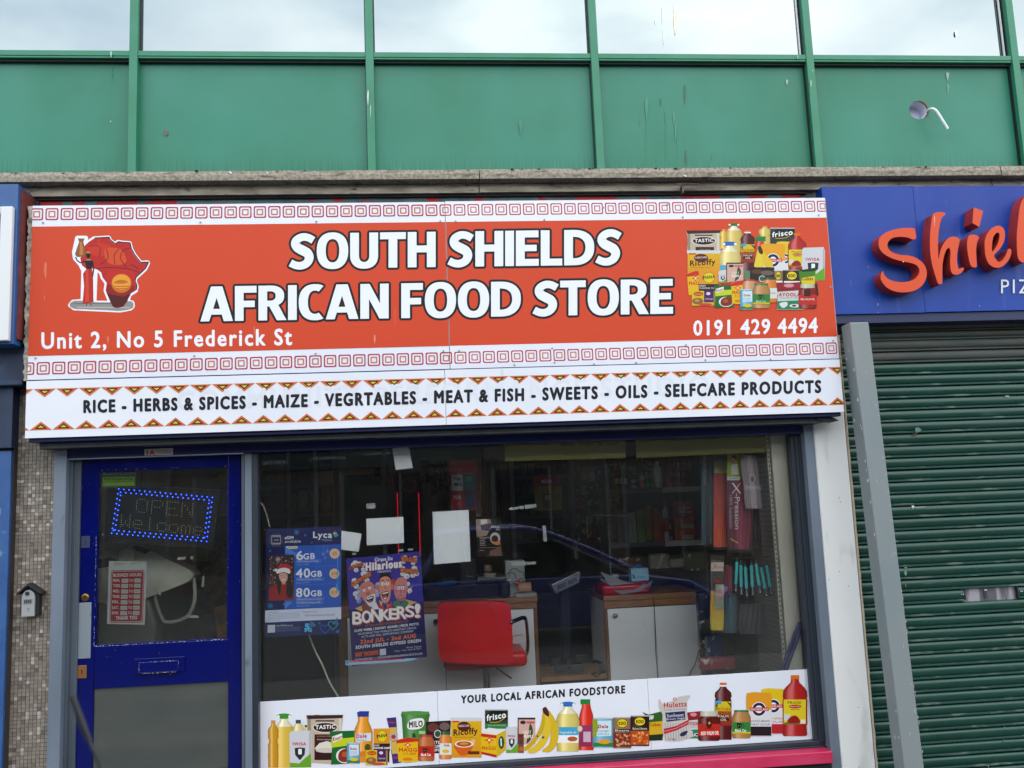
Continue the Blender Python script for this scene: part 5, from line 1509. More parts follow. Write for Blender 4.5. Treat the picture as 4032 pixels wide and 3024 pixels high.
xs1 = Q(3261, 2940, .0)[0]
sill = part('window_sill', magenta, None, (Q(1000, 3080, 0)[0], xs1, -.05, .12, sz0-.07, sz0-.009), bevel=.004)
tag(sill, 'painted magenta sill ledge under the shop window', 'sill')
st_ = part('stall_riser', black_mat, None, (Q(1000, 3080, 0)[0], xs1+.01, -.01, .1, 0, sz0-.071))
tag(st_, 'dark wall panel below the magenta sill', 'wall')
gd = thing('shutter_guide', (2.2, 0, 0), 'light grey steel shutter guide between window frame and white pier', 'guide')
vstrip('channel', guide_grey, 3166, 3203, 1700, -.012, .06, 0, zc-.001, gd)
vstrip('inner_lip', frame_dark, 3160.6, 3165.5, 1700, .03, .06, 0, zl0-.002, gd, 0)

# picture band across the bottom of the window
PY = .085
bt = (Q(1018, 2773, PY)[1]+Q(3201, 2626, PY)[1])/2
bb = (Q(1022, 3058, PY)[1]+Q(3225, 2908, PY)[1])/2
bx = [Q(1018, 2900, PY)[0], (Q(1722, 2724, PY)[0]+Q(1730, 3012, PY)[0])/2, (Q(2548, 2672, PY)[0]+Q(2566, 2956, PY)[0])/2, Q(3177, 2690, PY)[0], Q(3213, 2767, PY)[0]]
band = thing('window_picture_board', (0, PY, bb), 'white printed boards along the window bottom reading YOUR LOCAL AFRICAN FOODSTORE', 'sign')
for i in range(4):
    part('board', sign_white, band, (bx[i]+.0008, bx[i+1]-.0008, PY-.0004*(i % 2), PY+.006, bb, bt), bevel=.0008)
t = Print(PY-.0006, 1700, 2424, 2.212, base=1)
t.text('YOUR LOCAL AFRICAN FOODSTORE', 258, 1681, 762, 700, '#1c1c20', 2, yb1=673, off=.05, track=.03)
t.build('lettering', band)
a1 = Print(PY-.0006, 1000, 2424, 2.212, base=1)
oils(a1, 168, 912, 1325, 92, 2)
oil5(a1, 262, 842, 1325, 190, 1, '#3f8a2c', '#c9a93c')
a1.rect(364, 908, 408, 940, '#3a4a44', 3); a1.strip([(940, 20), (960, 40), (1010, 52)], 386, '#cfc08a', 2.5)
a1.rect(442, 952, 480, 972, '#3a4a44', 2); a1.strip([(970, 18), (1000, 26)], 464, '#c9a93c', 1.5)
a1.rect(525, 862, 568, 880, '#c98b5a', 2)
iwisa(a1, 308, 1000, 500, 1326, 5)
tastic(a1, 456, 868, 778, 1292, 4)
a1.rect(915, 832, 1000, 880, '#2b3f9a', 5); a1.poly([(897, 840), (1003, 832), (998, 880), (903, 882)], '#26388c', 6)
a1.strip([(880, 46), (920, 46), (980, 72), (1010, 82), (1280, 80)], 952, '#cf8a1c', 5)
a1.rect(885, 1030, 1020, 1100, '#c9d6dc', 7, dy=-10); a1.text('Dole', 893, 980, 1068, 1035, '#b5262c', 8, off=.05, yb1=1062); a1.text('100% JUICE', 893, 980, 1092, 1078, '#2a5a9a', 8, off=0)
a1.ell(990, 1150, 26, 34, '#3f4a1c', 7); a1.ell(960, 1210, 50, 30, '#d0761c', 7); a1.ell(950, 1250, 60, 26, '#d8861c', 7.2)
knorr(a1, 658, 1000, 876, 1298, 9)
dole_tin(a1, 808, 1108, 924, 1288, 13, ('pineapple', 'chunks'))
imana(a1, 1042, 984, 1185, 1180, 8); a1.poly([(1165, 1180), (1180, 1180), (1180, 1280), (1165, 1270)], '#3a2024', 8)
imana_cube(a1, 973, 1168, 1165, 1302, 13)
a1.poly([(1155, 892), (1238, 884), (1250, 1050), (1252, 1150), (1282, 1280), (1210, 1290), (1195, 1180), (1200, 1080)], '#3a2c6a', 11)
a1.poly([(1176, 975), (1240, 970), (1248, 1020), (1186, 1030)], '#c9a84a', 11.5); a1.poly([(1180, 1030), (1250, 1015), (1252, 1085), (1190, 1095)], '#b8a09a', 11.6); a1.poly([(1190, 1100), (1252, 1090), (1262, 1200), (1204, 1205)], '#c9a84a', 11.7); a1.ell(1215, 1055, 20, 18, '#9a3a24', 12)
a1.text('Daibah', 1170, 1228, 938, 918, '#c04a6a', 12); a1.text('Daibah', 1216, 1272, 1245, 1225, '#c04a6a', 12)
a1.strip([(835, 118), (870, 126), (890, 118), (1080, 106)], 1406, '#3f7a34', 7, 7, .2); a1.ell(1406, 848, 124, 18, '#4f8a44', 9)
a1.poly(smoothpts([(1335, 950), (1370, 905), (1470, 895), (1480, 950), (1440, 985), (1350, 990)], 3), '#e2e4e2', 10)
a1.text('MILO', 1352, 1468, 975, 925, '#3a1c14', 11, off=.04, yb1=965); a1.text('Nestle', 1430, 1468, 925, 912, '#a8262c', 11)
a1.poly([(1378, 1030), (1400, 1020), (1412, 1060), (1380, 1062)], '#23401c', 11); a1.rect(1436, 1005, 1490, 1030, '#9ac08a', 11)
a1.poly([(1495, 925), (1716, 912), (1700, 1195), (1510, 1200)], '#2c1518', 8); a1.ell(1560, 975, 50, 40, '#5f342a', 9); a1.ell(1660, 965, 45, 35, '#6a5654', 9); a1.ell(1600, 1030, 32, 36, '#bcc4bc', 9.5); a1.ell(1600, 1030, 24, 28, '#2a4a3a', 10)
for i, wd in enumerate(('STEW', 'CURRY', 'SPICE')): a1.text(wd, 1562, 1660, 1115+i*34, 1092+i*34, '#e6e0dc', 10, off=.03)
maggi(a1, 1240, 1060, 1438, 1280, 14, 'MAGGI', 'CUBE')
jar(a1, 1428, 1038, 1572, 1266, 18, '#a8602c', '#b02a2a', '#b5261c', (), .08); cat(a1, 1490, 1175, 18, 20); a1.text('Black Cat', 1455, 1540, 1222, 1200, '#eceae0', 20.5, off=.03)
jar(a1, 1615, 1008, 1722, 1250, 16, '#c9782c', '#1c5a34', '#cfdcd4', (), .12); a1.text('Dole', 1658, 1700, 1138, 1118, '#b5262c', 19, off=.05); a1.ell(1670, 1180, 30, 16, '#d8b02a', 19)
ricoffy(a1, 1718, 888, 1982, 1236, 12)
frisco(a1, 2012, 815, 2212, 985, 8)
a1.build('product_print', band)
a2 = Print(PY-.0006, 1700, 2424, 2.212, base=1)
maggi(a2, 430, 975, 645, 1235, 14, 'MAGGI', None, True)
iwisa(a2, 645, 965, 752, 1198, 10)
fufu(a2, 748, 888, 902, 1120, 12)
a2.rect(752, 1030, 802, 1195, '#5a2418', 14, col2='#8a4a30'); a2.ell(777, 1100, 18, 20, '#3a3a3a', 15); a2.ell(777, 1160, 20, 18, '#b0602a', 15)
bananas(a2, [([(975, 820), (1010, 815), (1060, 880), (1105, 980), (1095, 1100), (1040, 1180), (975, 1186), (968, 1165), (1020, 1120), (1035, 1020), (1010, 920)], '#cfae22'), ([(970, 830), (1000, 870), (980, 980), (920, 1080), (850, 1160), (805, 1175), (803, 1150), (880, 1080), (945, 960)], '#c2a41c'), ([(985, 850), (1020, 870), (1035, 1000), (990, 1120), (910, 1190), (850, 1196), (840, 1172), (910, 1120), (965, 1020), (985, 930)], '#d6ba2c'), ([(975, 800), (998, 798), (1022, 850), (1015, 880), (975, 850), (965, 815)], '#4a2028')], 17)
a2.ell(970, 1060, 12, 9, '#2a3a6a', 20, 10, .6); a2.ell(920, 1050, 8, 10, '#2a5a3a', 20, 10)
oil5(a2, 1185, 740, 1182, 200, 12, '#2d68b0', '#c9ba62', True)
a2.rect(1295, 728, 1380, 772, '#1f7a34', 14); a2.strip([(770, 36), (800, 40), (860, 58), (900, 64), (930, 58), (960, 60), (1160, 66), (1172, 60)], 1345, '#c9281a', 13, 7, .3)
a2.rect(1284, 955, 1408, 1140, '#7a3a6a', 15, col2='#8a2a4a'); a2.text('Dole', 1322, 1370, 992, 970, '#c9242c', 17, off=.05); a2.rect(1320, 1010, 1384, 1100, '#c9a8b8', 16)
a2.ell(1290, 985, 22, 26, '#d8c8a0', 17)
dole_tin(a2, 1400, 892, 1582, 1148, 16, ('mango', 'slices'), '#d89a1c')
a2.poly([(1400, 900), (1440, 905), (1450, 980), (1420, 1080), (1402, 1040)], '#8a9a2c', 18)
koo(a2, 1578, 882, 1738, 1155, 18, '#8a6a50')
koo(a2, 1730, 868, 1894, 1135, 20, '#2a1418')
a2.build('product_print', band)
a3 = Print(PY-.0006, 2500, 2424, 2.212, base=1)
a3.poly([(62, 838), (120, 862), (250, 828), (240, 1080), (110, 1090), (100, 880)], '#2c5a1c', 10); a3.poly([(112, 930), (240, 918), (240, 1050), (112, 1070)], '#c9a41c', 11); a3.text('Cubes', 130, 220, 962, 935, '#a83a1c', 12, off=.04); a3.poly([(108, 1040), (245, 1030), (240, 1085), (112, 1090)], '#1c2c18', 12); a3.poly([(120, 870), (165, 868), (160, 900), (122, 908)], '#c9cbc0', 12)
yamfl(a3, 440, 830, 580, 1070, 10)
a3.poly([(205, 735), (218, 725), (240, 770), (350, 735), (375, 708), (475, 690), (482, 710), (455, 745), (455, 860), (470, 960), (515, 1050), (450, 1075), (380, 1092), (262, 1092), (240, 1000), (240, 860), (208, 800)], '#bfbcb4', 13)
a3.text('Huletts', 252, 448, 802, 758, '#b8283a', 15, off=.03, yb1=790); a3.text('Pure Sugar - Pure Sweetness', 255, 442, 826, 815, '#3a3a6a', 15, off=0, yb1=818)
a3.ell(347, 727, 16, 14, '#b8283a', 15, 12); a3.ell(347, 727, 9, 8, '#d8d0cc', 16, 10)
a3.poly([(262, 845), (435, 830), (440, 905), (275, 925)], '#1f2450', 15); a3.text('SunSweet', 278, 425, 886, 858, '#dcdce6', 16, off=.02, yb1=876); a3.text('Brown Sugar', 275, 438, 910, 894, '#dcdce6', 16, off=.02, yb1=898)
for k in range(9): a3.line([(262+k*23, 935), (268+k*23, 1085-k)], 3, '#5a5a7a', 14.5)
a3.poly([(250, 985), (360, 960), (468, 905), (470, 945), (360, 1000), (252, 1032)], '#b02436', 15.5); a3.line([(255, 1008), (360, 980), (466, 928)], 3, '#e0c0c4', 16)
a3.poly(smoothpts([(390, 1035), (420, 1010), (460, 1005), (440, 1040), (405, 1052)], 3), '#23284e', 16); a3.text('2 kg', 293, 352, 1082, 1066, '#23284e', 16, off=.03)
jar(a3, 548, 832, 744, 1090, 20, '#5f120e', '#b5b8a4', '#b5281c', (), .17)
a3.poly([(620, 890), (670, 890), (670, 960), (645, 985), (620, 960)], '#4a1210', 23); a3.ell(647, 935, 12, 14, '#c9a040', 24, 4)
a3.text('AUTHENTIC', 606, 684, 988, 974, '#3a1414', 24); a3.text('RED PALM OIL', 576, 730, 1040, 1010, '#e8d8d0', 24, off=.04, yb1=1034)
palmoil(a3, 768, 584, 1080, 150, 16)
jar(a3, 845, 822, 1008, 1068, 20, '#a2743c', '#1f6a3c', '#2c7a34', (), .07); cat(a3, 908, 958, 20, 23); a3.text('Black Cat', 872, 968, 1010, 988, '#eceae0', 24, off=.03); a3.rect(848, 1012, 1006, 1026, '#c9b81c', 23.5)
flour(a3, 1098, 632, 1312, 1032, 12, '#d8b81c', '#b02028', ('WHITE WHEAT', 'FLOUR'))
flour(a3, 968, 665, 1190, 1050, 17, '#d8941c', '#1f1418', ('BROWN BREAD', 'WHEAT FLOUR'))
praise(a3, 1393, 518, 1048, 215, 22)
a3.line([(1478, 452), (1510, 1065)], 2, '#9a9ca4', 2)
a3.build('product_print', band)

# ------------------------------------------------------------------ white pier, seal, green strip, leaning post
xp0, xp1 = Q(3205, 1700, -.02)[0], Q(3343, 1740, -.02)[0]
pier = thing('white_pier', (xp0, 0, 0), 'white painted pier to the right of the shop window with cream sealant edge', 'wall')
part('render', plaster, pier, (xp0, xp1-.012, -.02, .2, 0, 2.6), bevel=.01)
b = MB()
n = 50
rnd = random.Random(8)
vs = []
for i in range(n+1):
    z = 2.5*i/n
    e = rnd.uniform(-.002, .003)
    vs += [(xp1-.0115, -.017, z), (xp1-.004+e, -.021+e, z), (xp1+.001+e*.6, -.016, z), (xp1+.002, .1, z)]
b.add(vs, [(i*4+p, i*4+p+1, i*4+5+p, i*4+4+p) for i in range(n) for p in range(3)])
b.build('sealant_edge', cream, pier)
for x, y in ((3304, 1960), (3309, 1976), (3390, 2275), (3341, 2308), (3264, 2282), (3379, 2785), (3382, 3020), (3305, 2250)):
    X, Z = Q(x, y, -.021)
    b = MB(); b.lathe((X, -.0215, Z), [(.003, 0), (.002, .0015)], 7, ax='y'); b.build('wall_plug', mat('plug', '#4a4540', .7), pier)

# ------------------------------------------------------------------ pizza shop: sign, shutter
PZ = -.10
x0 = Q(3240, 800, PZ)[0]
pt = (Q(3240, 733, PZ)[1]+Q(4032, 730, PZ)[1])/2
pb = (Q(3300, 1235, PZ)[1]+Q(4032, 1226, PZ)[1])/2
pj = Q(3610, 900, PZ)[0]
pz = thing('pizza_shop_sign', (x0, PZ, pb), 'blue fascia sign with thick orange script letters Shiel and white PIZ', 'sign')
part('panel', pizza_blue, pz, (x0, pj-.0006, PZ, .05, pb, pt), bevel=.002)
part('panel', pizza_blue, pz, (pj+.0006, 5.6, PZ, .05, pb+.002, pt-.002), bevel=.002)
part('under_tray', mat('pizza_navy', '#16234f', .6), pz, (x0+.01, 5.6, PZ+.012, .06, pb-.05, pb-.001))
LZ = -.185
def letter(pts, hole=None, n=5):
    outer = [Q(3200+x/2.6587, 720+y/2.6587, LZ) for x, y in (smoothpts(pts, n) if n else pts)]
    holes = [[Q(3200+x/2.6587, 720+y/2.6587, LZ) for x, y in smoothpts(hole, n)]] if hole else []
    loops = [outer]+holes
    allp = [p_ for l_ in loops for p_ in l_]
    tri = tessellate_polygon([[Vector((x, z, 0)) for x, z in l_] for l_ in loops])
    root = None
    b = MB(); fs = []
    for t in tri:
        q = [allp[i] for i in t]
        ar = (q[1][0]-q[0][0])*(q[2][1]-q[0][1])-(q[2][0]-q[0][0])*(q[1][1]-q[0][1])
        fs.append(tuple(t) if ar > 0 else tuple(t[::-1]))
    b.cur = 0
    b.add([(x, LZ, z) for x, z in allp], fs)
    b.cur = 1
    for l_ in loops:
        m_ = len(l_)
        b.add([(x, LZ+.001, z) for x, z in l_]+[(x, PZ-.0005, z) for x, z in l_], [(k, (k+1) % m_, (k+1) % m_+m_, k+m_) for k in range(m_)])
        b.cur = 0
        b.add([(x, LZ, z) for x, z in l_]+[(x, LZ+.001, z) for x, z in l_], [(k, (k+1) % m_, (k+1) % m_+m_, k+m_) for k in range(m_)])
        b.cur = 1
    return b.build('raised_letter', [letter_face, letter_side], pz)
letter([(1068, 480), (1078, 530), (1083, 575), (1062, 592), (1040, 590), (985, 570), (900, 565), (830, 580), (790, 620), (783, 660), (800, 700), (850, 735), (930, 755), (1010, 762), (1080, 785), (1140, 825), (1180, 880), (1195, 950), (1180, 1020), (1140, 1080), (1070, 1125), (980, 1145), (880, 1140), (790, 1105), (735, 1050), (712, 1000), (716, 955), (735, 925), (750, 965), (790, 1005), (850, 1030), (930, 1040), (1010, 1030), (1070, 1005), (1105, 965), (1118, 915), (1095, 870), (1050, 845), (980, 828), (900, 812), (820, 785), (750, 745), (705, 695), (690, 640), (700, 580), (750, 530), (830, 495), (920, 475), (1000, 471), (1055, 474)])
letter([(1255, 340), (1290, 312), (1340, 305), (1393, 322), (1355, 360), (1335, 420), (1318, 520), (1312, 640), (1318, 795), (1335, 720), (1370, 640), (1420, 580), (1470, 563), (1515, 572), (1537, 600), (1530, 650), (1515, 730), (1512, 810), (1520, 870), (1535, 900), (1570, 885), (1583, 905), (1550, 945), (1500, 962), (1460, 945), (1443, 890), (1440, 800), (1443, 720), (1430, 683), (1400, 700), (1372, 780), (1358, 880), (1357, 1040), (1340, 1058), (1315, 1055), (1290, 990), (1255, 870), (1232, 740), (1228, 600), (1235, 470)])
letter([(1645, 548), (1675, 540), (1715, 550), (1742, 572), (1722, 620), (1712, 700), (1715, 800), (1718, 870), (1705, 885), (1670, 880), (1650, 850), (1632, 780), (1618, 690), (1618, 620), (1628, 570)])
letter([(1685, 257), (1785, 294), (1743, 462), (1672, 420)], None, 0)
letter([(1800, 640), (1815, 560), (1860, 490), (1920, 452), (1970, 455), (2005, 490), (2013, 550), (2000, 620), (1960, 690), (1900, 757), (1920, 800), (1945, 826), (1980, 815), (2020, 760), (2045, 700), (2060, 688), (2078, 705), (2075, 750), (2050, 810), (2000, 865), (1950, 887), (1890, 880), (1840, 840), (1810, 760)], [(1880, 718), (1878, 650), (1890, 570), (1920, 527), (1945, 522), (1957, 550), (1945, 620), (1915, 680)])
letter([(2212, 150), (2170, 250), (2150, 400), (2137, 560), (2140, 700), (2152, 790), (2180, 825), (2215, 832), (2260, 810), (2285, 760), (2262, 720), (2245, 620), (2262, 400), (2290, 240), (2335, 130), (2300, 100), (2250, 115)])
# thin white letters PIZ
pl = MB()
for vs_, fs_ in text2d('PIZ', .0, .12):
    if not vs_: continue
    pts = []
    for u, v in vs_:
        X, Z = Q(3200+(1972+u*(2275-1972))/2.6587, 720+(1156-v*(1156-1012))/2.6587, PZ-.006)
        pts.append((X, Z))
    n0 = len(pts)
    pl.add([(x, PZ-.006, z) for x, z in pts], [f if ((pts[f[1]][0]-pts[f[0]][0])*(pts[f[2]][1]-pts[f[0]][1])-(pts[f[2]][0]-pts[f[0]][0])*(pts[f[1]][1]-pts[f[0]][1])) > 0 else f[::-1] for f in fs_])
    pl.add([(x+.002, PZ-.0005, z-.001) for x, z in pts], fs_)
    ed = {}
    for f in fs_:
        for i in range(len(f)):
            k = tuple(sorted((f[i], f[(i+1) % len(f)])))
            ed[k] = ed.get(k, 0)+1
    pl.add([(x, PZ-.006, z) for x, z in pts]+[(x+.002, PZ-.0005, z-.001) for x, z in pts], [(a, b__, b__+n0, a+n0) for (a, b__), c__ in ed.items() if c__ == 1])
pl.build('small_letters', white_paint, pz)
sp = Print(PZ-.0002, 3200, 720, 2.6587)
for a_ in ((585, 880, 12, 8, '#b8c0cc'), (400, 1060, 12, 90, '#4a66a8'), (683, 1275, 8, 30, '#c0c8d4'), (686, 1358, 7, 12, '#c0c8d4'), (1746, 1288, 8, 20, '#a8b4c4'), (384, 1248, 8, 8, '#8a9ab8'), (1595, 955, 10, 14, '#5a70a0'), (1395, 200, 5, 60, '#5f78b4')):
    drop(sp, *a_)
sp.ell(586, 70, 9, 9, '#2a3a6a', 1, 10)
sp.build('dirt_spot', pz)
sp = Print(LZ-.0003, 3200, 720, 2.6587)
drop(sp, 1275, 400, 12, 120, '#e0b0a4'); drop(sp, 948, 826, 16, 14, '#e0d8d4'); sp.build('dirt_spot', pz)

# roller shutter
SHY = .03
shx0 = xp1+.002
sh = thing('roller_shutter', (3, SHY, 0), 'closed dark green roller shutter of the pizza shop', 'shutter')
pit = .0685
ztop_s = Q(3700, 1335, SHY)[1]
def slat_mesh(x0, x1, zt, name='slat', M=None, hh=None, par=None):
    hh = hh or pit
    prof = []
    for k in range(9):
        a = pi*k/8
        prof.append((SHY+.002-.011*sin(a), zt-.004-(hh*.70)*(1-cos(a))/2))
    zz = prof[-1][1]
    prof += [(SHY-.001, zz-.003), (SHY-.005, zz-.006), (SHY-.005, zz-.012), (SHY+.003, zt-hh+.001), (SHY+.012, zt-hh+.0005)]
    prof = [(SHY+.012, zt-.001)]+prof
    b = MB()
    n_ = len(prof)
    b.add([(x, y, z) for x in (x0, x1) for y, z in prof], [(i, i+n_, i+1+n_, i+1) for i in range(n_-1)])
    for i, f in enumerate(b.f):
        if 9 <= i <= 12: b.mi[i] = 1
    o = b.build(name, [M or shutter_g, shutter_w if (M is None or M is shutter_g) else M], sh, smooth=True)
    return o
slot_z = Q(3900, 2353, SHY)[1]
z = ztop_s
k = 0
# dirty slats under the sign
zz = pb+.02
while zz > ztop_s+.001:
    slat_mesh(shx0, 5.6, zz, M=shutter_d, hh=(pb+.02-ztop_s)/3)
    zz -= (pb+.02-ztop_s)/3
first = None
slx0, slx1 = Q(3796, 2353, SHY)[0], Q(4010, 2353, SHY)[0]
ks_ = int((ztop_s-slot_z)/pit)
off0 = None
for k in range(37):
    zt = ztop_s-k*pit
    if k == ks_:
        slat_mesh(shx0, slx0, zt); slat_mesh(slx1, 5.6, zt)
        part('letter_slot_liner', mat('slot_chrome', '#aaa8b0', .3, metal=.2, col2='#6a686e', vs=14, stretch=(1, 1, .1), lo=.45, hi=.5), sh, (slx0-.01, slx1+.01, SHY+.013, SHY+.018, zt-pit-.01, zt+.01))
        part('slot_bracket', black_mat, sh, (slx0-.001, slx0+.006, SHY-.008, SHY+.012, zt-pit*.85, zt-.001)); part('slot_bracket', black_mat, sh, (slx1-.006, slx1+.001, SHY-.008, SHY+.012, zt-pit*.85, zt-.001))
        part('slot_catch', chrome, sh, (slx0+.125, slx0+.145, SHY+.002, SHY+.0125, zt-pit*.8, zt-.008), bevel=.003)
        for xx in (slx0-.008, slx0-.018, slx1+.012, slx1+.022):
            b = MB(); b.lathe((xx, SHY-.0095, zt-.026), [(.003, 0), (.002, .002)], 8, ax='y'); b.build('rivet', white_paint, sh)
        continue
    if k < 2:
        slat_mesh(shx0, 5.6, zt, M=shutter_d)
    elif first is None:
        first = slat_mesh(shx0, 5.6, zt); zf = zt; lf = first.location.copy()
    else:
        c_ = dup(first, lf+Vector((0, random.uniform(-.0012, .0012), zt-zf+random.uniform(-.0007, .0007)))); c_.rotation_euler = (random.uniform(-.03, .03), random.uniform(-.0006, .0006), 0)
sp = Print(SHY-.0105, 3232, 1300, 2.07375)
for pts, col in (([(770, 800), (800, 795), (822, 815), (800, 832), (775, 835)], '#5a7a70'), ([(745, 850), (785, 842), (780, 860), (740, 862)], '#4a3a34'), ([(742, 1432), (765, 1435), (755, 1455), (745, 1452)], '#c9cfc0'), ([(770, 1442), (855, 1438), (850, 1448), (775, 1455)], '#7d9488'), ([(1505, 535), (1540, 535), (1535, 548), (1510, 548)], '#8a9a88')):
    sp.poly(smoothpts(pts, 2), col, 1)
sp.build('bird_dropping', sh)
sp = Print(SHY-.0105, 3132, 2124, 1.8433)
for a_ in ((800, 205, 26, 10, '#8aa098'), (800, 245, 30, 40, '#6a8a80'), (800, 335, 8, 30, '#6a8a80'), (1650, 600, 5, 16, '#b0bcb4'), (1650, 640, 8, 8, '#b0bcb4'), (1518, 1365, 6, 12, '#9aaca4'), (1400, 1645, 8, 16, '#b0bcb4'), (1515, 1460, 22, 16, '#4a7068')):
    drop(sp, *a_)
sp.build('bird_dropping', sh)
part('backing', black_mat, sh, (shx0, 5.6, SHY+.05, SHY+.06, 0, pb+.06))

# leaning grey box section post
def at(px, py, Y):
    X, Z = Q(px, py, Y)
    return Vector((X, Y, Z))
PF, PB_ = -.26, -.15
tl, tr = at(3346, 1283-14, PF), at(3411, 1268, PF)
bl, br = at(3560, 3024, PF), at(3648, 3024, PF)
tl.z = tr.z = (tl.z+tr.z)/2
def ext(a, c_, z): 
    t_ = (z-a.z)/(c_.z-a.z); return a+(c_-a)*t_
b = MB()
z1 = tl.z
A0, A1, B0, B1 = ext(tl, bl, 0.002), ext(tr, br, 0.002), ext(tl, bl, z1), ext(tr, br, z1)
wid = (A1.x-A0.x+B1.x-B0.x)/2
A1.x = A0.x+wid; B1.x = B0.x+wid
dv = Vector((0, PB_-PF, 0))
b.add([A0, A1, A1+dv, A0+dv, B0, B1, B1+dv, B0+dv], [(0, 3, 2, 1), (4, 5, 6, 7), (0, 1, 5, 4), (1, 2, 6, 5), (2, 3, 7, 6), (3, 0, 4, 7)])
o = b.build('steel_post', post_grey, None, bevel=.006)
tag(o, 'square grey painted steel post leaning in front of the green shutter', 'post')
b = MB()
rnd = random.Random(21)
for k in range(46):
    z = rnd.uniform(.2, 2.33)
    q = ext(tr, br, z) if rnd.random() < .7 else ext(tl, bl, z)
    x = q.x-wid*0-rnd.uniform(.004, .010) if rnd.random() < .8 else q.x-rnd.uniform(.01, wid*.6)
    w1, h1 = rnd.uniform(.0015, .004), rnd.uniform(.004, .016)
    b.add([(x-w1, PF-.0006, z), (x, PF-.0006, z-h1), (x+w1, PF-.0006, z+h1*.2), (x, PF-.0006, z+h1)], [(0, 1, 2, 3)])
pc_ = b.build('chips', mat('post_chip', '#a8a2a6', .7), o); tag(pc_, kind='stuff')

# ------------------------------------------------------------------ left neighbour
NY = -.22
nb = thing('neighbour_sign', (-2.3, NY, 2.3), 'blue painted timber sign box with white framed panel at the left edge', 'sign')
X0, X1, Z0, Z1 = rect(-300, 726, 62, 1358, NY)
part('box', nb_blue, nb, (-3.6, X1, NY, .0, Z0, Z1), bevel=.003)
a, c_, e0, e1 = rect(-300, 816, 44, 1345, NY-.02)
part('white_frame', white_paint, nb, (c_-.058, c_, NY-.03, NY-.0005, e0, e1), (-3.5, c_-.0585, NY-.03, NY-.0005, e1-.04, e1), (-3.5, c_-.0585, NY-.03, NY-.0005, e0, e0+.04), bevel=.004)
part('blue_panel', mat('nb_panel', '#14278a', .4), nb, (-3.5, c_-.0582, NY-.01, NY-.0005, e0+.0405, e1-.0405))
part('side_board', nb_red, nb, (X1+.0005, X1+.012, NY+.03, .0, Z0+.03, Z1-.02))
X0, X1b, Z0b, Z1b = rect(80, 740, 122, 1500, -.02)
nbk = part('side_board', nb_dark, None, (X1+.0125, x_ul-.024, -.03, .05, 2.36, 3.34)); tag(nbk, 'narrow black painted board in the gap left of the white sign', 'board')
fa = thing('neighbour_fascia', (-2.3, -.1, 2), 'dark navy timber fascia below the left neighbour sign', 'fascia')
a, c_, e0, e1 = rect(-200, 1362, 95, 1500, -.10)
part('board', nb_dark, fa, (-3.6, c_, -.10, .0, e0, e1), bevel=.003)
part('moulding', nb_dark, fa, (-3.6, c_+.005, -.125, .0, e0-.03, e0-.001), bevel=.005)
part('upper_moulding', nb_dark, fa, (-3.6, c_+.004, -.13, .0, e1+.001, e1+.02), bevel=.004)
nd = thing('neighbour_pilaster', (-2.3, -.06, 0), 'blue painted timber pilaster of the neighbouring shop at the left edge', 'pilaster')
xe = Q(57, 1700, -.06)[0]
part('upper_panel', nb_dark, nd, (-3.6, xe-.004, -.08, .0, Q(30, 1765, -.06)[1], e0-.031), bevel=.003)
part('lower_panel', nb_blue, nd, (-3.6, xe-.012, -.06, .0, 0, Q(30, 1775, -.06)[1]), bevel=.004)
X0, X1, Z0, Z1 = rect(54, 1655, 72, 1740, -.003)
part('paint_patch', mat('blue_patch', '#183a7a', .5), nd, (X0-.01, X1, -.003, .003, Z0, Z1))
part('edge_bead', mat('nb_edge', '#2b2320', .8), nd, (xe-.0115, xe-.005, -.04, .0, 0, Q(30, 1765, -.06)[1]))

MK = 1.3  # interior colours lifted to stand in for missing indoor light

# ------------------------------------------------------------------ posters and papers stuck inside the window
WY = GY+.0085
def zc4(p): return [(900+x/2.074, 1700+y/2.074) for x, y in p]
def zc5(p): return [(1800+x/2.074, 1700+y/2.074) for x, y in p]
ly = paper('mobile_tariff_poster', [(1048.5, 2083), (1344.5, 2072), (1342, 2494), (1044, 2508)], WY, 'blue mobile phone poster with 6GB 40GB 80GB prices and a woman in a Santa hat', 'poster', '#141a52')
t = Print(WY-.0001, 1000, 2050, 3.6875)
NV = '#151b55'
t.poly([(183, 130), (1270, 85), (1268, 345), (175, 395)], '#161c58', 1)
t.poly([(452, 372), (1266, 342), (1264, 1255), (445, 1288)], '#2456b0', 2)
t.poly([(455, 375), (620, 480), (600, 520), (450, 470)], '#4a7cc4', 3); t.poly([(445, 1180), (560, 1175), (450, 1286)], '#4a7cc4', 3)
t.poly([(160, 1305), (1266, 1255), (1266, 1430), (160, 1480)], '#c4c8da', 3)
t.poly([(160, 1482), (1266, 1432), (1258, 1640), (160, 1692)], '#151d52', 3)
t.poly([(222, 505), (585, 490), (580, 1150), (212, 1168)], '#3a2226', 4)
rnd = random.Random(9)
for k in range(110):
    x, y = rnd.uniform(225, 575), rnd.uniform(520, 930)
    r_ = rnd.uniform(3, 9)
    t.ell(x, y, r_, r_, rnd.choice(['#c98a7a', '#a85a50', '#d8b09a', '#8a4038', '#e0c4b0']), 5+k*.01, 6)
t.poly([(215, 990), (290, 935), (400, 900), (500, 905), (580, 950), (578, 1150), (212, 1165)], '#8d1c1e', 7)
t.poly(smoothpts([(340, 760), (420, 720), (515, 745), (545, 880), (575, 1000), (540, 1120), (470, 1080), (470, 900), (400, 900), (380, 1080), (340, 1000), (330, 860)], 3), '#241614', 8)
t.poly(smoothpts([(365, 780), (420, 755), (480, 775), (487, 840), (465, 890), (430, 912), (390, 880), (368, 830)], 3), '#c9978a', 9); t.rect(405, 890, 455, 925, '#b98274', 8.8)
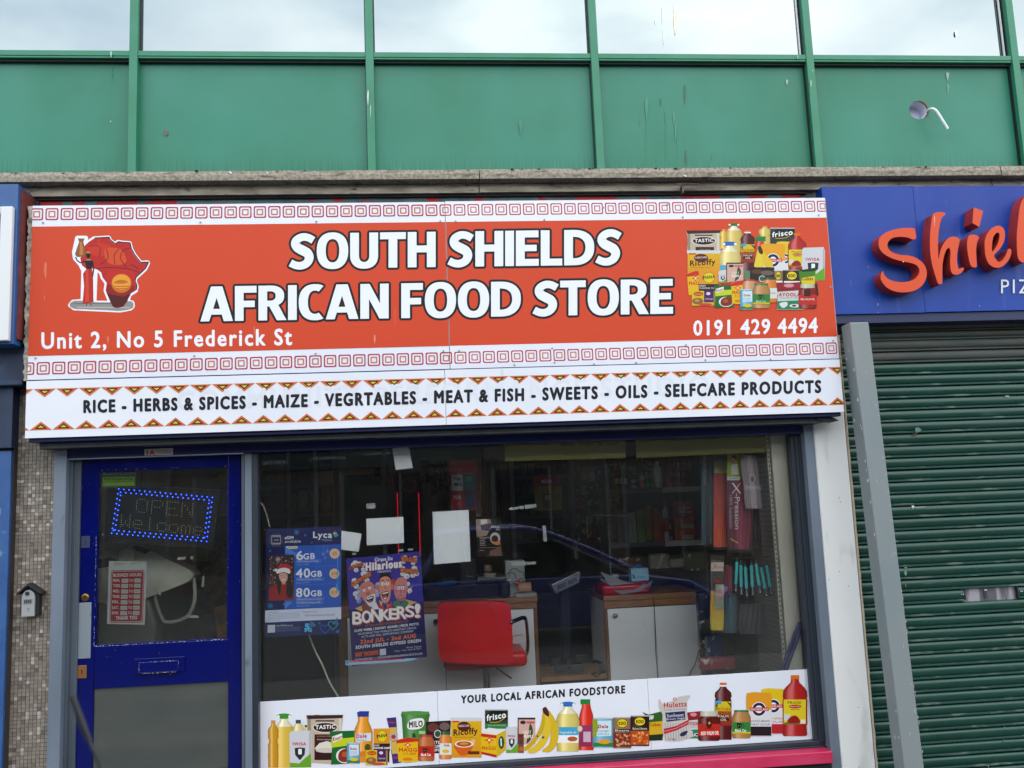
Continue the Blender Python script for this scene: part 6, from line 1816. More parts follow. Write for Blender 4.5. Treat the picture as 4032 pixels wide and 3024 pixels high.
t.ell(395, 795, 9, 4, '#3a2420', 10, 8); t.ell(455, 790, 9, 4, '#3a2420', 10, 8); t.poly([(400, 850), (460, 845), (450, 868), (412, 872)], '#efe6e2', 10.2); t.line([(398, 850), (428, 876), (462, 845)], 4, '#a8403c', 10.4); t.line([(427, 800), (422, 830), (432, 832)], 3, '#a8766a', 10.1)
t.poly(smoothpts([(345, 720), (370, 640), (450, 630), (525, 650), (528, 740), (430, 735)], 3), '#b0292c', 11); t.poly(smoothpts([(332, 770), (345, 710), (430, 685), (515, 705), (520, 770), (430, 745)], 3), '#e0dcdc', 12); t.ell(318, 718, 20, 22, '#e6e2e2', 12)
t.text('6', 618, 712, 568, 445, '#e8ecf4', 4, off=.03, yb1=565); t.text('GB', 718, 882, 562, 480, '#e8ecf4', 4, off=.03, yb1=555)
t.text('40', 612, 812, 828, 702, '#e8ecf4', 4, off=.03, yb1=822); t.text('GB', 825, 985, 815, 735, '#e8ecf4', 4, off=.03, yb1=810)
t.text('80', 615, 808, 1108, 985, '#e8ecf4', 4, off=.03, yb1=1102); t.text('GB', 825, 985, 1098, 1018, '#e8ecf4', 4, off=.03, yb1=1092)
for y, l1, l2, x1 in ((592, '1000 UK minutes and UK texts', 'To Buy Dial *139*5001#', 970), (855, 'Unlimited UK minutes and UK texts', 'To Buy Dial *139*2040#', 1015), (1142, 'Unlimited UK minutes and UK texts', '', 1015), (1192, 'EU and India Data Roaming up to 10GB', 'To Buy Dial *139*15#', 995)):
    for a_, c_ in (('#8fb0e0', 3.2), ('#2456b0', 3.4)):
        k_ = 0 if c_ < 3.3 else 3
        t.poly([(615+k_, y-18+k_), (x1-k_, y-26+k_), (x1+4-k_, y+10-k_), (615+k_, y+20-k_)], a_, c_)
    t.text(l1, 632, x1-30, y+10, y-10, '#d8e2f4', 4, off=.01, yb1=y+2)
    if l2: t.text(l2, 612, 805, y+58, y+42, '#9ab8e4', 4, off=.01, yb1=y+50)
for y in (668, 930): t.line([(612, y+8), (1190, y-16)], 3, '#5f8ccc', 3.5)
for (x, y, s1) in ((1172, 478, '£5'), (1168, 770, '£10'), (1168, 1042, '£15')):
    t.ell(x, y, 73, 73, '#d8b48a', 4, 24); t.text(s1, x-(30 if s1 == '£5' else 42), x+(30 if s1 == '£5' else 42), y+20, y-28, '#2a2430', 5, off=.01); t.text('30 days', x-30, x+30, y+42, y+32, '#6a5444', 5, off=0)
t.poly([(1208, 560), (1222, 550), (1222, 980), (1240, 1060), (1190, 985), (1185, 940), (1210, 900)], '#2a8ccc', 6)
t.poly([(458, 374), (625, 368), (638, 388), (622, 408), (498, 412)], '#d8c8a4', 4); t.text('New Customer', 492, 622, 398, 382, '#4a3c2c', 5, off=.01, yb1=394)
t.text('Lyca', 862, 1132, 248, 162, '#e6eaf2', 4, off=.035); t.text('Mobile', 985, 1132, 298, 262, '#8a9ac4', 4, off=.01)
t.ell(1170, 195, 22, 22, '#2a9a86', 4); t.ell(1200, 210, 26, 22, '#2a9a86', 4.1); t.poly([(1155, 200), (1225, 215), (1175, 245)], '#2a9a86', 4.2); t.poly([(1150, 180), (1172, 145), (1205, 178)], '#b5343a', 5); t.rect(1150, 176, 1200, 188, '#dfe0e6', 5.4)
t.text('eSIM', 448, 572, 268, 225, '#d8dcea', 4, off=.03); t.text('available', 448, 680, 322, 282, '#d8dcea', 4, off=.02, yb1=318)
for a_, l_ in ((0, '#c9bf96'), (6, NV)): t.rect(255+a_, 215+a_, 388-a_, 345-a_, l_, 3+a_*.1, dy=-3)
for k in range(5):
    t.rect(275+k*22, 222, 285+k*22, 240, '#c9bf96', 4); t.rect(275+k*22, 320, 285+k*22, 338, '#c9bf96', 4)
    t.line([(270+k*26, 205), (270+k*26, 205-14-10*(k % 2))], 4, '#8a8468', 3); t.line([(270+k*26, 355), (270+k*26, 369+10*(k % 2))], 4, '#8a8468', 3); t.line([(245, 232+k*24), (228-8*(k % 2), 232+k*24)], 4, '#8a8468', 3); t.line([(398, 232+k*24), (415+8*(k % 2), 232+k*24)], 4, '#8a8468', 3)
t.text('eSIM', 290, 360, 292, 272, '#a8c4d8', 4, off=.02)
def flake(P_, x, y, r_, col, l=3.5):
    for k in range(4):
        a = pi/4*k+.1
        P_.line([(x-r_*cos(a), y-r_*sin(a)), (x+r_*cos(a), y+r_*sin(a))], r_*.11, col, l+k*.02)
    for k in range(8):
        a = pi/4*k+.1
        P_.ell(x+r_*.7*cos(a), y+r_*.7*sin(a), r_*.13, r_*.13, col, l+.1, 5)
for x, y, r_, c_ in ((622, 168, 44, '#3f8cc4'), (745, 212, 18, '#3f9ccc'), (842, 320, 24, '#2f78b4'), (234, 440, 18, '#3f9ccc'), (238, 1235, 46, '#2f88c4'), (432, 1218, 16, '#3f9ccc'), (1215, 1610, 32, '#3f8cc4'), (952, 1490, 20, '#3f8cc4')): flake(t, x, y, r_, c_)
flake(t, 350, 562, 42, '#c9c4c4', 6); flake(t, 1035, 540, 22, '#8a98cc', 4)
for x, y in ((1008, 485), (1065, 445)): t.ell(x, y, 24, 26, '#5a7cb8', 3.3); t.line([(x, y-26), (x, 360)], 2, '#7a98cc', 3.3)
t.text('*Countries included:', 205, 355, 1338, 1322, '#5a5c78', 5, off=0, yb1=1332)
for k, wd in enumerate(('EU, Australia, Brazil, Canada, China, Hong Kong, India,', 'Iceland, Indonesia, Kuwait, Malaysia, Mexico, Norway,', 'Singapore, South Korea, Switzerland, Thailand, USA,', 'New Zealand, Puerto Rico, Chile, Colombia, Ghana,', 'Liechtenstein, Switzerland')):
    t.text(wd, 205, 664 if k < 4 else 385, 1364+k*22, 1350+k*22, '#6a6c88', 5, off=0, yb1=1342+k*22 if k < 4 else 1452)
t.text('All Bundles Include', 700, 915, 1336, 1316, '#4a4c68', 5, off=.01, yb1=1328)
t.text('100 International minutes*', 738, 1180, 1392, 1362, '#4a4c6c', 5, off=.0, yb1=1376)
t.text('LycoMobile.co.uk', 325, 565, 1535, 1512, '#d0d6e6', 5, off=.01, yb1=1528)
for k in range(7): t.line([(325, 1550+k*10), (690-rnd.uniform(0, 30), 1538+k*10)], 4, '#5a6490', 5)
t.rect(198, 1516, 308, 1628, '#b8bcc8', 5, dy=-4)
t.text('5', 742, 805, 1580, 1500, '#4ab0dc', 5, off=.08); t.text('5G', 735, 835, 1612, 1565, '#4ab0dc', 5.5, off=.08)
for k in range(3): t.line([(815+(25+k*25)*cos(a), 1548+(25+k*25)*sin(a)) for a in [-pi/2+.1+j*.18 for j in range(8)]], 9, '#4ab0dc', 5)
def heart(P_, x, y, s, col, l):
    pts = [(x+s*16*sin(a)**3/16, y-s*(13*cos(a)-5*cos(2*a)-2*cos(3*a)-cos(4*a))/16) for a in [2*pi*k/24 for k in range(25)]]
    P_.line(pts, s*.14, col, l)
heart(t, 1035, 1570, 74, '#2a5ab8', 5); heart(t, 1148, 1515, 70, '#2aa89c', 5.3); t.poly([(1140, 1510), (1215, 1395), (1212, 1510)], '#2a6a8c', 5.6)
t.build('poster_print', ly, MATS['print_paper'])

cp = paper('circus_poster', [(1362.5, 2200), (1654, 2170.7), (1681, 2586), (1387, 2623)], WY-.0006, 'tilted purple circus poster with three cartoon faces reading BONKERS!', 'poster', '#2c2474')
t = Print(WY-.0007, 1330, 2130, 3.3175)
t.poly([(108, 232), (1075, 135), (1120, 800), (150, 900)], '#33298a', 1); t.poly([(150, 900), (1120, 800), (1165, 1512), (190, 1635)], '#1c1850', 1)
t.poly([(500, 540), (740, 500), (760, 560), (520, 600)], '#b5301c', 2)
for x, y, r_ in ((230, 290, 40), (200, 310, 30), (285, 300, 36), (330, 310, 30), (240, 380, 32), (330, 370, 28), (880, 220, 36), (1010, 225, 34), (985, 290, 28), (860, 275, 26), (850, 360, 34), (1000, 360, 40), (1030, 430, 32), (900, 460, 40), (980, 450, 34), (850, 430, 34), (340, 430, 42), (400, 440, 36), (220, 520, 40), (240, 590, 36), (380, 510, 34), (235, 690, 38), (260, 740, 34), (915, 560, 30), (940, 650, 32)):
    t.ell(x, y, r_*1.1, r_*1.1, '#5a2a1c', 2, 10); t.ell(x, y, r_, r_*.92, '#c9c9cc', 2.3, 10); t.ell(x+r_*.2, y+r_*.2, r_*.5, r_*.4, '#a8a8ae', 2.5, 8)
for wd, a_ in (('CiRCUS', (148, 330, 375, 338, 318)), ('MAGiC', (835, 1035, 262, 205, 278)), ('COMEDY', (822, 1050, 405, 355, 432)), ('SLAPSTiCK', (180, 435, 600, 548, 455))):
    t.text(wd, a_[0], a_[1], a_[2], a_[3], '#c9682a', 5, yb1=a_[4], off=.07, outline='#1c1210', ow=5)
t.text('Cirque Du', 485, 712, 268, 222, '#ded8e2', 5, off=.04, yb1=250); t.text('Hilarious', 370, 832, 388, 290, '#e2dce4', 6, off=.06, yb1=340, outline='#8d1c3c', ow=6); t.text('PRESENTS', 520, 694, 418, 392, '#d8d2dc', 5, off=.03, yb1=404)
# stars behind
t.poly([(225, 880), (330, 840), (420, 880), (300, 920)], '#c99a34', 2.2); t.poly([(870, 760), (1040, 800), (900, 860)], '#c9a050', 2.2); t.poly([(900, 640), (975, 590), (930, 700)], '#c99a34', 2.2)
# left face
for k in range(14):
    a = rnd.uniform(0, 6.28)
    t.ell(300-rnd.uniform(0, 30), 620+k*14, 26, 16, rnd.choice(['#8a94b4', '#a8b0c8', '#6f7a9c']), 2.8+k*.02, 8); t.ell(500+rnd.uniform(0, 40), 560+k*12, 24, 18, rnd.choice(['#8a94b4', '#a8b0c8', '#6f7a9c']), 2.8+k*.02, 8)
t.poly(smoothpts([(290, 600), (330, 545), (400, 525), (460, 560), (490, 640), (500, 740), (490, 820), (440, 855), (385, 830), (330, 760), (295, 700)], 3), '#c07a6c', 4)
t.poly(smoothpts([(370, 745), (470, 690), (490, 720), (485, 830), (440, 860), (390, 830)], 3), '#c9c6cc', 4.4); t.poly(smoothpts([(372, 755), (465, 715), (455, 790), (400, 800)], 3), '#2a1014', 4.8); t.poly([(378, 755), (460, 725), (450, 745), (390, 768)], '#e6e0dc', 5); t.ell(425, 785, 25, 10, '#a8343c', 5)
t.ell(345, 645, 20, 18, '#dfe4e8', 5); t.ell(417, 615, 20, 18, '#dfe4e8', 5); t.ell(348, 645, 9, 9, '#4a6a9a', 5.3, 8); t.ell(419, 615, 9, 9, '#4a6a9a', 5.3, 8); t.ell(395, 688, 28, 24, '#b0584c', 5); t.line([(305, 615), (360, 600)], 9, '#8a4a40', 5); t.line([(390, 590), (430, 570)], 9, '#8a4a40', 5)
# middle face
t.poly(smoothpts([(550, 480), (560, 430), (600, 415), (670, 420), (695, 470), (690, 520), (560, 520)], 3), '#15110f', 4.2)
for k in range(12): t.poly([(560+k*11, 440), (566+k*11, 405+(k % 3)*8), (574+k*11, 440)], '#15110f', 4.1)
t.ell(525, 610, 24, 40, '#b56a5a', 3.6); t.ell(712, 600, 24, 40, '#b56a5a', 3.6)
t.poly(smoothpts([(548, 520), (570, 480), (630, 462), (680, 490), (695, 560), (690, 680), (670, 780), (620, 815), (580, 790), (555, 700), (540, 600)], 3), '#c98472', 4.6)
t.poly(smoothpts([(572, 680), (620, 660), (668, 660), (650, 740), (610, 765), (585, 735)], 3), '#3a1016', 5); t.poly([(578, 680), (665, 662), (655, 680), (590, 695)], '#e8e2de', 5.2); t.ell(618, 725, 26, 28, '#a8343e', 5.2); t.poly([(598, 745), (640, 735), (630, 755), (605, 760)], '#dcd4d0', 5.4)
t.ell(590, 562, 24, 22, '#e2e6ea', 5); t.ell(647, 560, 24, 22, '#e2e6ea', 5); t.ell(594, 564, 9, 10, '#4a6a9a', 5.3, 8); t.ell(648, 562, 9, 10, '#4a6a9a', 5.3, 8); t.line([(565, 520), (605, 515)], 10, '#1a1412', 5); t.line([(635, 508), (680, 515)], 10, '#1a1412', 5); t.ell(622, 612, 14, 16, '#b5685a', 5)
t.poly([(540, 770), (575, 830), (620, 890), (680, 830), (700, 780), (720, 860), (700, 890), (530, 890)], '#a8243a', 4); t.poly([(540, 775), (580, 800), (575, 860)], '#d0b82a', 4.3); t.poly([(640, 820), (690, 830), (640, 880)], '#c9601c', 4.3)
# right face
t.poly(smoothpts([(760, 520), (800, 480), (850, 475), (900, 510), (905, 600), (895, 700), (870, 770), (820, 790), (770, 760), (740, 690), (735, 610)], 3), '#bd7c72', 4.4); t.ell(905, 620, 18, 32, '#b06a5e', 4); t.ell(765, 660, 22, 20, '#c06070', 4.8); t.ell(875, 660, 22, 20, '#c06070', 4.8)
t.ell(795, 615, 22, 22, '#dfe4e8', 5); t.ell(847, 612, 20, 22, '#dfe4e8', 5); t.ell(793, 617, 11, 12, '#4a6a9a', 5.3, 8); t.ell(846, 614, 11, 12, '#4a6a9a', 5.3, 8); t.line([(770, 590), (810, 578)], 8, '#4a2a24', 5); t.line([(838, 578), (872, 588)], 8, '#4a2a24', 5); t.line([(795, 722), (820, 708), (842, 716)], 7, '#4a1c1c', 5); t.ell(822, 660, 13, 20, '#a8605a', 5); t.poly(smoothpts([(770, 730), (820, 750), (875, 725), (860, 775), (820, 790), (780, 770)], 3), '#96625a', 4.6)
t.poly([(720, 800), (790, 770), (820, 830), (870, 765), (930, 800), (900, 860), (740, 880)], '#4a6a54', 4); t.poly([(310, 860), (360, 800), (440, 870), (500, 860), (540, 890), (330, 920)], '#7a3a24', 4); t.poly([(440, 860), (500, 800), (540, 890), (470, 895)], '#cfccd0', 4.2)
for i, (ch, x0, x1, y0, y1) in enumerate((('B', 195, 310, 1085, 930), ('O', 318, 432, 1065, 915), ('N', 440, 560, 1048, 890), ('K', 568, 668, 1030, 895), ('E', 672, 768, 1022, 885), ('R', 775, 890, 1012, 860), ('S', 885, 995, 990, 850), ('!', 1010, 1072, 995, 825))):
    for dx, c_, l_ in ((14, '#8a1c2c', 6), (8, '#c9662c', 6.5)): t.text(ch, x0+dx, x1+dx, y0+dx*.8, y1+dx*.8, c_, l_+i*.02, off=.05)
    t.text(ch, x0, x1, y0, y1, '#eceef0', 8+i*.02, off=.03)
for wd, x0, x1, yb_, yt_, yb1_, c_, o_ in (('IN THE LAUGHTER DOME BIG TOP', 360, 925, 1122, 1096, 1062, '#b5562c', .03), ('CLIVE WEBB | DANNY ADAMS | MICK POTTS', 216, 1055, 1190, 1160, 1098, '#dcdce6', .03), ("FEATURING THE WORLD'S GREATEST CIRCUS", 268, 1025, 1230, 1204, 1146, '#c4c4d4', .01), ('ACTS AND FULL SUPPORTING COMPANY', 310, 990, 1266, 1240, 1190, '#c4c4d4', .01), ('22nd JUL - 2nd AUG', 298, 1016, 1342, 1294, 1262, '#d06a2c', .05), ('SOUTH SHIELDS GYPSIES GREEN', 235, 1085, 1410, 1372, 1318, '#e2e2ea', .03), ('Show Times:', 898, 1095, 1402, 1384, 1384, '#c9c9d4', .03), ('Tues - Sun: 1pm & 4pm', 738, 1088, 1452, 1430, 1412, '#b4b4c4', .01), ('07704381051 | CIRQUEDUHILARIOUS.CO.UK', 225, 1110, 1568, 1542, 1482, '#dcdce4', .02)):
    t.text(wd, x0, x1, yb_, yt_, c_, 6, yb1=yb1_, off=o_)
t.text('BUY TiCKETS', 235, 525, 1510, 1465, '#b5501c', 6, yb1=1478, off=.07, outline='#8a3010', ow=4)
t.poly([(548, 1412), (628, 1405), (632, 1488), (550, 1496)], '#b4bac0', 6)
t.build('poster_print', cp, MATS['print_paper'])
b = MB(); b.slab([Q(1330+x/3.3175, 2130+y/3.3175, WY-.0025) for x, y in ((100, 1562), (1015, 1530), (1012, 1555), (880, 1575), (102, 1626))], WY-.0026, WY-.0016)
b.build('lower_strip', mat('strip_blue', '#8fb4cc', .5), cp)
t = Print(WY-.0027, 1330, 2130, 3.3175); t.poly([(150, 1560), (880, 1532), (880, 1545), (152, 1588)], '#b5344a', 1); t.poly([(105, 1565), (140, 1562), (145, 1600), (108, 1610)], '#3a8cc0', 1); t.text('Mon - Sun', 165, 270, 1578, 1564, '#e0c8cc', 2, yb1=1572); t.build('strip_print', cp, MATS['print_paper'])

blank = [(zc4([(922, 808), (1087, 832), (1062, 980), (920, 962)]), 'smallest tilted blank white sheet, touching the blue phone poster'), (zc4([(1125, 710), (1427, 694), (1433, 908), (1129, 928)]), 'landscape blank white sheet above the purple circus poster'),
         (zc4([(1665, 655), (1960, 638), (1977, 1058), (1678, 1083)]), 'tall creased blank white sheet left of the dark leaflet'), (zc4([(1335, 128), (1472, 122), (1504, 295), (1366, 312)]), 'dangling white sheet hanging from the top edge of the window')]
for i, (c_, lb) in enumerate(blank):
    paper('paper_sheet', c_, WY+(.02 if i == 3 else 0), lb, 'paper', '#e2e4e8', M=paperw, group='white sheets on the shop window')
lf = paper('salon_leaflet', zc5([(152, 715), (357, 709), (370, 1014), (163, 1019)]), WY, 'small dark brown hair salon leaflet right of the tall blank sheet', 'leaflet', '#1c1614')
t = Print(WY-.0001, 1800, 1700, 2.074)
t.poly([(152, 715), (270, 712), (285, 770), (240, 850), (160, 860)], '#8a7468', 1); t.poly([(190, 716), (240, 714), (250, 745), (195, 760)], '#c4bcb4', 2); t.poly([(190, 765), (290, 745), (260, 810), (200, 800)], '#3a2420', 2)
t.text('AFROLUXE', 280, 345, 785, 768, '#d8d0c8', 3, mirror=False); t.text('HUB', 318, 348, 805, 790, '#d8d0c8', 3)
t.ell(310, 870, 42, 48, '#b0aaa4', 2); t.ell(308, 875, 28, 30, '#2a1c18', 3); t.poly(smoothpts([(270, 885), (310, 900), (345, 890), (350, 920), (310, 922)], 3), '#b5744a', 4)
t.poly([(262, 1014), (270, 970), (330, 950), (357, 930), (368, 1012)], '#6a4a40', 2)
for k in range(5): t.rect(185, 872+k*13, 235-(k % 2)*10, 877+k*13, '#9a9088', 3)
t.text('SERVICES OFFERED', 180, 262, 868, 860, '#c9c0b8', 3)
t.rect(182, 945, 340, 948, '#8a8078', 3); t.rect(182, 965, 220, 972, '#9a5a44', 3)
t.build('leaflet_print', lf, MATS['print_paper'])
for pts, lb in ((zc4([(1125, 587), (1198, 581), (1198, 626), (1127, 630)]), 'small white rectangle of paper above the landscape blank sheet'), (zc5([(420, 630), (440, 616), (505, 612), (502, 632), (430, 640)]), 'left piece of the row of three torn tape bits near the window centre'),
                (zc5([(507, 608), (545, 604), (543, 630), (510, 634)]), 'middle piece of the row of three torn tape bits near the window centre'), (zc5([(552, 598), (646, 590), (648, 615), (554, 632)]), 'right and longest piece of the row of three torn tape bits'),
                (zc5([(697, 768), (722, 766), (735, 893), (706, 896)]), 'upright strip of white tape right of the dark leaflet'), (zc5([(442, 1070), (480, 1062), (560, 1060), (565, 1090), (450, 1097)]), 'torn tape over the white box on the counter'),
                (zc5([(565, 1062), (600, 1066), (610, 1062), (645, 1060), (640, 1082), (570, 1086)]), 'jagged tape scrap continuing to the right of the tape over the white box'), (zc4([(1385, 960), (1428, 958), (1426, 975), (1388, 977)]), 'left one of two tiny tape bits just above the circus poster'), (zc4([(1465, 955), (1508, 953), (1506, 968), (1468, 970)]), 'right one of two tiny tape bits just above the circus poster'),
                (zc4([(1005, 990), (1042, 988), (1042, 1004), (1010, 1006)]), 'tiny tape bit under the smallest blank sheet')):
    scrap(pts, lb, WY)

# ------------------------------------------------------------------ the room behind the window
wallm = mat('shop_wall', '#c4bead', .85, col2='#b5ae9c', vs=3)
XL, XR, YB, ZC = -1.95, 3.0, 4.2, 2.75
b = MB(); b.box(XL-.1, XR+.1, .12, YB+.1, -.05, .04); struct(b.build('shop_floor', mat('vinyl_floor', '#8a8780', .5, col2='#75726c', vs=5)))
b = MB(); b.box(XL-.1, XR+.1, YB, YB+.1, .041, ZC-.001); b.box(XL-.1, XL, .125, YB-.001, .041, ZC-.001); b.box(XR, XR+.1, .35, YB-.001, .041, ZC-.001); b.box(XL, XR, .2, .26, zl0+.12, ZC-.001)
struct(b.build('inner_walls', wallm))
b = MB(); b.box(XL-.1, XR+.1, .12, YB+.1, ZC, ZC+.1); struct(b.build('ceiling', mat('ceiling_white', '#b4b2a8', .8)))

creamp = mat('cream_panel', '#b5b1a2', .6, col2='#a8a494', vs=3)
a, c_ = Q(3068, 2200, .17)[0], Q(3109, 2200, .17)[0]
rv = part('window_reveal', creamp, None, (a, c_+.03, .16, .19, .5, 2.3), bevel=.002); tag(rv, 'cream board closing the right end of the shop window', 'board')
pw = thing('pegboard', (a-.01, .19, .5), 'grey perforated pegboard strip at the right end of the window display', 'display board')
pgm = mat('pegboard', '#7a7870', .6, bump=.3)
part('panel', pgm, pw, (a-.004, a+.012, .191, .62, .5, 2.3))
part('slot_strip', mat('slot_strip', '#a8a59a', .5), pw, (a-.018, a-.005, .18, .196, .5, 2.3))
b = MB()
for k in range(66): b.box(a-.0145, a-.0085, .1785, .1795, .52+k*.0265, .533+k*.0265)
tag(b.build('slots', black_mat, pw), kind='stuff')
b = MB()
for i in range(14):
    for k in range(60): b.box(a-.0052, a-.0042, .2+i*.029, .206+i*.029, .55+k*.029, .556+k*.029)
tag(b.build('peg_holes', black_mat, pw), kind='stuff')

# yellow paper valance
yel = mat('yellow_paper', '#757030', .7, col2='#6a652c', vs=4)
for i, (c_, lb) in enumerate(((zc5([(385, 75), (1375, 40), (1375, 215), (390, 242)]), 'left yellow paper banner with handwriting along the top of the window'), (zc5([(1455, 40), (2620, 0), (2630, 165), (1465, 215)]), 'right plain yellow paper banner along the top of the window'))):
    yb_ = paper('yellow_banner', c_, .20+.004*i, lb, 'banner', '#9a9040', M=yel, group='yellow banners along the window top')
    if i == 0:
        t = Print(.1995, 1800, 1700, 2.074)
        x = 848
        for k in range(26):
            x2 = x+rnd.uniform(12, 22)
            if k in (7, 15, 19): x = x2+14; continue
            yy = 112-(x-848)*.028
            t.line(smoothpts([(x, yy-6), (x+6, yy+6+(14 if k in (12, 17, 22) else 0)), (x+10, yy-10-(8 if k % 4 == 0 else 0)), (x2, yy+3)], 3, False), 3, '#2c2a22', 1)
            x = x2
        t.build('handwriting', yb_, MATS['print_paper'])

# counters
wood = mat('counter_wood', '#7a5230', .5, col2='#94683c', vs=16, stretch=(.6, 1, 6), lo=.3, hi=.7, bump=.1)
wood_v = mat('counter_wood_upright', '#6a4628', .55, col2='#80582f', vs=16, stretch=(6, 1, .6))
lam = mat('grey_laminate', '#eaeeef', .4, col2='#e2e7e8', vs=1.6, bump=.04)
CY = 1.2
def counter(label, px0, px1, pxt, doors, knobs, pt_, rail_px, post0, post1):
    X0, Z1 = Q(px0, pxt, CY); X1, _ = Q(px1, pxt, CY)
    Z1 = Q((px0+px1)/2, pt_, CY)[1]
    Zr = Q((px0+px1)/2, rail_px, CY)[1]
    c = thing('shop_counter', ((X0+X1)/2, CY, .04), label, 'counter', 'wood edged counters behind the window')
    part('worktop', wood, c, (X0-.005, X1+.005, CY-.03, CY+.55, Z1-.035, Z1), bevel=.003)
    part('top_rail', wood, c, (X0, X1, CY-.02, CY, Zr, Z1-.036), bevel=.002)
    part('side_panel', lam, c, (X0, X0+.018, CY+.0005, CY+.53, .04, Z1-.036)); part('side_panel', lam, c, (X1-.018, X1, CY+.0005, CY+.53, .04, Z1-.036))
    part('edge_post', wood_v, c, (X0, X0+post0, CY-.02, CY, .04, Zr-.0005)); part('edge_post', wood_v, c, (X1-post1, X1, CY-.02, CY, .04, Zr-.0005))
    part('carcass', black_mat, c, (X0+.02, X1-.02, CY+.001, CY+.004, .1, Z1-.04))
    xs = [X0+post0+.003]+[Q(d, 2500, CY)[0] for d in doors]+[X1-post1-.003]
    for i in range(len(xs)-1):
        d = part('cupboard_door', lam, c, (xs[i]+.0015, xs[i+1]-.0015, CY-.016, CY-.001, .08, Zr-.006), bevel=.0015)
        for kx, ky in knobs:
            X, Z = Q(kx, ky, CY-.03)
            if xs[i] < X < xs[i+1]:
                b = MB(); b.lathe((X, CY-.0165, Z), [(.006, 0), (.006, .010), (.015, .014), (.016, .022), (.009, .029)], 14, ax='y'); b.build('knob', mat('knob_brass', '#a89c78', .3, metal=.7), d, smooth=True)
    return c, X0, X1, Z1
cL, lx0, lx1, lz = counter('left wood edged counter with pale grey doors behind the red chair', 1334, 2112, 2370, [1752, 1905], [(1716, 2452)], 2367, 2412, .05, .02)
cR, rx0, rx1, rz = counter('right wood edged counter with pale grey doors and a hanging cable', 2374, 2752, 2345, [2581], [(2422, 2424)], 2336, 2385, .018, .02)
# open kneehole between
kh = thing('kneehole_shelf', ((lx1+rx0)/2, CY, .04), 'dark open shelf gap between the two counters', 'shelf')
kz = Q(2245, 2660, CY)[1]
part('shelf', wood, kh, (lx1+.006, rx0-.006, CY-.01, CY+.5, kz-.03, kz), bevel=.002)
part('back_panel', black_mat, kh, (lx1+.006, rx0-.006, CY+.5, CY+.51, .05, lz-.03))
# monitor/weighing stand in the gap
X, Z = Q(2220, 2330, CY+.12)
stn = thing('scale_stand', (X, CY+.12, kz), 'black pole stand carrying a tilted silver tray between the counters', 'stand')
part('pole', mat('stand_black', '#23282d', .35, metal=.4), stn, (X-.032, X+.032, CY+.1, CY+.15, kz+.03, Z+.02), bevel=.006)
for dx, dz, w1 in ((-.09, .06, .07), (.085, .075, .08), (-.05, .02, .09), (.05, .015, .09), (0, .05, .04)):
    part('base_block', mat('stand_plastic', '#191c1f', .5), stn, (X+dx-w1/2, X+dx+w1/2, CY+.03, CY+.1+dz*.1, kz+.001+dz, kz+.05+dz), bevel=.004)
tr = [Q(*q, CY-.1) for q in zc5([(768, 1248), (990, 1138), (1003, 1150), (995, 1230), (805, 1322), (790, 1300)])]
b = MB(); b.slab(tr, CY-.12, CY+.1); b.build('tray', mat('brushed_steel', '#8f9092', .25, metal=.9), stn, bevel=.006)
for q in ([(815, 1258), (888, 1222), (890, 1262), (825, 1295)], [(905, 1216), (975, 1180), (978, 1218), (908, 1252)]):
    b = MB(); b.slab([Q(*k_, CY-.122) for k_ in zc5(q)], CY-.1225, CY-.1203); b.build('tray_recess', mat('steel_recess', '#5a5b5e', .35, metal=.8), stn)
# cables
def cable(label, pts, Y, r_, M, name='cable'):
    b = MB(); b.tube(smoothpts([(Q(x, y, Y)[0], Y, Q(x, y, Y)[1]) for x, y in pts], 5, False), r_, 7)
    o = b.build(name, M, None, smooth=True); tag(o, label, 'cable'); return o
cable('thin dark cable hanging down the front of the right counter', [(2572, 2350), (2577, 2400), (2580, 2480), (2582, 2560), (2588, 2640), (2592, 2720)], CY-.03, .0022, black_mat)
cable('cream cable running diagonally behind the foot of the phone poster', [(1205, 2460), (1218, 2502), (1240, 2560), (1270, 2620), (1300, 2690), (1340, 2755)], .3, .005, mat('cream_cable', '#c4bfa8', .5))
cable('white cable dangling at the left edge of the window above the phone poster', [(1025, 1975), (1040, 2000), (1052, 2035), (1062, 2075)], .3, .004, MATS['cream_cable'])
cable('dark cable at the foot of the right counter door', [(2752, 2560), (2738, 2610), (2722, 2640), (2716, 2662)], CY-.04, .003, black_mat)
b = MB()
for k in range(5):
    b.tube(smoothpts([(Q(2340+k*6+dx, yy, CY-.02)[0], CY-.02+k*.01, Q(2340+k*6, yy, CY-.02)[1]) for dx, yy in ((-20, 2600), (15, 2615), (28, 2640), (10, 2665), (-14, 2650))], 4, False), .003, 6)
o = b.build('cable_tangle', black_mat, None, smooth=True); tag(o, 'tangle of black cables in the right of the dark gap between the counters', 'cables')

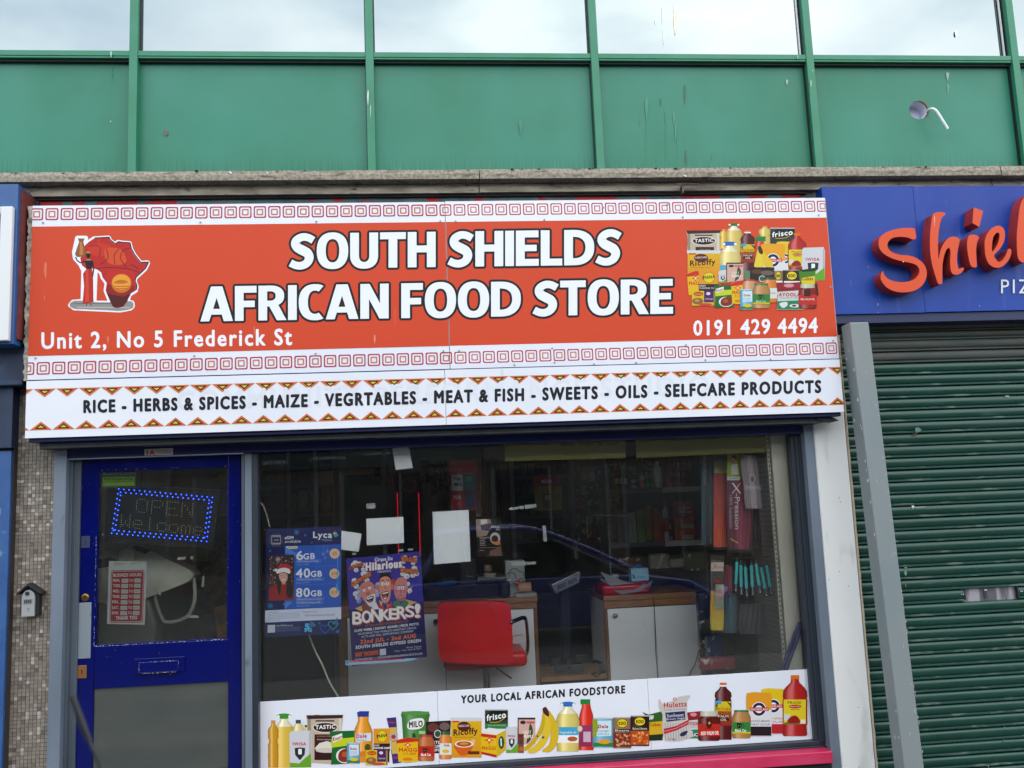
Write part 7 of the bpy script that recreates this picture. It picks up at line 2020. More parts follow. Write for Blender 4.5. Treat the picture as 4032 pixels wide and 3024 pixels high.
# red chair
HY = .72
ch = thing('salon_chair', (Q(1870, 2600, HY)[0], HY, .04), 'red vinyl swivel stool with chrome arms and pole behind the window', 'chair')
red = mat('red_vinyl', '#ee161a', .35, spec=.5, col2='#d41216', vs=3, bump=.1, bs=14)
pts = [Q(*q, HY) for q in smoothpts([(1724, 2400), (1732, 2378), (1760, 2371), (1870, 2367), (1975, 2369), (2002, 2380), (2010, 2400), (2016, 2480), (2018, 2570), (2014, 2600), (1995, 2616), (1960, 2616), (1870, 2614), (1770, 2608), (1738, 2598), (1728, 2570), (1724, 2480)], 3)]
b = MB(); b.slab(pts, HY-.02, HY+.06); b.build('backrest', red, ch, bevel=.014, smooth=True, seg=4)
b = MB(); X0, X1, Z0, Z1 = rect(1745, 2530, 2065, 2615, HY+.25); b.box(X0, X1, HY+.07, HY+.46, Z0+.0, Z0+.09); b.build('seat', red, ch, bevel=.03, smooth=True, seg=4)
arm = smoothpts([(Q(1700+x/2.212, 2424+y/2.212, Y)[0], Y, Q(1700+x/2.212, 2424+y/2.212, Y)[1]) for x, y, Y in ((693, 55, HY), (735, 40, HY+.05), (795, 18, HY+.12), (818, 35, HY+.16), (828, 90, HY+.2), (835, 200, HY+.26), (836, 280, HY+.3), (820, 340, HY+.3), (760, 372, HY+.25))], 4, False)
b = MB(); b.tube(arm, .0105, 10); b.build('armrest', chrome, ch, smooth=True)
b = MB(); b.tube(arm[2:12], .0125, 10); b.build('arm_pad', black_mat, ch, smooth=True)
b = MB(); X, Z = Q(2013, 2449, HY); b.lathe((X, HY-.01, Z), [(.004, -.004), (.012, 0), (.014, .008), (.010, .016), (.003, .019)], 14, ax='y'); b.build('arm_bolt', chrome, ch, smooth=True)
X, Z = Q(1716, 2450, HY); b = MB(); b.lathe((X, HY+.05, Z), [(.004, -.004), (.012, 0), (.014, .008), (.003, .019)], 14, ax='y'); b.build('arm_bolt', chrome, ch, smooth=True)
X, Z = Q(1914, 2617, HY+.2); b = MB(); b.lathe((X, HY+.2, .09), [(.03, 0), (.03, .2), (.024, .21), (.024, Z-.06)], 18); b.build('gas_pole', chrome, ch, smooth=True)
b = MB(); b.lathe((X, HY+.2, .04), [(.22, 0), (.21, .015), (.05, .04), (.03, .06)], 24); b.build('base_disc', chrome, ch, smooth=True)
b = MB(); b.tube([(Q(1700+x/2.212, 2424+y/2.212, HY+.2)[0], HY+.2, Q(1700+x/2.212, 2424+y/2.212, HY+.2)[1]) for x, y in ((560, 425), (572, 460), (620, 495), (695, 548))], .005, 8); b.build('height_lever', black_mat, ch)
b = MB(); b.slab([Q(*q, HY+.3) for q in ((2020, 2505), (2055, 2498), (2060, 2525), (2030, 2535), (2018, 2525))], HY+.28, HY+.31); o = b.build('folded_papers', paperw); tag(o, 'folded papers lying on the red chair seat', 'papers')

# things standing on the counters
def boxthing(name, px, Y, d, M, label, cat, bevel=.003, group=None, bottom=None):
    X0, X1, Z0, Z1 = rect(*px, Y)
    if bottom is not None: Z0 = bottom
    o = part(name, M, None, (X0, X1, Y, Y+d, Z0, Z1), bevel=bevel)
    return tag(o, label, cat, group)
T1 = lz+.0005; T2 = rz+.0005
r_ = thing('cash_till', (Q(1920, 2300, CY)[0], CY+.1, T1), 'black till and printer behind the red chair', 'till')
X0, X1, Z0, Z1 = rect(1812, 2208, 1878, 2360, CY+.1)
tillm = mat('till_black', '#15171b', .3)
part('printer', tillm, r_, (X0, X1, CY+.1, CY+.35, T1, Z1), bevel=.006)
X0, X1, Z0, Z1 = rect(1670, 2270, 1975, 2372, CY+.05)
part('drawer', tillm, r_, (X0, X1, CY+.05, CY+.45, T1, T1+.09), bevel=.006)
part('screen', mat('screen_dark', '#0c1016', .12), r_, (X0+.12, X0+.42, CY+.2, CY+.23, T1+.091, T1+.3), bevel=.005)
part('top_tray', mat('till_tray', '#6a6c66', .5), r_, (X1-.16, X1+.04, CY+.02, CY+.3, T1+.12, T1+.135), bevel=.003)
t = Print(CY+.0995, 1800, 1700, 2.074); t.text('Olympus', 75, 130, 1185, 1173, '#8a8c90', 1); t.build('lettering', r_)
def cup(x0, x1, y0, y1, Y, col, label, base=None):
    X0, X1, Z0, Z1 = rect(x0, y0, x1, y1, Y)
    if base is not None: Z0 = base
    rr_ = (X1-X0)/2; b = MB()
    b.lathe(((X0+X1)/2, Y+rr_, Z0), [(rr_*.85, 0), (rr_*.9, .01), (rr_, Z1-Z0), (rr_*.92, Z1-Z0-.004), (rr_*.9, Z1-Z0-.02)], 18)
    o = b.build('cup', mat('cup_'+col, col, .35), None, smooth=True); return tag(o, label, 'cup')
cup(1902, 1958, 2260, 2296, CY+.02, '#9a9488', 'white cup on the till tray behind the red chair', T1+.136)
cup(1906, 1938, 2238, 2262, CY+.10, '#7a6a5c', 'small beige cup behind the white cup on the till', T1+.2)
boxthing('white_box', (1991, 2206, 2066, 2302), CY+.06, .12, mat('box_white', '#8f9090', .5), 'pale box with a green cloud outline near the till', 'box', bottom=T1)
t = Print(CY+.0595, 1800, 1700, 2.074)
t.line(smoothpts([(430, 1190), (425, 1150), (450, 1120), (490, 1120), (505, 1140), (540, 1150), (545, 1190)], 3, False), 7, '#1f6a50', 1); t.line(smoothpts([(400, 1170), (430, 1150), (470, 1160), (480, 1200)], 3, False), 6, '#26366a', 1.2)
o = t.build('cloud_print', None); tag(o, 'green and blue cloud logo on the pale box by the till', 'logo')
b = MB()
for k in range(14):
    X, Z = Q(2005+rnd.uniform(0, 58), 2272+rnd.uniform(0, 30), CY); b.lathe((X, CY+.02, Z-.01), [(.006, 0), (.012, .008), (.006, .018)], 7, col=C(rnd.choice(['#a8262c', '#b8b4ac', '#8f8c86', '#5a8a4a'])))
o = b.build('sweets_bag', mat('sweets', rough=.4, attr=True)); tag(o, 'clear bag of red and white sweets in front of the pale box', 'bag')
X0, X1, Z0, Z1 = rect(2044, 2298, 2093, 2334, CY-.0)
b = MB(); b.tube([(X0, CY+.04, T1+.058), (X1, CY+.04, T1+.058)], .032, 16); o = b.build('tape_roll', mat('roll_cream', '#a8977c', .6, col2='#b5703c', vs=20, stretch=(1, 1, 3))); tag(o, 'printed cream paper roll on the end of the left counter', 'roll')
boxthing('notebook', (2030, 2336, 2114, 2360), CY-.02, .14, mat('notebook', '#8d897c', .6), 'stack of pale notebooks on the right end of the left counter', 'notebook', bottom=T1)
boxthing('black_pouch', (1968, 2290, 2010, 2372), CY-.02, .08, mat('pouch', '#0c0d0f', .55), 'black pouch beside the pale notebooks', 'pouch', .02, bottom=T1)
X, Z = Q(1756, 2292, CY); b = MB(); b.lathe((X, CY+.1, T1+.091), [(.07, 0), (.075, .01), (.075, .028), (.068, .03)], 24); o = b.build('blue_tub', mat('tub_blue', '#0f3a6a', .35), None, smooth=True); tag(o, 'round blue tub on the dark till drawer', 'tub')
# right counter
b = MB(); X0, X1, Z0, Z1 = rect(2370, 2285, 2560, 2345, CY)
b.box(X0, X1, CY-.01, CY+.3, T2, T2+.07); o = b.build('red_bag', mat('red_plastic', '#a3141f', .22, bump=.5, bs=12), None, bevel=.022, smooth=True, seg=4); tag(o, 'folded shiny red plastic bag on the right counter', 'bag')
b = MB()
for k in range(3):
    p0 = [Q(*q, CY-.02-k*.004) for q in zc5([[(1180, 1210), (1560, 1240), (1600, 1215), (1560, 1290), (1350, 1368), (1290, 1300)], [(1230, 1225), (1500, 1235), (1590, 1250), (1480, 1300)], [(1190, 1150), (1290, 1215), (1420, 1240), (1250, 1260)]][k])]
    b.add([(x, CY-.02-k*.004+(.1 if i in (0, 1) else 0), max(z, T2+.002)) for i, (x, z) in enumerate(p0)], [tuple(range(len(p0)))])
o = b.build('plastic_sheets', mat('clear_plastic', '#9aa0a4', .15, alpha=.55)); tag(o, 'crumpled clear plastic sheets over the red bag', 'plastic')
X0, X1, Z0, Z1 = rect(2486, 2238, 2554, 2288, CY+.05)
gb = thing('glove_box', (X0, CY+.05, Z0), 'pale blue box of gloves on the right counter with a blue glove poking out', 'box')
part('carton', mat('carton_blue', '#7fb0c4', .6, col2='#8fbccc', vs=3), gb, (X0, X1, CY+.05, CY+.13, Z0, Z1), bevel=.002)
part('support', MATS['red_plastic'], gb, (X0+.01, X1-.01, CY+.06, CY+.12, T2+.071, Z0-.0005))
t = Print(CY+.0495, 1800, 1700, 2.074); t.text('COMFORT', 1465, 1535, 1192, 1176, '#2a6a9a', 1, off=.02); t.poly(smoothpts([(1430, 1170), (1440, 1160), (1450, 1180), (1455, 1200), (1435, 1195)], 2), '#2a5a8a', 1); t.build('lettering', gb)
b = MB()
for dx, dz in ((-.012, .018), (0, .026), (.01, .02), (.02, .012), (-.02, .008)):
    X, Z = (X0+X1)/2, Z1
    b.tube([(X, CY+.09, Z-.004), (X+dx*.7, CY+.09, Z+dz*.5), (X+dx*1.4, CY+.08, Z+dz)], .006, 7)
b.build('glove', mat('glove_blue', '#1f5aa8', .5), gb, smooth=True)
cup(2408, 2440, 2262, 2282, CY+.12, '#8d9094', 'clear plastic tub behind the red bag', T2+.07)
# blue stick bundle in the corner
p0, p1 = Q(3160, 2446, .13), Q(3088, 2650, .13)
um = thing('blue_pole_bundle', (p1[0], .2, p1[1]), 'bundle of dark blue poles leaning in the right corner of the window', 'poles')
for k, (dx, r_2) in enumerate(((0, .011), (-.017, .010), (-.009, .009))):
    b = MB(); b.tube([(p0[0]+dx-.0, .122+k*.008, p0[1]-(.004*k)), (p1[0]+dx*1.2, .122+k*.008, p1[1])], r_2, 6); b.build('pole', mat('blue_pole', '#081250', .45), um)

# hair packets and picks hanging at the right
def zc6(p): return [(2600+x/2.074, 1700+y/2.074) for x, y in p]
cell = mat('cellophane', '#b8b4b0', .08, alpha=.07, spec=1.)
def pack(label, x0, y0, x1, y1, Y, cols, texts=(), head=None, headc='#9a9c3a', lean=0.):
    c4 = zc6([(x0, y0), (x1, y0), (x1+lean, y1), (x0+lean, y1)])
    P_ = [Q(*q, Y) for q in c4]
    X = sum(p[0] for p in P_)/4
    r_ = thing('hair_packet', (X, Y, min(p[1] for p in P_)), label, 'hair packet', 'packets of hair extensions hanging in the window')
    b = MB(); nx, ny = 26, 12; vs = []; cc_ = []
    v0 = head or .03
    cl_ = [C(c_, 1.9) for c_ in cols]
    for k in range(ny+1):
        v = v0+(.97-v0)*k/ny
        for j in range(nx+1):
            u = j/nx
            sq_ = 1-.10*abs(2*v-1)**4-.04*sin(v*9+x0)
            X_, Z_ = Q(*zc6([(x0+(x1-x0)*(.5+(u-.5)*sq_)+lean*v, y0+(y1-y0)*v)])[0], Y+.01)
            vs.append((X_, Y+.022-.018*sin(pi*u)**.5-.004*abs(sin(u*19+v*2+x0))+rnd.uniform(-.0008, .0008), Z_))
            q_ = cl_[int(u*len(cols)*.999)] if len(cols) else cl_[0]; f_ = .65+.7*abs(sin(u*27+v*1.5+x0))
            if 'orange' in label and len(cols) == 4: q_ = tuple(cl_[0][m_]*(1-v)+cl_[3][m_]*v for m_ in range(3))
            cc_.append(tuple(min(.9, m_*f_) for m_ in q_))
    for k in range(ny):
        for j in range(nx):
            a0 = k*(nx+1)+j; f_ = (a0, a0+nx+1, a0+nx+2, a0+1)
            b.add([vs[m_] for m_ in f_], [(0, 1, 2, 3)], tuple(cc_[m_] for m_ in f_))
    hb = b.build('hair', mat('hair_strands', rough=.35, attr=True, spec=.6), r_)
    if head:
        b = MB(); b.slab([Q(*q, Y) for q in zc6([(x0+4, y0+(y1-y0)*.06), (x1-8, y0+(y1-y0)*.06), (x1-8+lean*head, y0+(y1-y0)*head), (x0+4+lean*head, y0+(y1-y0)*head)])], Y+.004, Y+.006)
        b.build('header_card', mat('card_'+headc, headc, .5), r_)
    b = MB()
    vs = []
    for i in range(7):
        for k in range(12):
            u, v = i/6, k/11
            X_, Z_ = Q(*zc6([(x0-4+(x1-x0+8)*u+lean*v, y0+(y1-y0)*v)])[0], Y-.004); vs.append((X_, Y-.004+rnd.uniform(-.005, .004), Z_))
    b.add(vs, [(i*12+k, i*12+k+1, (i+1)*12+k+1, (i+1)*12+k) for i in range(6) for k in range(11)])
    b.build('wrapper', cell, r_, smooth=False)
    if texts:
        t = Print(Y-.010, 2600, 1700, 2.074)
        for a_ in texts: a_(t)
        t.build('lettering', r_, MATS['print_paper'])
    return r_
pack('teal and black packet with upright lettering, leftmost of the top row', 335, 150, 435, 940, .46, ['#1c3a44', '#101418', '#203038'], ((lambda t: t.text('EASIDREAM', 185, 430, 350, 374, '#8a9498', 1, vert=True)),))
pack('red and orange packet between the teal and the wine red packets', 436, 200, 556, 965, .43, ['#6a0f22', '#b02a1c', '#8a1424', '#b0401c'], (), .18, '#8f8a34')
pack('long wine red packet with a lime photo card lettered X-Pression', 545, 130, 750, 985, .36, ['#4f0c26', '#6a1030', '#5c0e2a'], (
    (lambda t: t.rect(546, 190, 648, 360, '#8a9a1c', 1)), (lambda t: t.ell(600, 230, 26, 36, '#a8705a', 2)), (lambda t: t.poly([(575, 270), (630, 262), (640, 350), (580, 350)], '#b8b0a8', 2)), (lambda t: t.poly([(578, 200), (615, 188), (625, 230), (612, 222)], '#241a18', 2.5)), (lambda t: t.rect(545, 365, 650, 396, '#b4b4b0', 1.5)), (lambda t: t.text('Ultra Braid', 562, 626, 384, 373, '#2a2a2a', 2)),
    (lambda t: t.line([(588, 418), (655, 505)], 12, '#c4bcc0', 2)), (lambda t: t.line([(655, 418), (586, 505)], 6, '#c4bcc0', 2)), (lambda t: t.text('-Pression', 505, 795, 608, 650, '#c4bcc0', 2, vert=True, off=0)), (lambda t: t.text('100% kanekalon', 520, 790, 565, 588, '#b098a4', 2, vert=True, off=0)), (lambda t: t.poly([(575, 870), (640, 908), (636, 914), (575, 880)], '#b8a43a', 2))), .30, '#7f8f22')
pack('shiny pale grey packet lettered DARLING in front of the wine red packet', 650, 180, 790, 640, .30, ['#6f6468', '#85797d', '#6a6066'], ((lambda t: t.text('DARLING', 700, 825, 466, 446, '#c8c0c4', 1, off=0)), (lambda t: t.line([(693, 440), (832, 440), (832, 474), (693, 474), (693, 440)], 2, '#b8b0b4', 1)), (lambda t: t.ell(752, 380, 26, 34, '#a89ea2', 1)), (lambda t: t.ell(752, 386, 15, 24, '#6f6468', 1.5))), None, '', 50)
pack('dark plum packet behind the pale grey one, rightmost of the top row', 760, 450, 860, 965, .42, ['#1c0c14', '#2a1018', '#1a0c10'], (), None, '', 8)
pack('lower packet with orange to yellow hair and red and white header card', 412, 1010, 520, 1640, .36, ['#b0481c', '#c07a1c', '#a83a1c', '#c09a24'], ((lambda t: t.rect(412, 1065, 518, 1140, '#b4a89c', 1)), (lambda t: t.text('X', 428, 466, 1118, 1082, '#a82430', 2)), (lambda t: t.text('Pres', 470, 512, 1114, 1098, '#a82430', 2)), (lambda t: t.rect(450, 1245, 518, 1450, '#8a9478', 1)), (lambda t: t.ell(490, 1330, 30, 50, '#a87a6a', 2)), (lambda t: t.rect(438, 1205, 500, 1235, '#8a1c24', 1.5))), .45, '#3a3028')
pack('dark teal packet hanging below the turquoise combs', 524, 1320, 628, 1650, .38, ['#0f3038', '#12404a', '#0e2a34'])
pack('magenta packet half hidden behind the lower orange packet', 520, 1085, 590, 1330, .44, ['#6a1030', '#7a1c3c'])
pack('crumpled black packet at the bottom right of the display', 640, 1400, 880, 1655, .44, ['#121216', '#1c1a22', '#16161c'])
pk = None
teal = mat('teal_card', '#2f9a9c', .4, col2='#38a8a8', vs=4)
for i, (a_, b__) in enumerate(zip([(615, 1065), (652, 1085), (692, 1097), (740, 1092), (787, 1080), (832, 1105), (873, 1078)], [(607, 1240), (655, 1265), (702, 1280), (750, 1268), (812, 1255), (865, 1280), (905, 1265)])):
    Y = .30+.006*(i % 3)
    names = ['leftmost', 'second from left', 'third from left', 'middle', 'fifth from left', 'second from right', 'rightmost']
    (ax, az), (bx_, bz) = Q(*zc6([a_])[0], Y), Q(*zc6([b__])[0], Y)
    r_ = thing('comb_packet', ((ax+bx_)/2, Y, bz), names[i]+' of the seven turquoise comb packets hanging at the right', 'comb', 'row of seven turquoise comb packets')
    if pk is None:
        L_ = math.hypot(bx_-ax, bz-az); hw = .0088
        pk = []
        b = MB(); b.slab([(-hw, 0), (hw, 0), (hw, L_), (-hw, L_)], -.002, .002); pk.append(b.build('card', teal, r_))
        b = MB(); b.slab([(-hw, -.004), (hw, -.004), (hw, -.0005), (-hw, -.0005)], -.0022, .0022); pk.append(b.build('purple_band', mat('purple_band', '#4a3a80', .5), r_))
        b = MB(); b.slab([(-hw*.8, L_+.001), (hw*.8, L_+.001), (hw*.2, L_+.022), (hw*.05, L_+.035), (-hw*.2, L_+.022)], -.0012, .0012); pk.append(b.build('hang_tab', mat('tab_clear', '#4a6064', .2, alpha=.6), r_))
        b = MB(); b.slab([(-hw, -.05), (hw, -.05), (hw, -.005), (-hw, -.005)], -.0015, .0); pk.append(b.build('comb_window', mat('comb_clear', '#26282c', .2, alpha=.8), r_))
        b = MB(); b.tube([(0, -.003, -.042), (0, -.003, -.006)], .002, 6); b.box(-.0035, .0035, -.0042, -.002, -.042, -.034); pk.append(b.build('comb', mat('comb_white', '#b0b4b8', .4), r_))
        base = [o.location+r_.location for o in pk]
        for o, q in zip(pk, base): o.location = q
        r0 = r_
        kids = pk
    else:
        kids = []
        for o, q in zip(pk, base):
            c_ = o.copy(); COL.objects.link(c_); c_.parent = r_; c_.location = q; kids.append(c_)
    r_.rotation_euler = (0, math.atan2(ax-bx_, az-bz), 0)
X, Z = Q(*zc6([(760, 1025)])[0], .32)
b = MB(); b.tube([(X-.16, .325, Z), (X+.10, .325, Z-.002)], .003, 6); o = b.build('display_rail', chrome); tag(o, 'thin rail the turquoise comb packets hang from', 'rail')

# shelving with products
def shelf_unit(label, px0, px1, shelves, Y, d, top, group=None, rail=None):
    X0, X1 = Q(px0, 2000, Y)[0], Q(px1, 2000, Y)[0]
    s_ = thing('shelf_unit', ((X0+X1)/2, Y, .04), label, 'shelves')
    shm = mat('shelf_grey', '#5a5c5c', .5)
    part('back_panel', mat('shelf_back', '#2e2e30', .7), s_, (X0, X1, Y+d, Y+d+.01, .04, top))
    part('upright', shm, s_, (X0-.012, X0-.0005, Y, Y+d, .04, top)); part('upright', shm, s_, (X1+.0005, X1+.012, Y, Y+d, .04, top))
    zs = []
    for py in shelves:
        z = Q((px0+px1)/2, py, Y)[1]; zs.append(z)
        part('shelf', shm, s_, (X0, X1, Y, Y+d-.001, z-.02, z))
        part('price_rail', mat('price_rail', '#4a4a48', .5), s_, (X0, X1-.3 if rail else X1, Y-.01, Y-.0005, z-.035, z-.001))
        if rail: part('white_price_rail', mat('price_white', '#a8a59c', .5), s_, (X1-.2995, X1, Y-.011, Y-.0005, z-.04, z-.001), bevel=.002)
    return zs
SYR = 1.75
zs = shelf_unit('right hand grey shelf unit with orange bottles and boxes', 2395, 2765, [1718, 1920, 2132], SYR, .35, 2.6, rail=True)
cnt = {}
def product(kind, x0, x1, ytop, z, Y, col, cap=None, label='', d=None):
    X0, X1 = Q(x0, 2000, Y)[0], Q(x1, 2000, Y)[0]
    H_ = Q((x0+x1)/2, ytop, Y)[1]-z
    w_ = X1-X0; r_ = w_/2; cx = (X0+X1)/2
    M_ = mat('prod_'+col, col, .35)
    if kind == 'box':
        o = part('product_box', M_, None, (X0+.001, X1-.001, Y, Y+(d or .08), z+.0005, z+H_), bevel=.002)
        return tag(o, label, 'box', 'boxes on the right shelves')
    t_ = thing('product_bottle', (cx, Y+r_, z), label, 'bottle', 'bottles on the right shelves')
    b = MB(); b.lathe((cx, Y+r_, z+.0005), [(r_*.92, 0), (r_, .006), (r_, H_*.72), (r_*.8, H_*.8), (r_*.42, H_*.85)], 14); b.build('body', M_, t_, smooth=True)
    b = MB(); b.lathe((cx, Y+r_, z+H_*.851), [(r_*.46, 0), (r_*.46, H_*.15)], 12); b.build('cap', mat('cap_'+(cap or '#202020'), cap or '#202020', .4), t_, smooth=True)
    b = MB(); b.lathe((cx, Y+r_, z+H_*.22), [(r_*1.012, 0), (r_*1.012, H_*.34)], 14); b.build('label_band', mat('lab_'+(cap or col), cap or '#c0c0b0', .5), t_, smooth=True)
    return t_
zU, zL, zT = zs[1], zs[2], zs[0]
S5 = lambda x: 1800+x/2.074
Ty = lambda y: 1700+y/2.074
items = [('bottle', 1432, 1490, 370, 'U', '#a8acb0', '#1c2c5a', 'squat white jar with navy band at the left of the upper shelf'), ('bottle', 1505, 1550, 335, 'U', '#b0a890', '#b0602a', 'cream bottle with orange cap next to the squat white jar'), ('bottle', 1555, 1588, 310, 'U', '#3f7a2c', '#2c5a20', 'left one of the two slim green bottles on the upper shelf'), ('bottle', 1590, 1622, 312, 'U', '#4a8a34', '#2c5a20', 'right one of the two slim green bottles on the upper shelf'),
         ('bottle', 1628, 1700, 240, 'U', '#b8b8b8', '#c4c4c4', 'tall white bottle in the middle of the upper shelf'), ('bottle', 1720, 1785, 290, 'U', '#a34a1c', '#8a3a14', 'leftmost of the three orange bottles on the upper shelf'), ('bottle', 1790, 1845, 300, 'U', '#a8501c', '#8a3a14', 'middle one of the three orange bottles on the upper shelf'), ('bottle', 1850, 1885, 305, 'U', '#9a4418', '#8a3a14', 'rightmost of the three orange bottles on the upper shelf'), ('bottle', 1900, 1960, 330, 'U', '#3a2420', '#1a1412', 'dark brown jar at the right end of the upper shelf'),
         ('box', 1280, 1330, 350, 'U', '#1f5a34', None, 'green box far left on the upper shelf'), ('box', 1335, 1420, 330, 'U', '#2a3a2c', None, 'dark green box beside the squat white jar'),
         ('box', 1765, 1935, 795, 'L', '#a34a1c', None, 'lower orange box of the stack on the bottom shelf'), ('bottle', 1680, 1728, 565, 'L', '#a8a4a0', '#a8241c', 'white bottle with a red cap on the bottom shelf'), ('bottle', 1712, 1755, 720, 'L', '#8a4a7a', '#201820', 'purple tube left of the orange boxes'), ('bottle', 1650, 1680, 640, 'L', '#96201c', '#7a1814', 'slim red tube beside the white red capped bottle'),
         ('box', 1590, 1648, 620, 'L', '#8a4a20', None, 'brown carton behind the red tube on the bottom shelf'), ('box', 1530, 1585, 600, 'L', '#7a6a24', None, 'mustard carton on the bottom shelf'), ('box', 1460, 1525, 640, 'L', '#5a7a4a', None, 'pale green carton on the bottom shelf'), ('box', 1390, 1455, 660, 'L', '#8a8c80', None, 'off white carton on the bottom shelf'), ('box', 1300, 1385, 640, 'L', '#3a4a3a', None, 'dark green carton at the left of the bottom shelf'), ('box', 1942, 2010, 745, 'L', '#8a3a64', None, 'pink box at the right end of the bottom shelf')]
for kd, x0, x1, yt, lv, col, cap, lb in items:
    product(kd, S5(x0), S5(x1), Ty(yt), zU if lv == 'U' else zL, SYR+.01+(.0 if kd == 'bottle' else .03), col, cap, lb)
z3 = Q(2690, Ty(793), SYR+.04)[1]
for (yt, col, lb) in ((703, '#a85420', 'upper orange box stacked on the lower orange box'), (572, '#96203a', 'crimson box with white stripes on top of the orange boxes')):
    o = product('box', S5(1762), S5(1930), Ty(yt), z3, SYR+.04, col, None, lb)
    z3 = Q(2690, Ty(yt), SYR+.04)[1]+.001
t = Print(SYR+.0385, 1800, 1700, 2.074)
t.rect(1838, 750, 1930, 785, '#b0aaa0', 1); t.rect(1838, 845, 1930, 876, '#b0aaa0', 1)
for k in range(14): t.rect(1842+k*6, 754, 1844+k*6, 781, '#2a2420', 2); t.rect(1842+k*6, 849, 1844+k*6, 872, '#2a2420', 2)
t.rect(1800, 615, 1900, 628, '#b8b0a8', 1); t.rect(1810, 650, 1912, 662, '#b8b0a8', 1); t.rect(1840, 600, 1856, 690, '#b8b0a8', 1)
o = t.build('barcode_print', None); tag(o, 'white barcodes and stripes on the stacked orange and crimson boxes', 'print')
for k in range(6):
    product('bottle', S5(1740+k*42), S5(1778+k*42), Ty(215), zU, SYR+.2, ['#8a3a18', '#96421c'][k % 2], '#5a2410', ['first', 'second', 'third', 'fourth', 'fifth', 'last'][k]+' from the left in the back row of tall orange bottles')

for lv, z in (('upper', zU), ('bottom', zL)):
    for k in range(12):
        cc, nm = [('#2a4a34', 'green'), ('#6a3a28', 'brown'), ('#5a5e62', 'grey'), ('#7a2a2c', 'red'), ('#7a6c2c', 'mustard'), ('#2c3a5c', 'navy'), ('#8a8c86', 'pale')][(k*3+(lv == 'upper')*2) % 7]
        if lv == 'upper' and k > 6: break
        x0 = 2402+k*29
        X0, X1 = Q(x0, 2000, SYR+.22)[0], Q(x0+25, 2000, SYR+.22)[0]
        o = part('back_carton', mat('bc_'+cc, cc, .45, col2='#a8a498', vs=40, lo=.56, hi=.6), None, (X0, X1, SYR+.22, SYR+.3, z+.0005, z+rnd.uniform(.17, .27)), bevel=.002)
        tag(o, '%s carton, %s from the left at the back of the %s right shelf' % (nm, ['first', 'second', 'third', 'fourth', 'fifth', 'sixth', 'seventh', 'eighth', 'ninth', 'tenth', 'eleventh', 'last'][k], lv), 'carton', 'cartons at the back of the right shelves')

# left and centre shelves, dim
zs2 = shelf_unit('dim shelf unit of snack bags at the far left behind the phone poster', 1030, 1310, [1905, 2020, 2140, 2300], 2.3, .4, 2.3)
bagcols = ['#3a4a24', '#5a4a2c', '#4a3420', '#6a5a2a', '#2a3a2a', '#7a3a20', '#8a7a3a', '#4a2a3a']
bn = 0
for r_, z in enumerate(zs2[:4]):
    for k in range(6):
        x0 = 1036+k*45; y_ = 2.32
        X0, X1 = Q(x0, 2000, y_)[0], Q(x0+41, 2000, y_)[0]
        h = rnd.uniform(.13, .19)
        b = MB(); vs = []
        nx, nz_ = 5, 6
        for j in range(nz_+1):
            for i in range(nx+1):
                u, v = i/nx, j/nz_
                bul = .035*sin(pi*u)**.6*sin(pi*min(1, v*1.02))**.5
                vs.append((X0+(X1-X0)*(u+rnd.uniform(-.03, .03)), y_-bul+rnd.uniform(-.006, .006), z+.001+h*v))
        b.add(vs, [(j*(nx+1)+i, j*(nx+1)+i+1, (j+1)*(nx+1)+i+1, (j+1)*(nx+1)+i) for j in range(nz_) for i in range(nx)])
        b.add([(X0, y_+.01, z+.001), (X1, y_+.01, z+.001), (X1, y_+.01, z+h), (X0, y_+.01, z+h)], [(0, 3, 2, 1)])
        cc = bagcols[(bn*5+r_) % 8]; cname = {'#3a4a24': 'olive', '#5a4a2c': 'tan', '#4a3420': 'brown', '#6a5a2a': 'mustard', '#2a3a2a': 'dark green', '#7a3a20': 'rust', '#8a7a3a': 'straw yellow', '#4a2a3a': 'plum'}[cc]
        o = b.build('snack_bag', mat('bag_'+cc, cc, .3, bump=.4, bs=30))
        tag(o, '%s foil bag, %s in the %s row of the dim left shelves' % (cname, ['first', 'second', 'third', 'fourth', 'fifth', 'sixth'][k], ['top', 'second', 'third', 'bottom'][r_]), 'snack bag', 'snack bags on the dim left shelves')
        bn += 1
# cream cabinet, pale wall notices, pale uprights
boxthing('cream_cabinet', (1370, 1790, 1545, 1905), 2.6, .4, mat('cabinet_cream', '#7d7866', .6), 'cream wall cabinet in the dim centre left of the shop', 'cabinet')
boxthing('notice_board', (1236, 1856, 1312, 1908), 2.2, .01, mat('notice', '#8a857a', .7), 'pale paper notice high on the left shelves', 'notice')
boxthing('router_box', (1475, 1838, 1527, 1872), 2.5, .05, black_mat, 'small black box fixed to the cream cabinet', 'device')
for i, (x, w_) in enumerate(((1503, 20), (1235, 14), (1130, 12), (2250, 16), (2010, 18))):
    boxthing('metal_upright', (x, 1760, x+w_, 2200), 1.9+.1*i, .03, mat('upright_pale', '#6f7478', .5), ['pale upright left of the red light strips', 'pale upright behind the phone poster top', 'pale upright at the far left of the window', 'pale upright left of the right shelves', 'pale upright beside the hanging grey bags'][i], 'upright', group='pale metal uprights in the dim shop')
rd = mat('red_light', '#d01024', .5, emit=.3)
for i, x in enumerate((1570, 1655)):
    X0, Z0 = Q(x, 2190, 1.5); _, Z1 = Q(x, 1940, 1.5)
    b = MB(); b.tube([(X0, 1.5, Z0), (X0, 1.5, Z1)], .0032, 8); o = b.build('light_strip', rd); tag(o, ['left', 'right'][i]+' one of two glowing red light strips on the fridge', 'light')
fridge = thing('drinks_fridge', (Q(1612, 2100, 1.52)[0], 1.52, .04), 'tall black fridge with a round red badge between two red light strips', 'fridge')
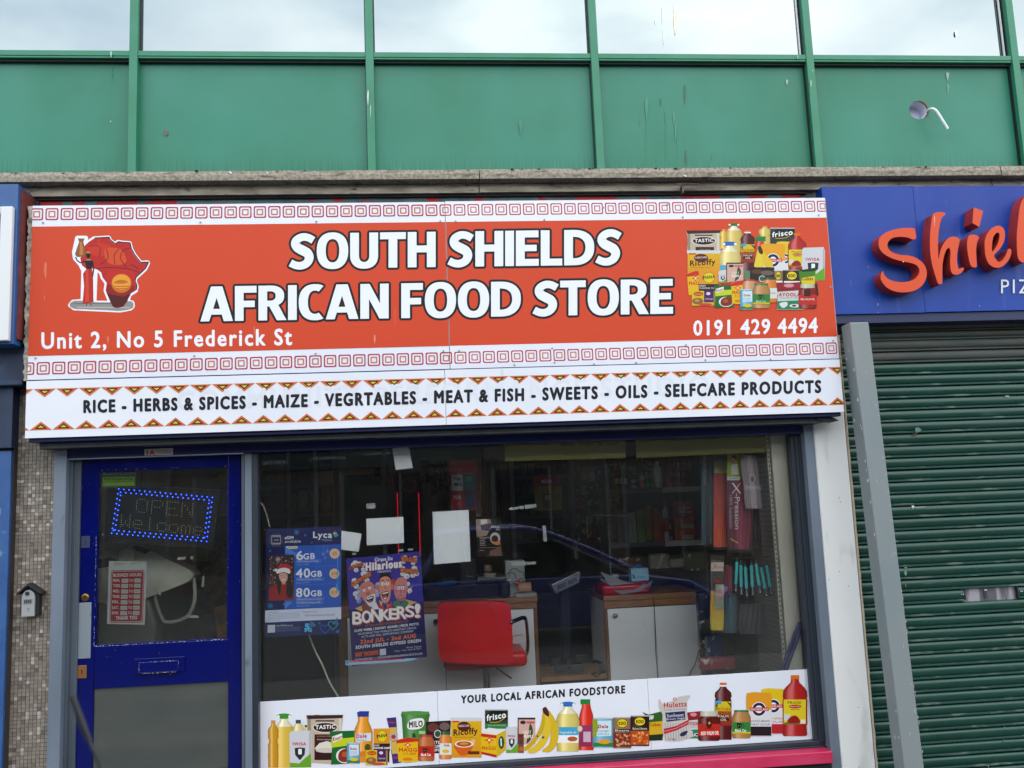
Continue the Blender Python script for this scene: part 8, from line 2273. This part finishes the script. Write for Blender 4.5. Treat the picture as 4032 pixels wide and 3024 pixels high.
X0, X1, Z0, Z1 = rect(1560, 1850, 1665, 2400, 1.52)
part('cabinet', black_mat, fridge, (X0, X1, 1.52, 1.95, .04, Z1), bevel=.004)
part('glass_front', mat('fridge_glass', '#15181c', .08), fridge, (X0+.02, X1-.02, 1.512, 1.5195, .2, Z1-.22))
X, Z = Q(1611, 1908, 1.51)
b = MB(); b.lathe((X, 1.519, Z), [(.052, 0), (.052, .004)], 26, ax='y'); b.build('badge', mat('badge_rim', '#6f7478', .4), fridge)
b = MB(); b.lathe((X, 1.5145, Z), [(.047, 0), (.046, .002)], 26, ax='y'); b.build('badge_face', mat('badge_red', '#7a1820', .5, col2='#1c1214', vs=40, lo=.4, hi=.5), fridge)

# sim card stand
sm = paper('sim_card_stand', zc4([(1805, 238), (2028, 232), (2032, 640), (1812, 640)]), .9, 'pink sim card display sheet reading Get a Pay As you Go SIM', 'display', '#7a3a44')
t = Print(.8995, 900, 1700, 2.074)
t.poly([(1805, 238), (2028, 232), (2030, 340), (1808, 345)], '#a84450', 1)
for i, wd in enumerate(('Get a Pay As you', "Go SIM on the UK's", 'Fastest 5G Network')): t.text(wd, 1818, (1962, 1992, 1994)[i], 288+i*21, 275+i*21, '#3a1c2a', 2, off=.03, yb1=286+i*21)
t.rect(1820, 350, 1915, 482, '#b0b4b4', 2); t.rect(1924, 348, 2010, 470, '#1f7a7c', 2); t.rect(1828, 495, 1922, 620, '#9a1824', 2); t.rect(1935, 492, 2016, 618, '#1c3a6a', 2)
t.text('7GB', 1836, 1895, 548, 522, '#d8c0c4', 3, off=.03); t.ell(1878, 385, 16, 16, '#2a5a9a', 3); t.ell(1860, 430, 18, 14, '#2a5a9a', 3); t.ell(1890, 432, 16, 14, '#3a7aa8', 3); t.ell(1846, 380, 10, 10, '#a8343a', 3)
t.rect(1936, 370, 1990, 378, '#6ab0b0', 3); t.rect(1936, 390, 1985, 396, '#6ab0b0', 3); t.ell(1876, 590, 12, 8, '#c0585e', 3)
t.build('card_print', sm, MATS['print_paper'])
# grey strips (bags of braids) hanging beside it
sc6 = [('#6a655e', 150, 190), ('#5a564f', 195, 222), ('#4a4640', 226, 256), ('#3a3530', 260, 288), ('#2c2a28', 290, 306), ('#3f1026', 302, 350)]
for i, (cc, a_, c_) in enumerate(sc6):
    Y = 1.0+.03*i
    b = MB()
    n_ = 14; vs = []
    lean = (40 if i == 5 else 6)
    for k in range(n_+1):
        v = k/n_
        for u in (0, .33, .66, 1):
            X_, Z_ = Q(*zc5([(a_+(c_-a_)*u+lean*v, 215+(690-215)*v)])[0], Y); vs.append((X_, Y+.015*sin(u*9+i)+rnd.uniform(-.003, .003), Z_))
    b.add(vs, [(k*4+u, (k+1)*4+u, (k+1)*4+u+1, k*4+u+1) for k in range(n_) for u in range(3)])
    o = b.build('braid_bag', mat('braid_'+cc, cc, .3, bump=.5, bs=50)); tag(o, ['pale grey hanging braid bag next to the pink sim display', 'second grey hanging braid bag', 'third darker grey hanging braid bag', 'fourth charcoal hanging braid bag', 'narrow black hanging braid bag', 'wine red slanting braid bag, rightmost of the hanging row'][i], 'braid bag', 'row of hanging braid bags')
# bags hanging above fridge
for i, (x0, x1, y0, y1) in enumerate(((1560, 1640, 230, 420), (1640, 1700, 260, 520), (1700, 1790, 240, 640))):
    c4 = zc4([(x0, y0), (x1, y0), (x1+10, y1), (x0+6, y1)])
    P_ = [Q(*q, 1.3) for q in c4]
    b = MB(); vs = []
    for k in range(9):
        for j in range(6):
            u, v = j/5, k/8
            X_ = P_[0][0]+(P_[1][0]-P_[0][0])*u+rnd.uniform(-.008, .008); Z_ = P_[0][1]+(P_[3][1]-P_[0][1])*v; vs.append((X_, 1.3+rnd.uniform(-.02, .02), Z_))
    b.add(vs, [(k*6+j, (k+1)*6+j, (k+1)*6+j+1, k*6+j+1) for k in range(8) for j in range(5)])
    o = b.build('hanging_bag', mat('hang_bag', '#1d1b1a', .2, col2='#4a443c', vs=20, bump=.6)); tag(o, ['left crinkled dark bag above the fridge', 'middle crinkled dark bag above the fridge', 'right and longest crinkled dark bag by the sim display'][i], 'hanging bag', 'crinkled dark bags above the fridge')
# mirrored poster hanging in the centre
rp_ = paper('hanging_poster', zc5([(618, 355), (850, 340), (860, 640), (640, 645)]), 1.4, 'dim red and yellow poster hanging back to front in the window centre', 'poster', '#6a6430')
t = Print(1.3995, 1800, 1700, 2.074)
t.poly([(618, 355), (850, 340), (853, 440), (625, 450)], '#6a2424', 1); t.text('ajab', 690, 772, 415, 385, '#a8a4a0', 2, off=.04); t.text('BAZAAR', 690, 780, 488, 474, '#7a2a2a', 2, off=.03, mirror=True); t.rect(700, 505, 780, 630, '#4a3a30', 2); t.rect(715, 520, 765, 560, '#8a7a60', 3)
t.build('poster_print', rp_, MATS['print_paper'])
# rows of small hanging snack packets left of the right shelves
cn2 = {'#24502c': 'green', '#6a6a5c': 'beige', '#7a2420': 'red', '#7a6a24': 'mustard', '#28344a': 'slate blue', '#4a3424': 'brown', '#8a8a84': 'silver', '#3a5a3a': 'leaf green'}
hang_i = 0
for r_ in range(5):
    for k in range(7):
        cc = list(cn2)[(k*3+r_*5+(k*r_) % 4) % 8]
        xx, yy = 2268+k*25+rnd.uniform(-4, 4), 1846+r_*58+rnd.uniform(-6, 6)
        X0, X1, Z0, Z1 = rect(xx, yy, xx+21, yy+rnd.uniform(38, 50), 1.95)
        b = MB(); vs = []
        for m_ in range(5):
            for j in range(5):
                u, v = j/4, m_/4
                vs.append((X0+(X1-X0)*u+rnd.uniform(-.002, .002), 1.95-.018*sin(pi*u)*sin(pi*v)+rnd.uniform(-.004, .004), Z0+(Z1-Z0)*v))
        b.add(vs, [(m_*5+j, m_*5+j+1, (m_+1)*5+j+1, (m_+1)*5+j) for m_ in range(4) for j in range(4)])
        o = b.build('hanging_packet', mat('hp_'+cc, cc, .3, bump=.4, bs=40, col2='#b0a890', vs=30, lo=.55, hi=.62))
        tag(o, '%s hanging packet, %s in the %s row left of the right shelves' % (cn2[cc], ['first', 'second', 'third', 'fourth', 'fifth', 'sixth', 'seventh'][k], ['top', 'second', 'middle', 'fourth', 'bottom'][r_]), 'snack packet', 'small packets hanging left of the right shelves')
for k in range(3):
    xx = 2425+k*17
    X0, X1, Z0, Z1 = rect(xx, 1822, xx+13, 1916, 1.7)
    b = MB(); R1 = (X1-X0)/2; H1 = Z1-Z0
    b.lathe(((X0+X1)/2, 1.74, Z0), [(R1*.95, 0), (R1, .01), (R1, H1*.45), (R1*.7, H1*.6), (R1*.35, H1*.68), (R1*.33, H1)], 12, col=C('#0a120c'))
    b.lathe(((X0+X1)/2, 1.74, Z0+H1*.72), [(R1*.42, 0), (R1*.42, H1*.3)], 10, col=C('#b08a3c'))
    b.lathe(((X0+X1)/2, 1.74, Z0+H1*.12), [(R1*1.03, 0), (R1*1.03, H1*.24)], 12, col=C('#a89c80'))
    o = b.build('wine_bottle', mat('bottle_mix', rough=.15, attr=True), None, smooth=True)
    tag(o, ['left', 'middle', 'right'][k]+' one of three dark bottles with gold foil necks beside the right shelves', 'bottle', 'three gold necked bottles')
# low clutter to the right of the right counter
for k, (x0, y0, x1, y1, cc, lb) in enumerate(((2755, 2330, 2800, 2560, '#10131c', 'tall dark roll of bags right of the right counter'), (2790, 2500, 2850, 2630, '#16305a', 'blue wrapped pack low right of the right counter'), (2760, 2590, 2900, 2640, '#8a2430', 'flat red and white packet lying on the display base'), (2560, 2180, 2640, 2240, '#8a8a7c', 'pale green bag behind the glove box'), (2690, 2170, 2790, 2250, '#4a5a34', 'green vegetable bag on the floor unit behind the right counter'), (2430, 2190, 2530, 2235, '#5a3020', 'reddish bundle behind the red bag'))):
    X0, X1, Z0, Z1 = rect(x0, y0, x1, y1, [.9, .8, .75, 1.9, 1.8, 1.95][k])
    Yk = [.9, .8, .75, 1.9, 1.8, 1.95][k]
    b = MB(); b.box(X0, X1, Yk, Yk+.08, Z0, Z1)
    o = b.build('wrapped_pack', mat('wp_'+cc, cc, .3, bump=.8, bs=18, col2='#c0bcb4', vs=18, lo=.58, hi=.64), None, bevel=.018, smooth=True, seg=3); tag(o, lb, 'pack')
# clothes rail arch, white boxes low right, dark blue shelf items centre
cable('pale hooped rail of a trolley between the poster and the shelves', [(2315, 2125), (2312, 2060), (2325, 2033), (2420, 2030), (2480, 2034), (2490, 2060), (2500, 2130)], 1.4, .006, mat('rail_pale', '#5f6264', .4), 'trolley_rail')
zs3 = shelf_unit('narrow dim shelf unit of bottles in the middle distance', 2020, 2240, [1800, 1870, 1945, 2025, 2120], 3.0, .3, 2.4)
bn = 0
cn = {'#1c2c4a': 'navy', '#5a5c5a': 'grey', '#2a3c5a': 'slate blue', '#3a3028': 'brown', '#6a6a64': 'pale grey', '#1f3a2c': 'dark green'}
for r_, z in enumerate(zs3):
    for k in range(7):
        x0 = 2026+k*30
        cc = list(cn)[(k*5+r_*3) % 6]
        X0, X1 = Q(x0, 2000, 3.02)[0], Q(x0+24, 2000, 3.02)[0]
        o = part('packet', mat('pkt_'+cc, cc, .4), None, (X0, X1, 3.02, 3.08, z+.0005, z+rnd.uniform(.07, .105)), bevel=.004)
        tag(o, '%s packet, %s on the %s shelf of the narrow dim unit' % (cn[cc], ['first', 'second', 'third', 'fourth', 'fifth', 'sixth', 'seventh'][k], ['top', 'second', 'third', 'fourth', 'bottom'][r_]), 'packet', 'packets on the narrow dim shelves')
boxthing('green_display', (2290, 1855, 2400, 1960), 2.0, .02, mat('green_card', '#1c4a2c', .5, col2='#3a5a2a', vs=12), 'green promotional card hanging left of the right shelves', 'display')
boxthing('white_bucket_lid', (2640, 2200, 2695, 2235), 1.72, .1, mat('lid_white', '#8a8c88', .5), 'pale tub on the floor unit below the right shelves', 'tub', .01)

# brown grey moulded shell, hoses and bags behind the door glass
dm = mat('shell_grey', '#c9c5ba', .5, col2='#a8a499', vs=7, lo=.3, hi=.7, bump=.2)
MY = .45
msh = thing('moulded_shell', (Q(540, 2200, MY)[0], MY, .3), 'tilted grey moulded plastic shell with a round cap behind the door glass', 'machine')
def zd(p): return [(x/2.212, 1700+y/2.212) for x, y in p]
b = MB(); b.slab([Q(*q, MY) for q in zd(smoothpts([(845, 1085), (1000, 1040), (1150, 972), (1300, 1030), (1480, 1120), (1620, 1185), (1685, 1245), (1640, 1305), (1500, 1365), (1300, 1440), (1100, 1500), (845, 1480)], 2))], MY, MY+.18); b.build('shell', dm, msh, bevel=.02, smooth=True, seg=3)
b = MB(); b.slab([Q(*q, MY-.002) for q in zd([(1145, 1000), (1200, 985), (1310, 1040), (1270, 1062), (1190, 1040)])], MY-.004, MY-.001); b.build('dark_inset', black_mat, msh)
b = MB(); b.slab([Q(*q, MY-.002) for q in zd([(845, 1120), (960, 1090), (1060, 1140), (1000, 1170), (845, 1190)])], MY-.004, MY-.001); b.build('dark_inset', mat('inset_grey', '#3a3a38', .5), msh)
X, Z = Q(*zd([(1100, 1082)])[0], MY)
b = MB(); b.lathe((X, MY-.001, Z), [(.044, 0), (.040, .012), (.026, .014), (.024, .026), (.012, .028)], 24, ax='y'); b.build('round_cap', mat('cap_pale', '#d8d5cc', .35), msh, smooth=True)
b = MB(); b.slab([Q(*q, MY+.03) for q in zd([(845, 1485), (1300, 1450), (1360, 1700), (1330, 1900), (845, 1900)])], MY+.03, MY+.2); b.build('lower_body', mat('shell_lower', '#7d7b73', .6), msh, bevel=.02)
b = MB(); b.tube(smoothpts([(Q(*zd([p])[0], MY+.05)[0], MY+.05, Q(*zd([p])[0], MY+.05)[1]) for p in ((1690, 1270), (1700, 1400), (1690, 1500), (1640, 1600), (1540, 1650), (1440, 1655), (1400, 1600), (1360, 1480), (1350, 1400))], 4, False), .011, 9); b.build('hose', mat('hose_grey', '#a09d94', .5), msh, smooth=True)
for i, (q, cc, lb) in enumerate(((((1860, 1530), (1985, 1500), (1985, 1900), (1900, 1880)), '#8a5a14', 'amber foil bag at the lower right of the door glass'), (((1850, 1080), (1985, 1050), (1985, 1300), (1830, 1300)), '#6a4a1c', 'golden brown foil bag at mid height right of the door glass'), (((1600, 1040), (1810, 1020), (1800, 1130), (1610, 1120)), '#6a6428', 'dull yellow packet under the LED sign'), (((1890, 350), (1985, 310), (1985, 470), (1920, 440)), '#8a8430', 'yellow sale card in the top right corner of the door glass'), (((1880, 480), (1985, 500), (1985, 720), (1900, 740)), '#6f6a66', 'pale card with red mark right of the LED sign'))):
    Y = .9+.02*i
    P_ = [Q(*k_, Y) for k_ in zd(q)]
    b = MB(); b.slab(P_, Y, Y+.03); o = b.build('foil_bag' if 'foil' in lb or 'packet' in lb else 'display_card', mat('foil_'+cc, cc, .3, col2='#2a2010' if i < 2 else None, vs=14, bump=.8 if i < 3 else 0, bs=25), None, bevel=.006)
    tag(o, lb, 'bag' if i < 3 else 'card')
boxthing('back_partition', (880/2.212*0+400, 1830, 910, 2140), 2.2, .03, mat('brick_paint', '#7a7468', .8, bump=.2), 'beige painted partition seen behind the LED sign', 'partition')
boxthing('snack_rack', (760, 2150, 930, 2560), 1.5, .3, mat('rack_dark', '#2a241c', .7, col2='#5a4424', vs=16, lo=.45, hi=.6), 'dark rack of snacks at the right behind the door glass', 'rack')

MK = .74
# ------------------------------------------------------------------ foreground rod
RY = -4.3
pts = [(284, 2738), (325, 2853), (352, 2918), (363, 2942), (389, 3002), (410, 3055), (470, 3200)]
pw_ = [(Q(x, y, RY)[0], RY, Q(x, y, RY)[1]) for x, y in pts]
rod = thing('thin_rod', (0, RY, 0), 'thin dark jointed rod out of focus in the lower left foreground', 'rod')
rm = mat('rod_rubber', '#16181c', .5)
b = MB(); b.tube(pw_[:2]+[pw_[2]], [.0022, .0026, .0019], 10); b.build('sleeve', rm, rod, smooth=True)
b = MB(); b.tube([pw_[2], pw_[3], pw_[4]], [.0011, .0017, .0011], 10); b.build('joint', rm, rod, smooth=True)
e0, e1 = Vector(pw_[4]), Vector(pw_[6])
d_ = (e1-e0).normalized(); e2 = e0+d_*((e0.z-.002)/-d_.z)
b = MB(); b.tube([e0, e1, e2], [.0012, .0028, .003], 10); b.build('shaft', rm, rod, smooth=True)
b = MB(); b.lathe((e2.x, e2.y, .001), [(.03, 0), (.028, .01), (.006, .02)], 16); b.build('foot', rm, rod, smooth=True)

# ------------------------------------------------------------------ across the street (seen in the glass)
def mir(px, py, Y):          # point at depth Y behind the camera whose mirror image in the window glass is at (px, py)
    return Q(px, py, 2*GY-Y)
# parked dark blue car
CYn, CYf = -6.3, -8.0
wx_, wz_ = mir(2520, 2262, CYn)
hx_, hz_ = mir(2800, 2345, CYn)
rx_, rz_ = mir(2010, 2085, CYn)
car = thing('parked_car', (wx_-1, (CYn+CYf)/2, -.13), 'dark blue hatchback parked behind the camera and mirrored in the shop window', 'car')
cb = mat('car_paint', '#15308a', .12, metal=.35, coat=1.)
cgl = mat('car_glass', '#0a0d10', .05)
F = wx_+1.15
zg = -.13
body = [(F-4.1, .42+zg), (F-4.15, .8+zg), (F-4.05, wz_+.0), (F-3.5, wz_+.03), (wx_, wz_-.0), (F-.5, wz_-.10), (F-.12, hz_-.02), (F, .62+zg), (F-.02, .35+zg), (F-.15, .22+zg), (F-3.95, .22+zg)]
b = MB(); b.slab(body, CYf, CYn); b.build('body', cb, car, bevel=.07, smooth=True, seg=4)
gh = [(F-3.9, wz_-.02), (F-3.6, rz_-.12), (rx_-.9, rz_-.02), (rx_, rz_), (rx_+.35, rz_-.04), (wx_-.02, wz_-.02)]
b = MB(); b.slab(gh, CYf+.14, CYn-.14); b.build('windows', cgl, car, bevel=.05, smooth=True, seg=3)
rf = [(F-3.62, rz_-.13), (rx_-.9, rz_-.035), (rx_, rz_-.015), (rx_+.36, rz_-.055), (rx_+.36, rz_-.02), (rx_, rz_+.02), (rx_-.9, rz_+.0), (F-3.62, rz_-.09)]
b = MB(); b.slab(rf, CYf+.15, CYn-.15); b.build('roof', cb, car, bevel=.012, smooth=True)
for yy in (CYn-.135, CYf+.135):
    b = MB()
    b.tube(smoothpts([(wx_+.04, yy+(-.0 if yy > -7 else 0), wz_), ((wx_+rx_+.35)/2, yy, (wz_+rz_)/2+.03), (rx_+.35, yy, rz_-.03), (rx_, yy, rz_+.0), (rx_-.9, yy, rz_-.02), (F-3.62, yy, rz_-.12), (F-3.9, yy, wz_)], 4, False), .035, 8); b.build('pillar_trim', cb, car, smooth=True)
    b = MB(); b.tube([(rx_-.6, yy, rz_-.05), (rx_-.55, yy, wz_)], .03, 6); b.build('pillar', black_mat, car)
for xx in (F-.85, F-3.3):
    for yy in (CYn+.005, CYf-.005):
        s_ = 1 if yy > -7 else -1
        b = MB(); b.lathe((xx, yy-.0+(.0 if s_ > 0 else .0), .32+zg), [(.31, -.12*s_), (.32, -.02*s_), (.30, .0)], 24, ax='y'); wv = b.build('tyre', mat('tyre', '#15161a', .8), car)
        b = MB(); b.lathe((xx, yy+.004*s_, .32+zg), [(.21, -.03*s_), (.19, .008*-s_)], 20, ax='y'); b.build('rim', mat('alloy', '#8a8d90', .3, metal=.8), car)
b = MB(); b.box(F-.22, F+.01, CYn-.4, CYn-.02, hz_-.17, hz_-.03); b.build('headlight', mat('lamp_glass', '#c8d0d8', .08, spec=.8), car, bevel=.04, smooth=True, seg=3)
b = MB(); b.box(F-.22, F+.01, CYf+.02, CYf+.4, hz_-.17, hz_-.03); b.build('headlight', MATS['lamp_glass'], car, bevel=.04, smooth=True, seg=3)
# buildings opposite
OY = -17.0
ob_ = thing('opposite_building', (0, OY, 0), 'low terrace of shops across the street mirrored in the window glass', 'building')
part('wall', mat('opp_brick', '#6a5a4c', .9, col2='#5a4a40', vs=2, bump=.3), ob_, (-16, 20, OY-6, OY, -.13, 6.2))
part('fascia', mat('opp_fascia', '#1c3234', .5), ob_, (mir(1700, 1800, OY)[0]*0-9, 1.3, OY+.002, OY+.15, mir(1200, 1850, OY)[1], mir(1200, 1760, OY)[1]+.2))
part('fascia', mat('opp_fascia_pale', '#55534a', .6), ob_, (1.35, 14, OY+.002, OY+.15, 2.7, 3.5))
for x0 in (-9, -5.6, -2.2, 1.4, 4.6, 8.0):
    w1 = part('shop_front', mat('opp_glass', '#101418', .1), ob_, (x0+.2, x0+2.9, OY+.002, OY+.05, .3, 2.5))
    part('frame', mat('opp_frame', '#666864', .5), ob_, (x0+.1, x0+.2, OY+.002, OY+.08, 0, 2.55), (x0+2.9, x0+3.0, OY+.002, OY+.08, 0, 2.55), (x0+1.5, x0+1.56, OY+.051, OY+.08, .3, 2.5))
    part('upper_window', mat('opp_glass', '#101418', .1), ob_, (x0+.6, x0+1.5, OY+.002, OY+.03, 4.1, 5.3), (x0+1.8, x0+2.6, OY+.002, OY+.03, 4.1, 5.3))
tm = MB()
for wd, (xa_, ya_), (xb_, yb_), cap_ in (('MORTGAGES', (1134, 1826), (1010, 1832), 14), ('COMMERCIAL', (1358, 1807), (1218, 1812), 11), ('RENTALS', (1531, 1790), (1440, 1793), 9)):
    (X0, Z0), (X1, Z1) = mir(xa_, ya_, OY+.16), mir(xb_, yb_, OY+.16)
    hgt = cap_/3600*(2*GY-OY+DIST)
    Zm = (Z0+Z1)/2
    for vs_, fs_ in text2d(wd, .02, .02):
        if vs_: tm.add([(X0+(X1-X0)*u, OY+.16, Zm+v*hgt) for u, v in vs_], fs_)
tm.build('lettering', mat('opp_letters', '#c9ccc8', .5), ob_)
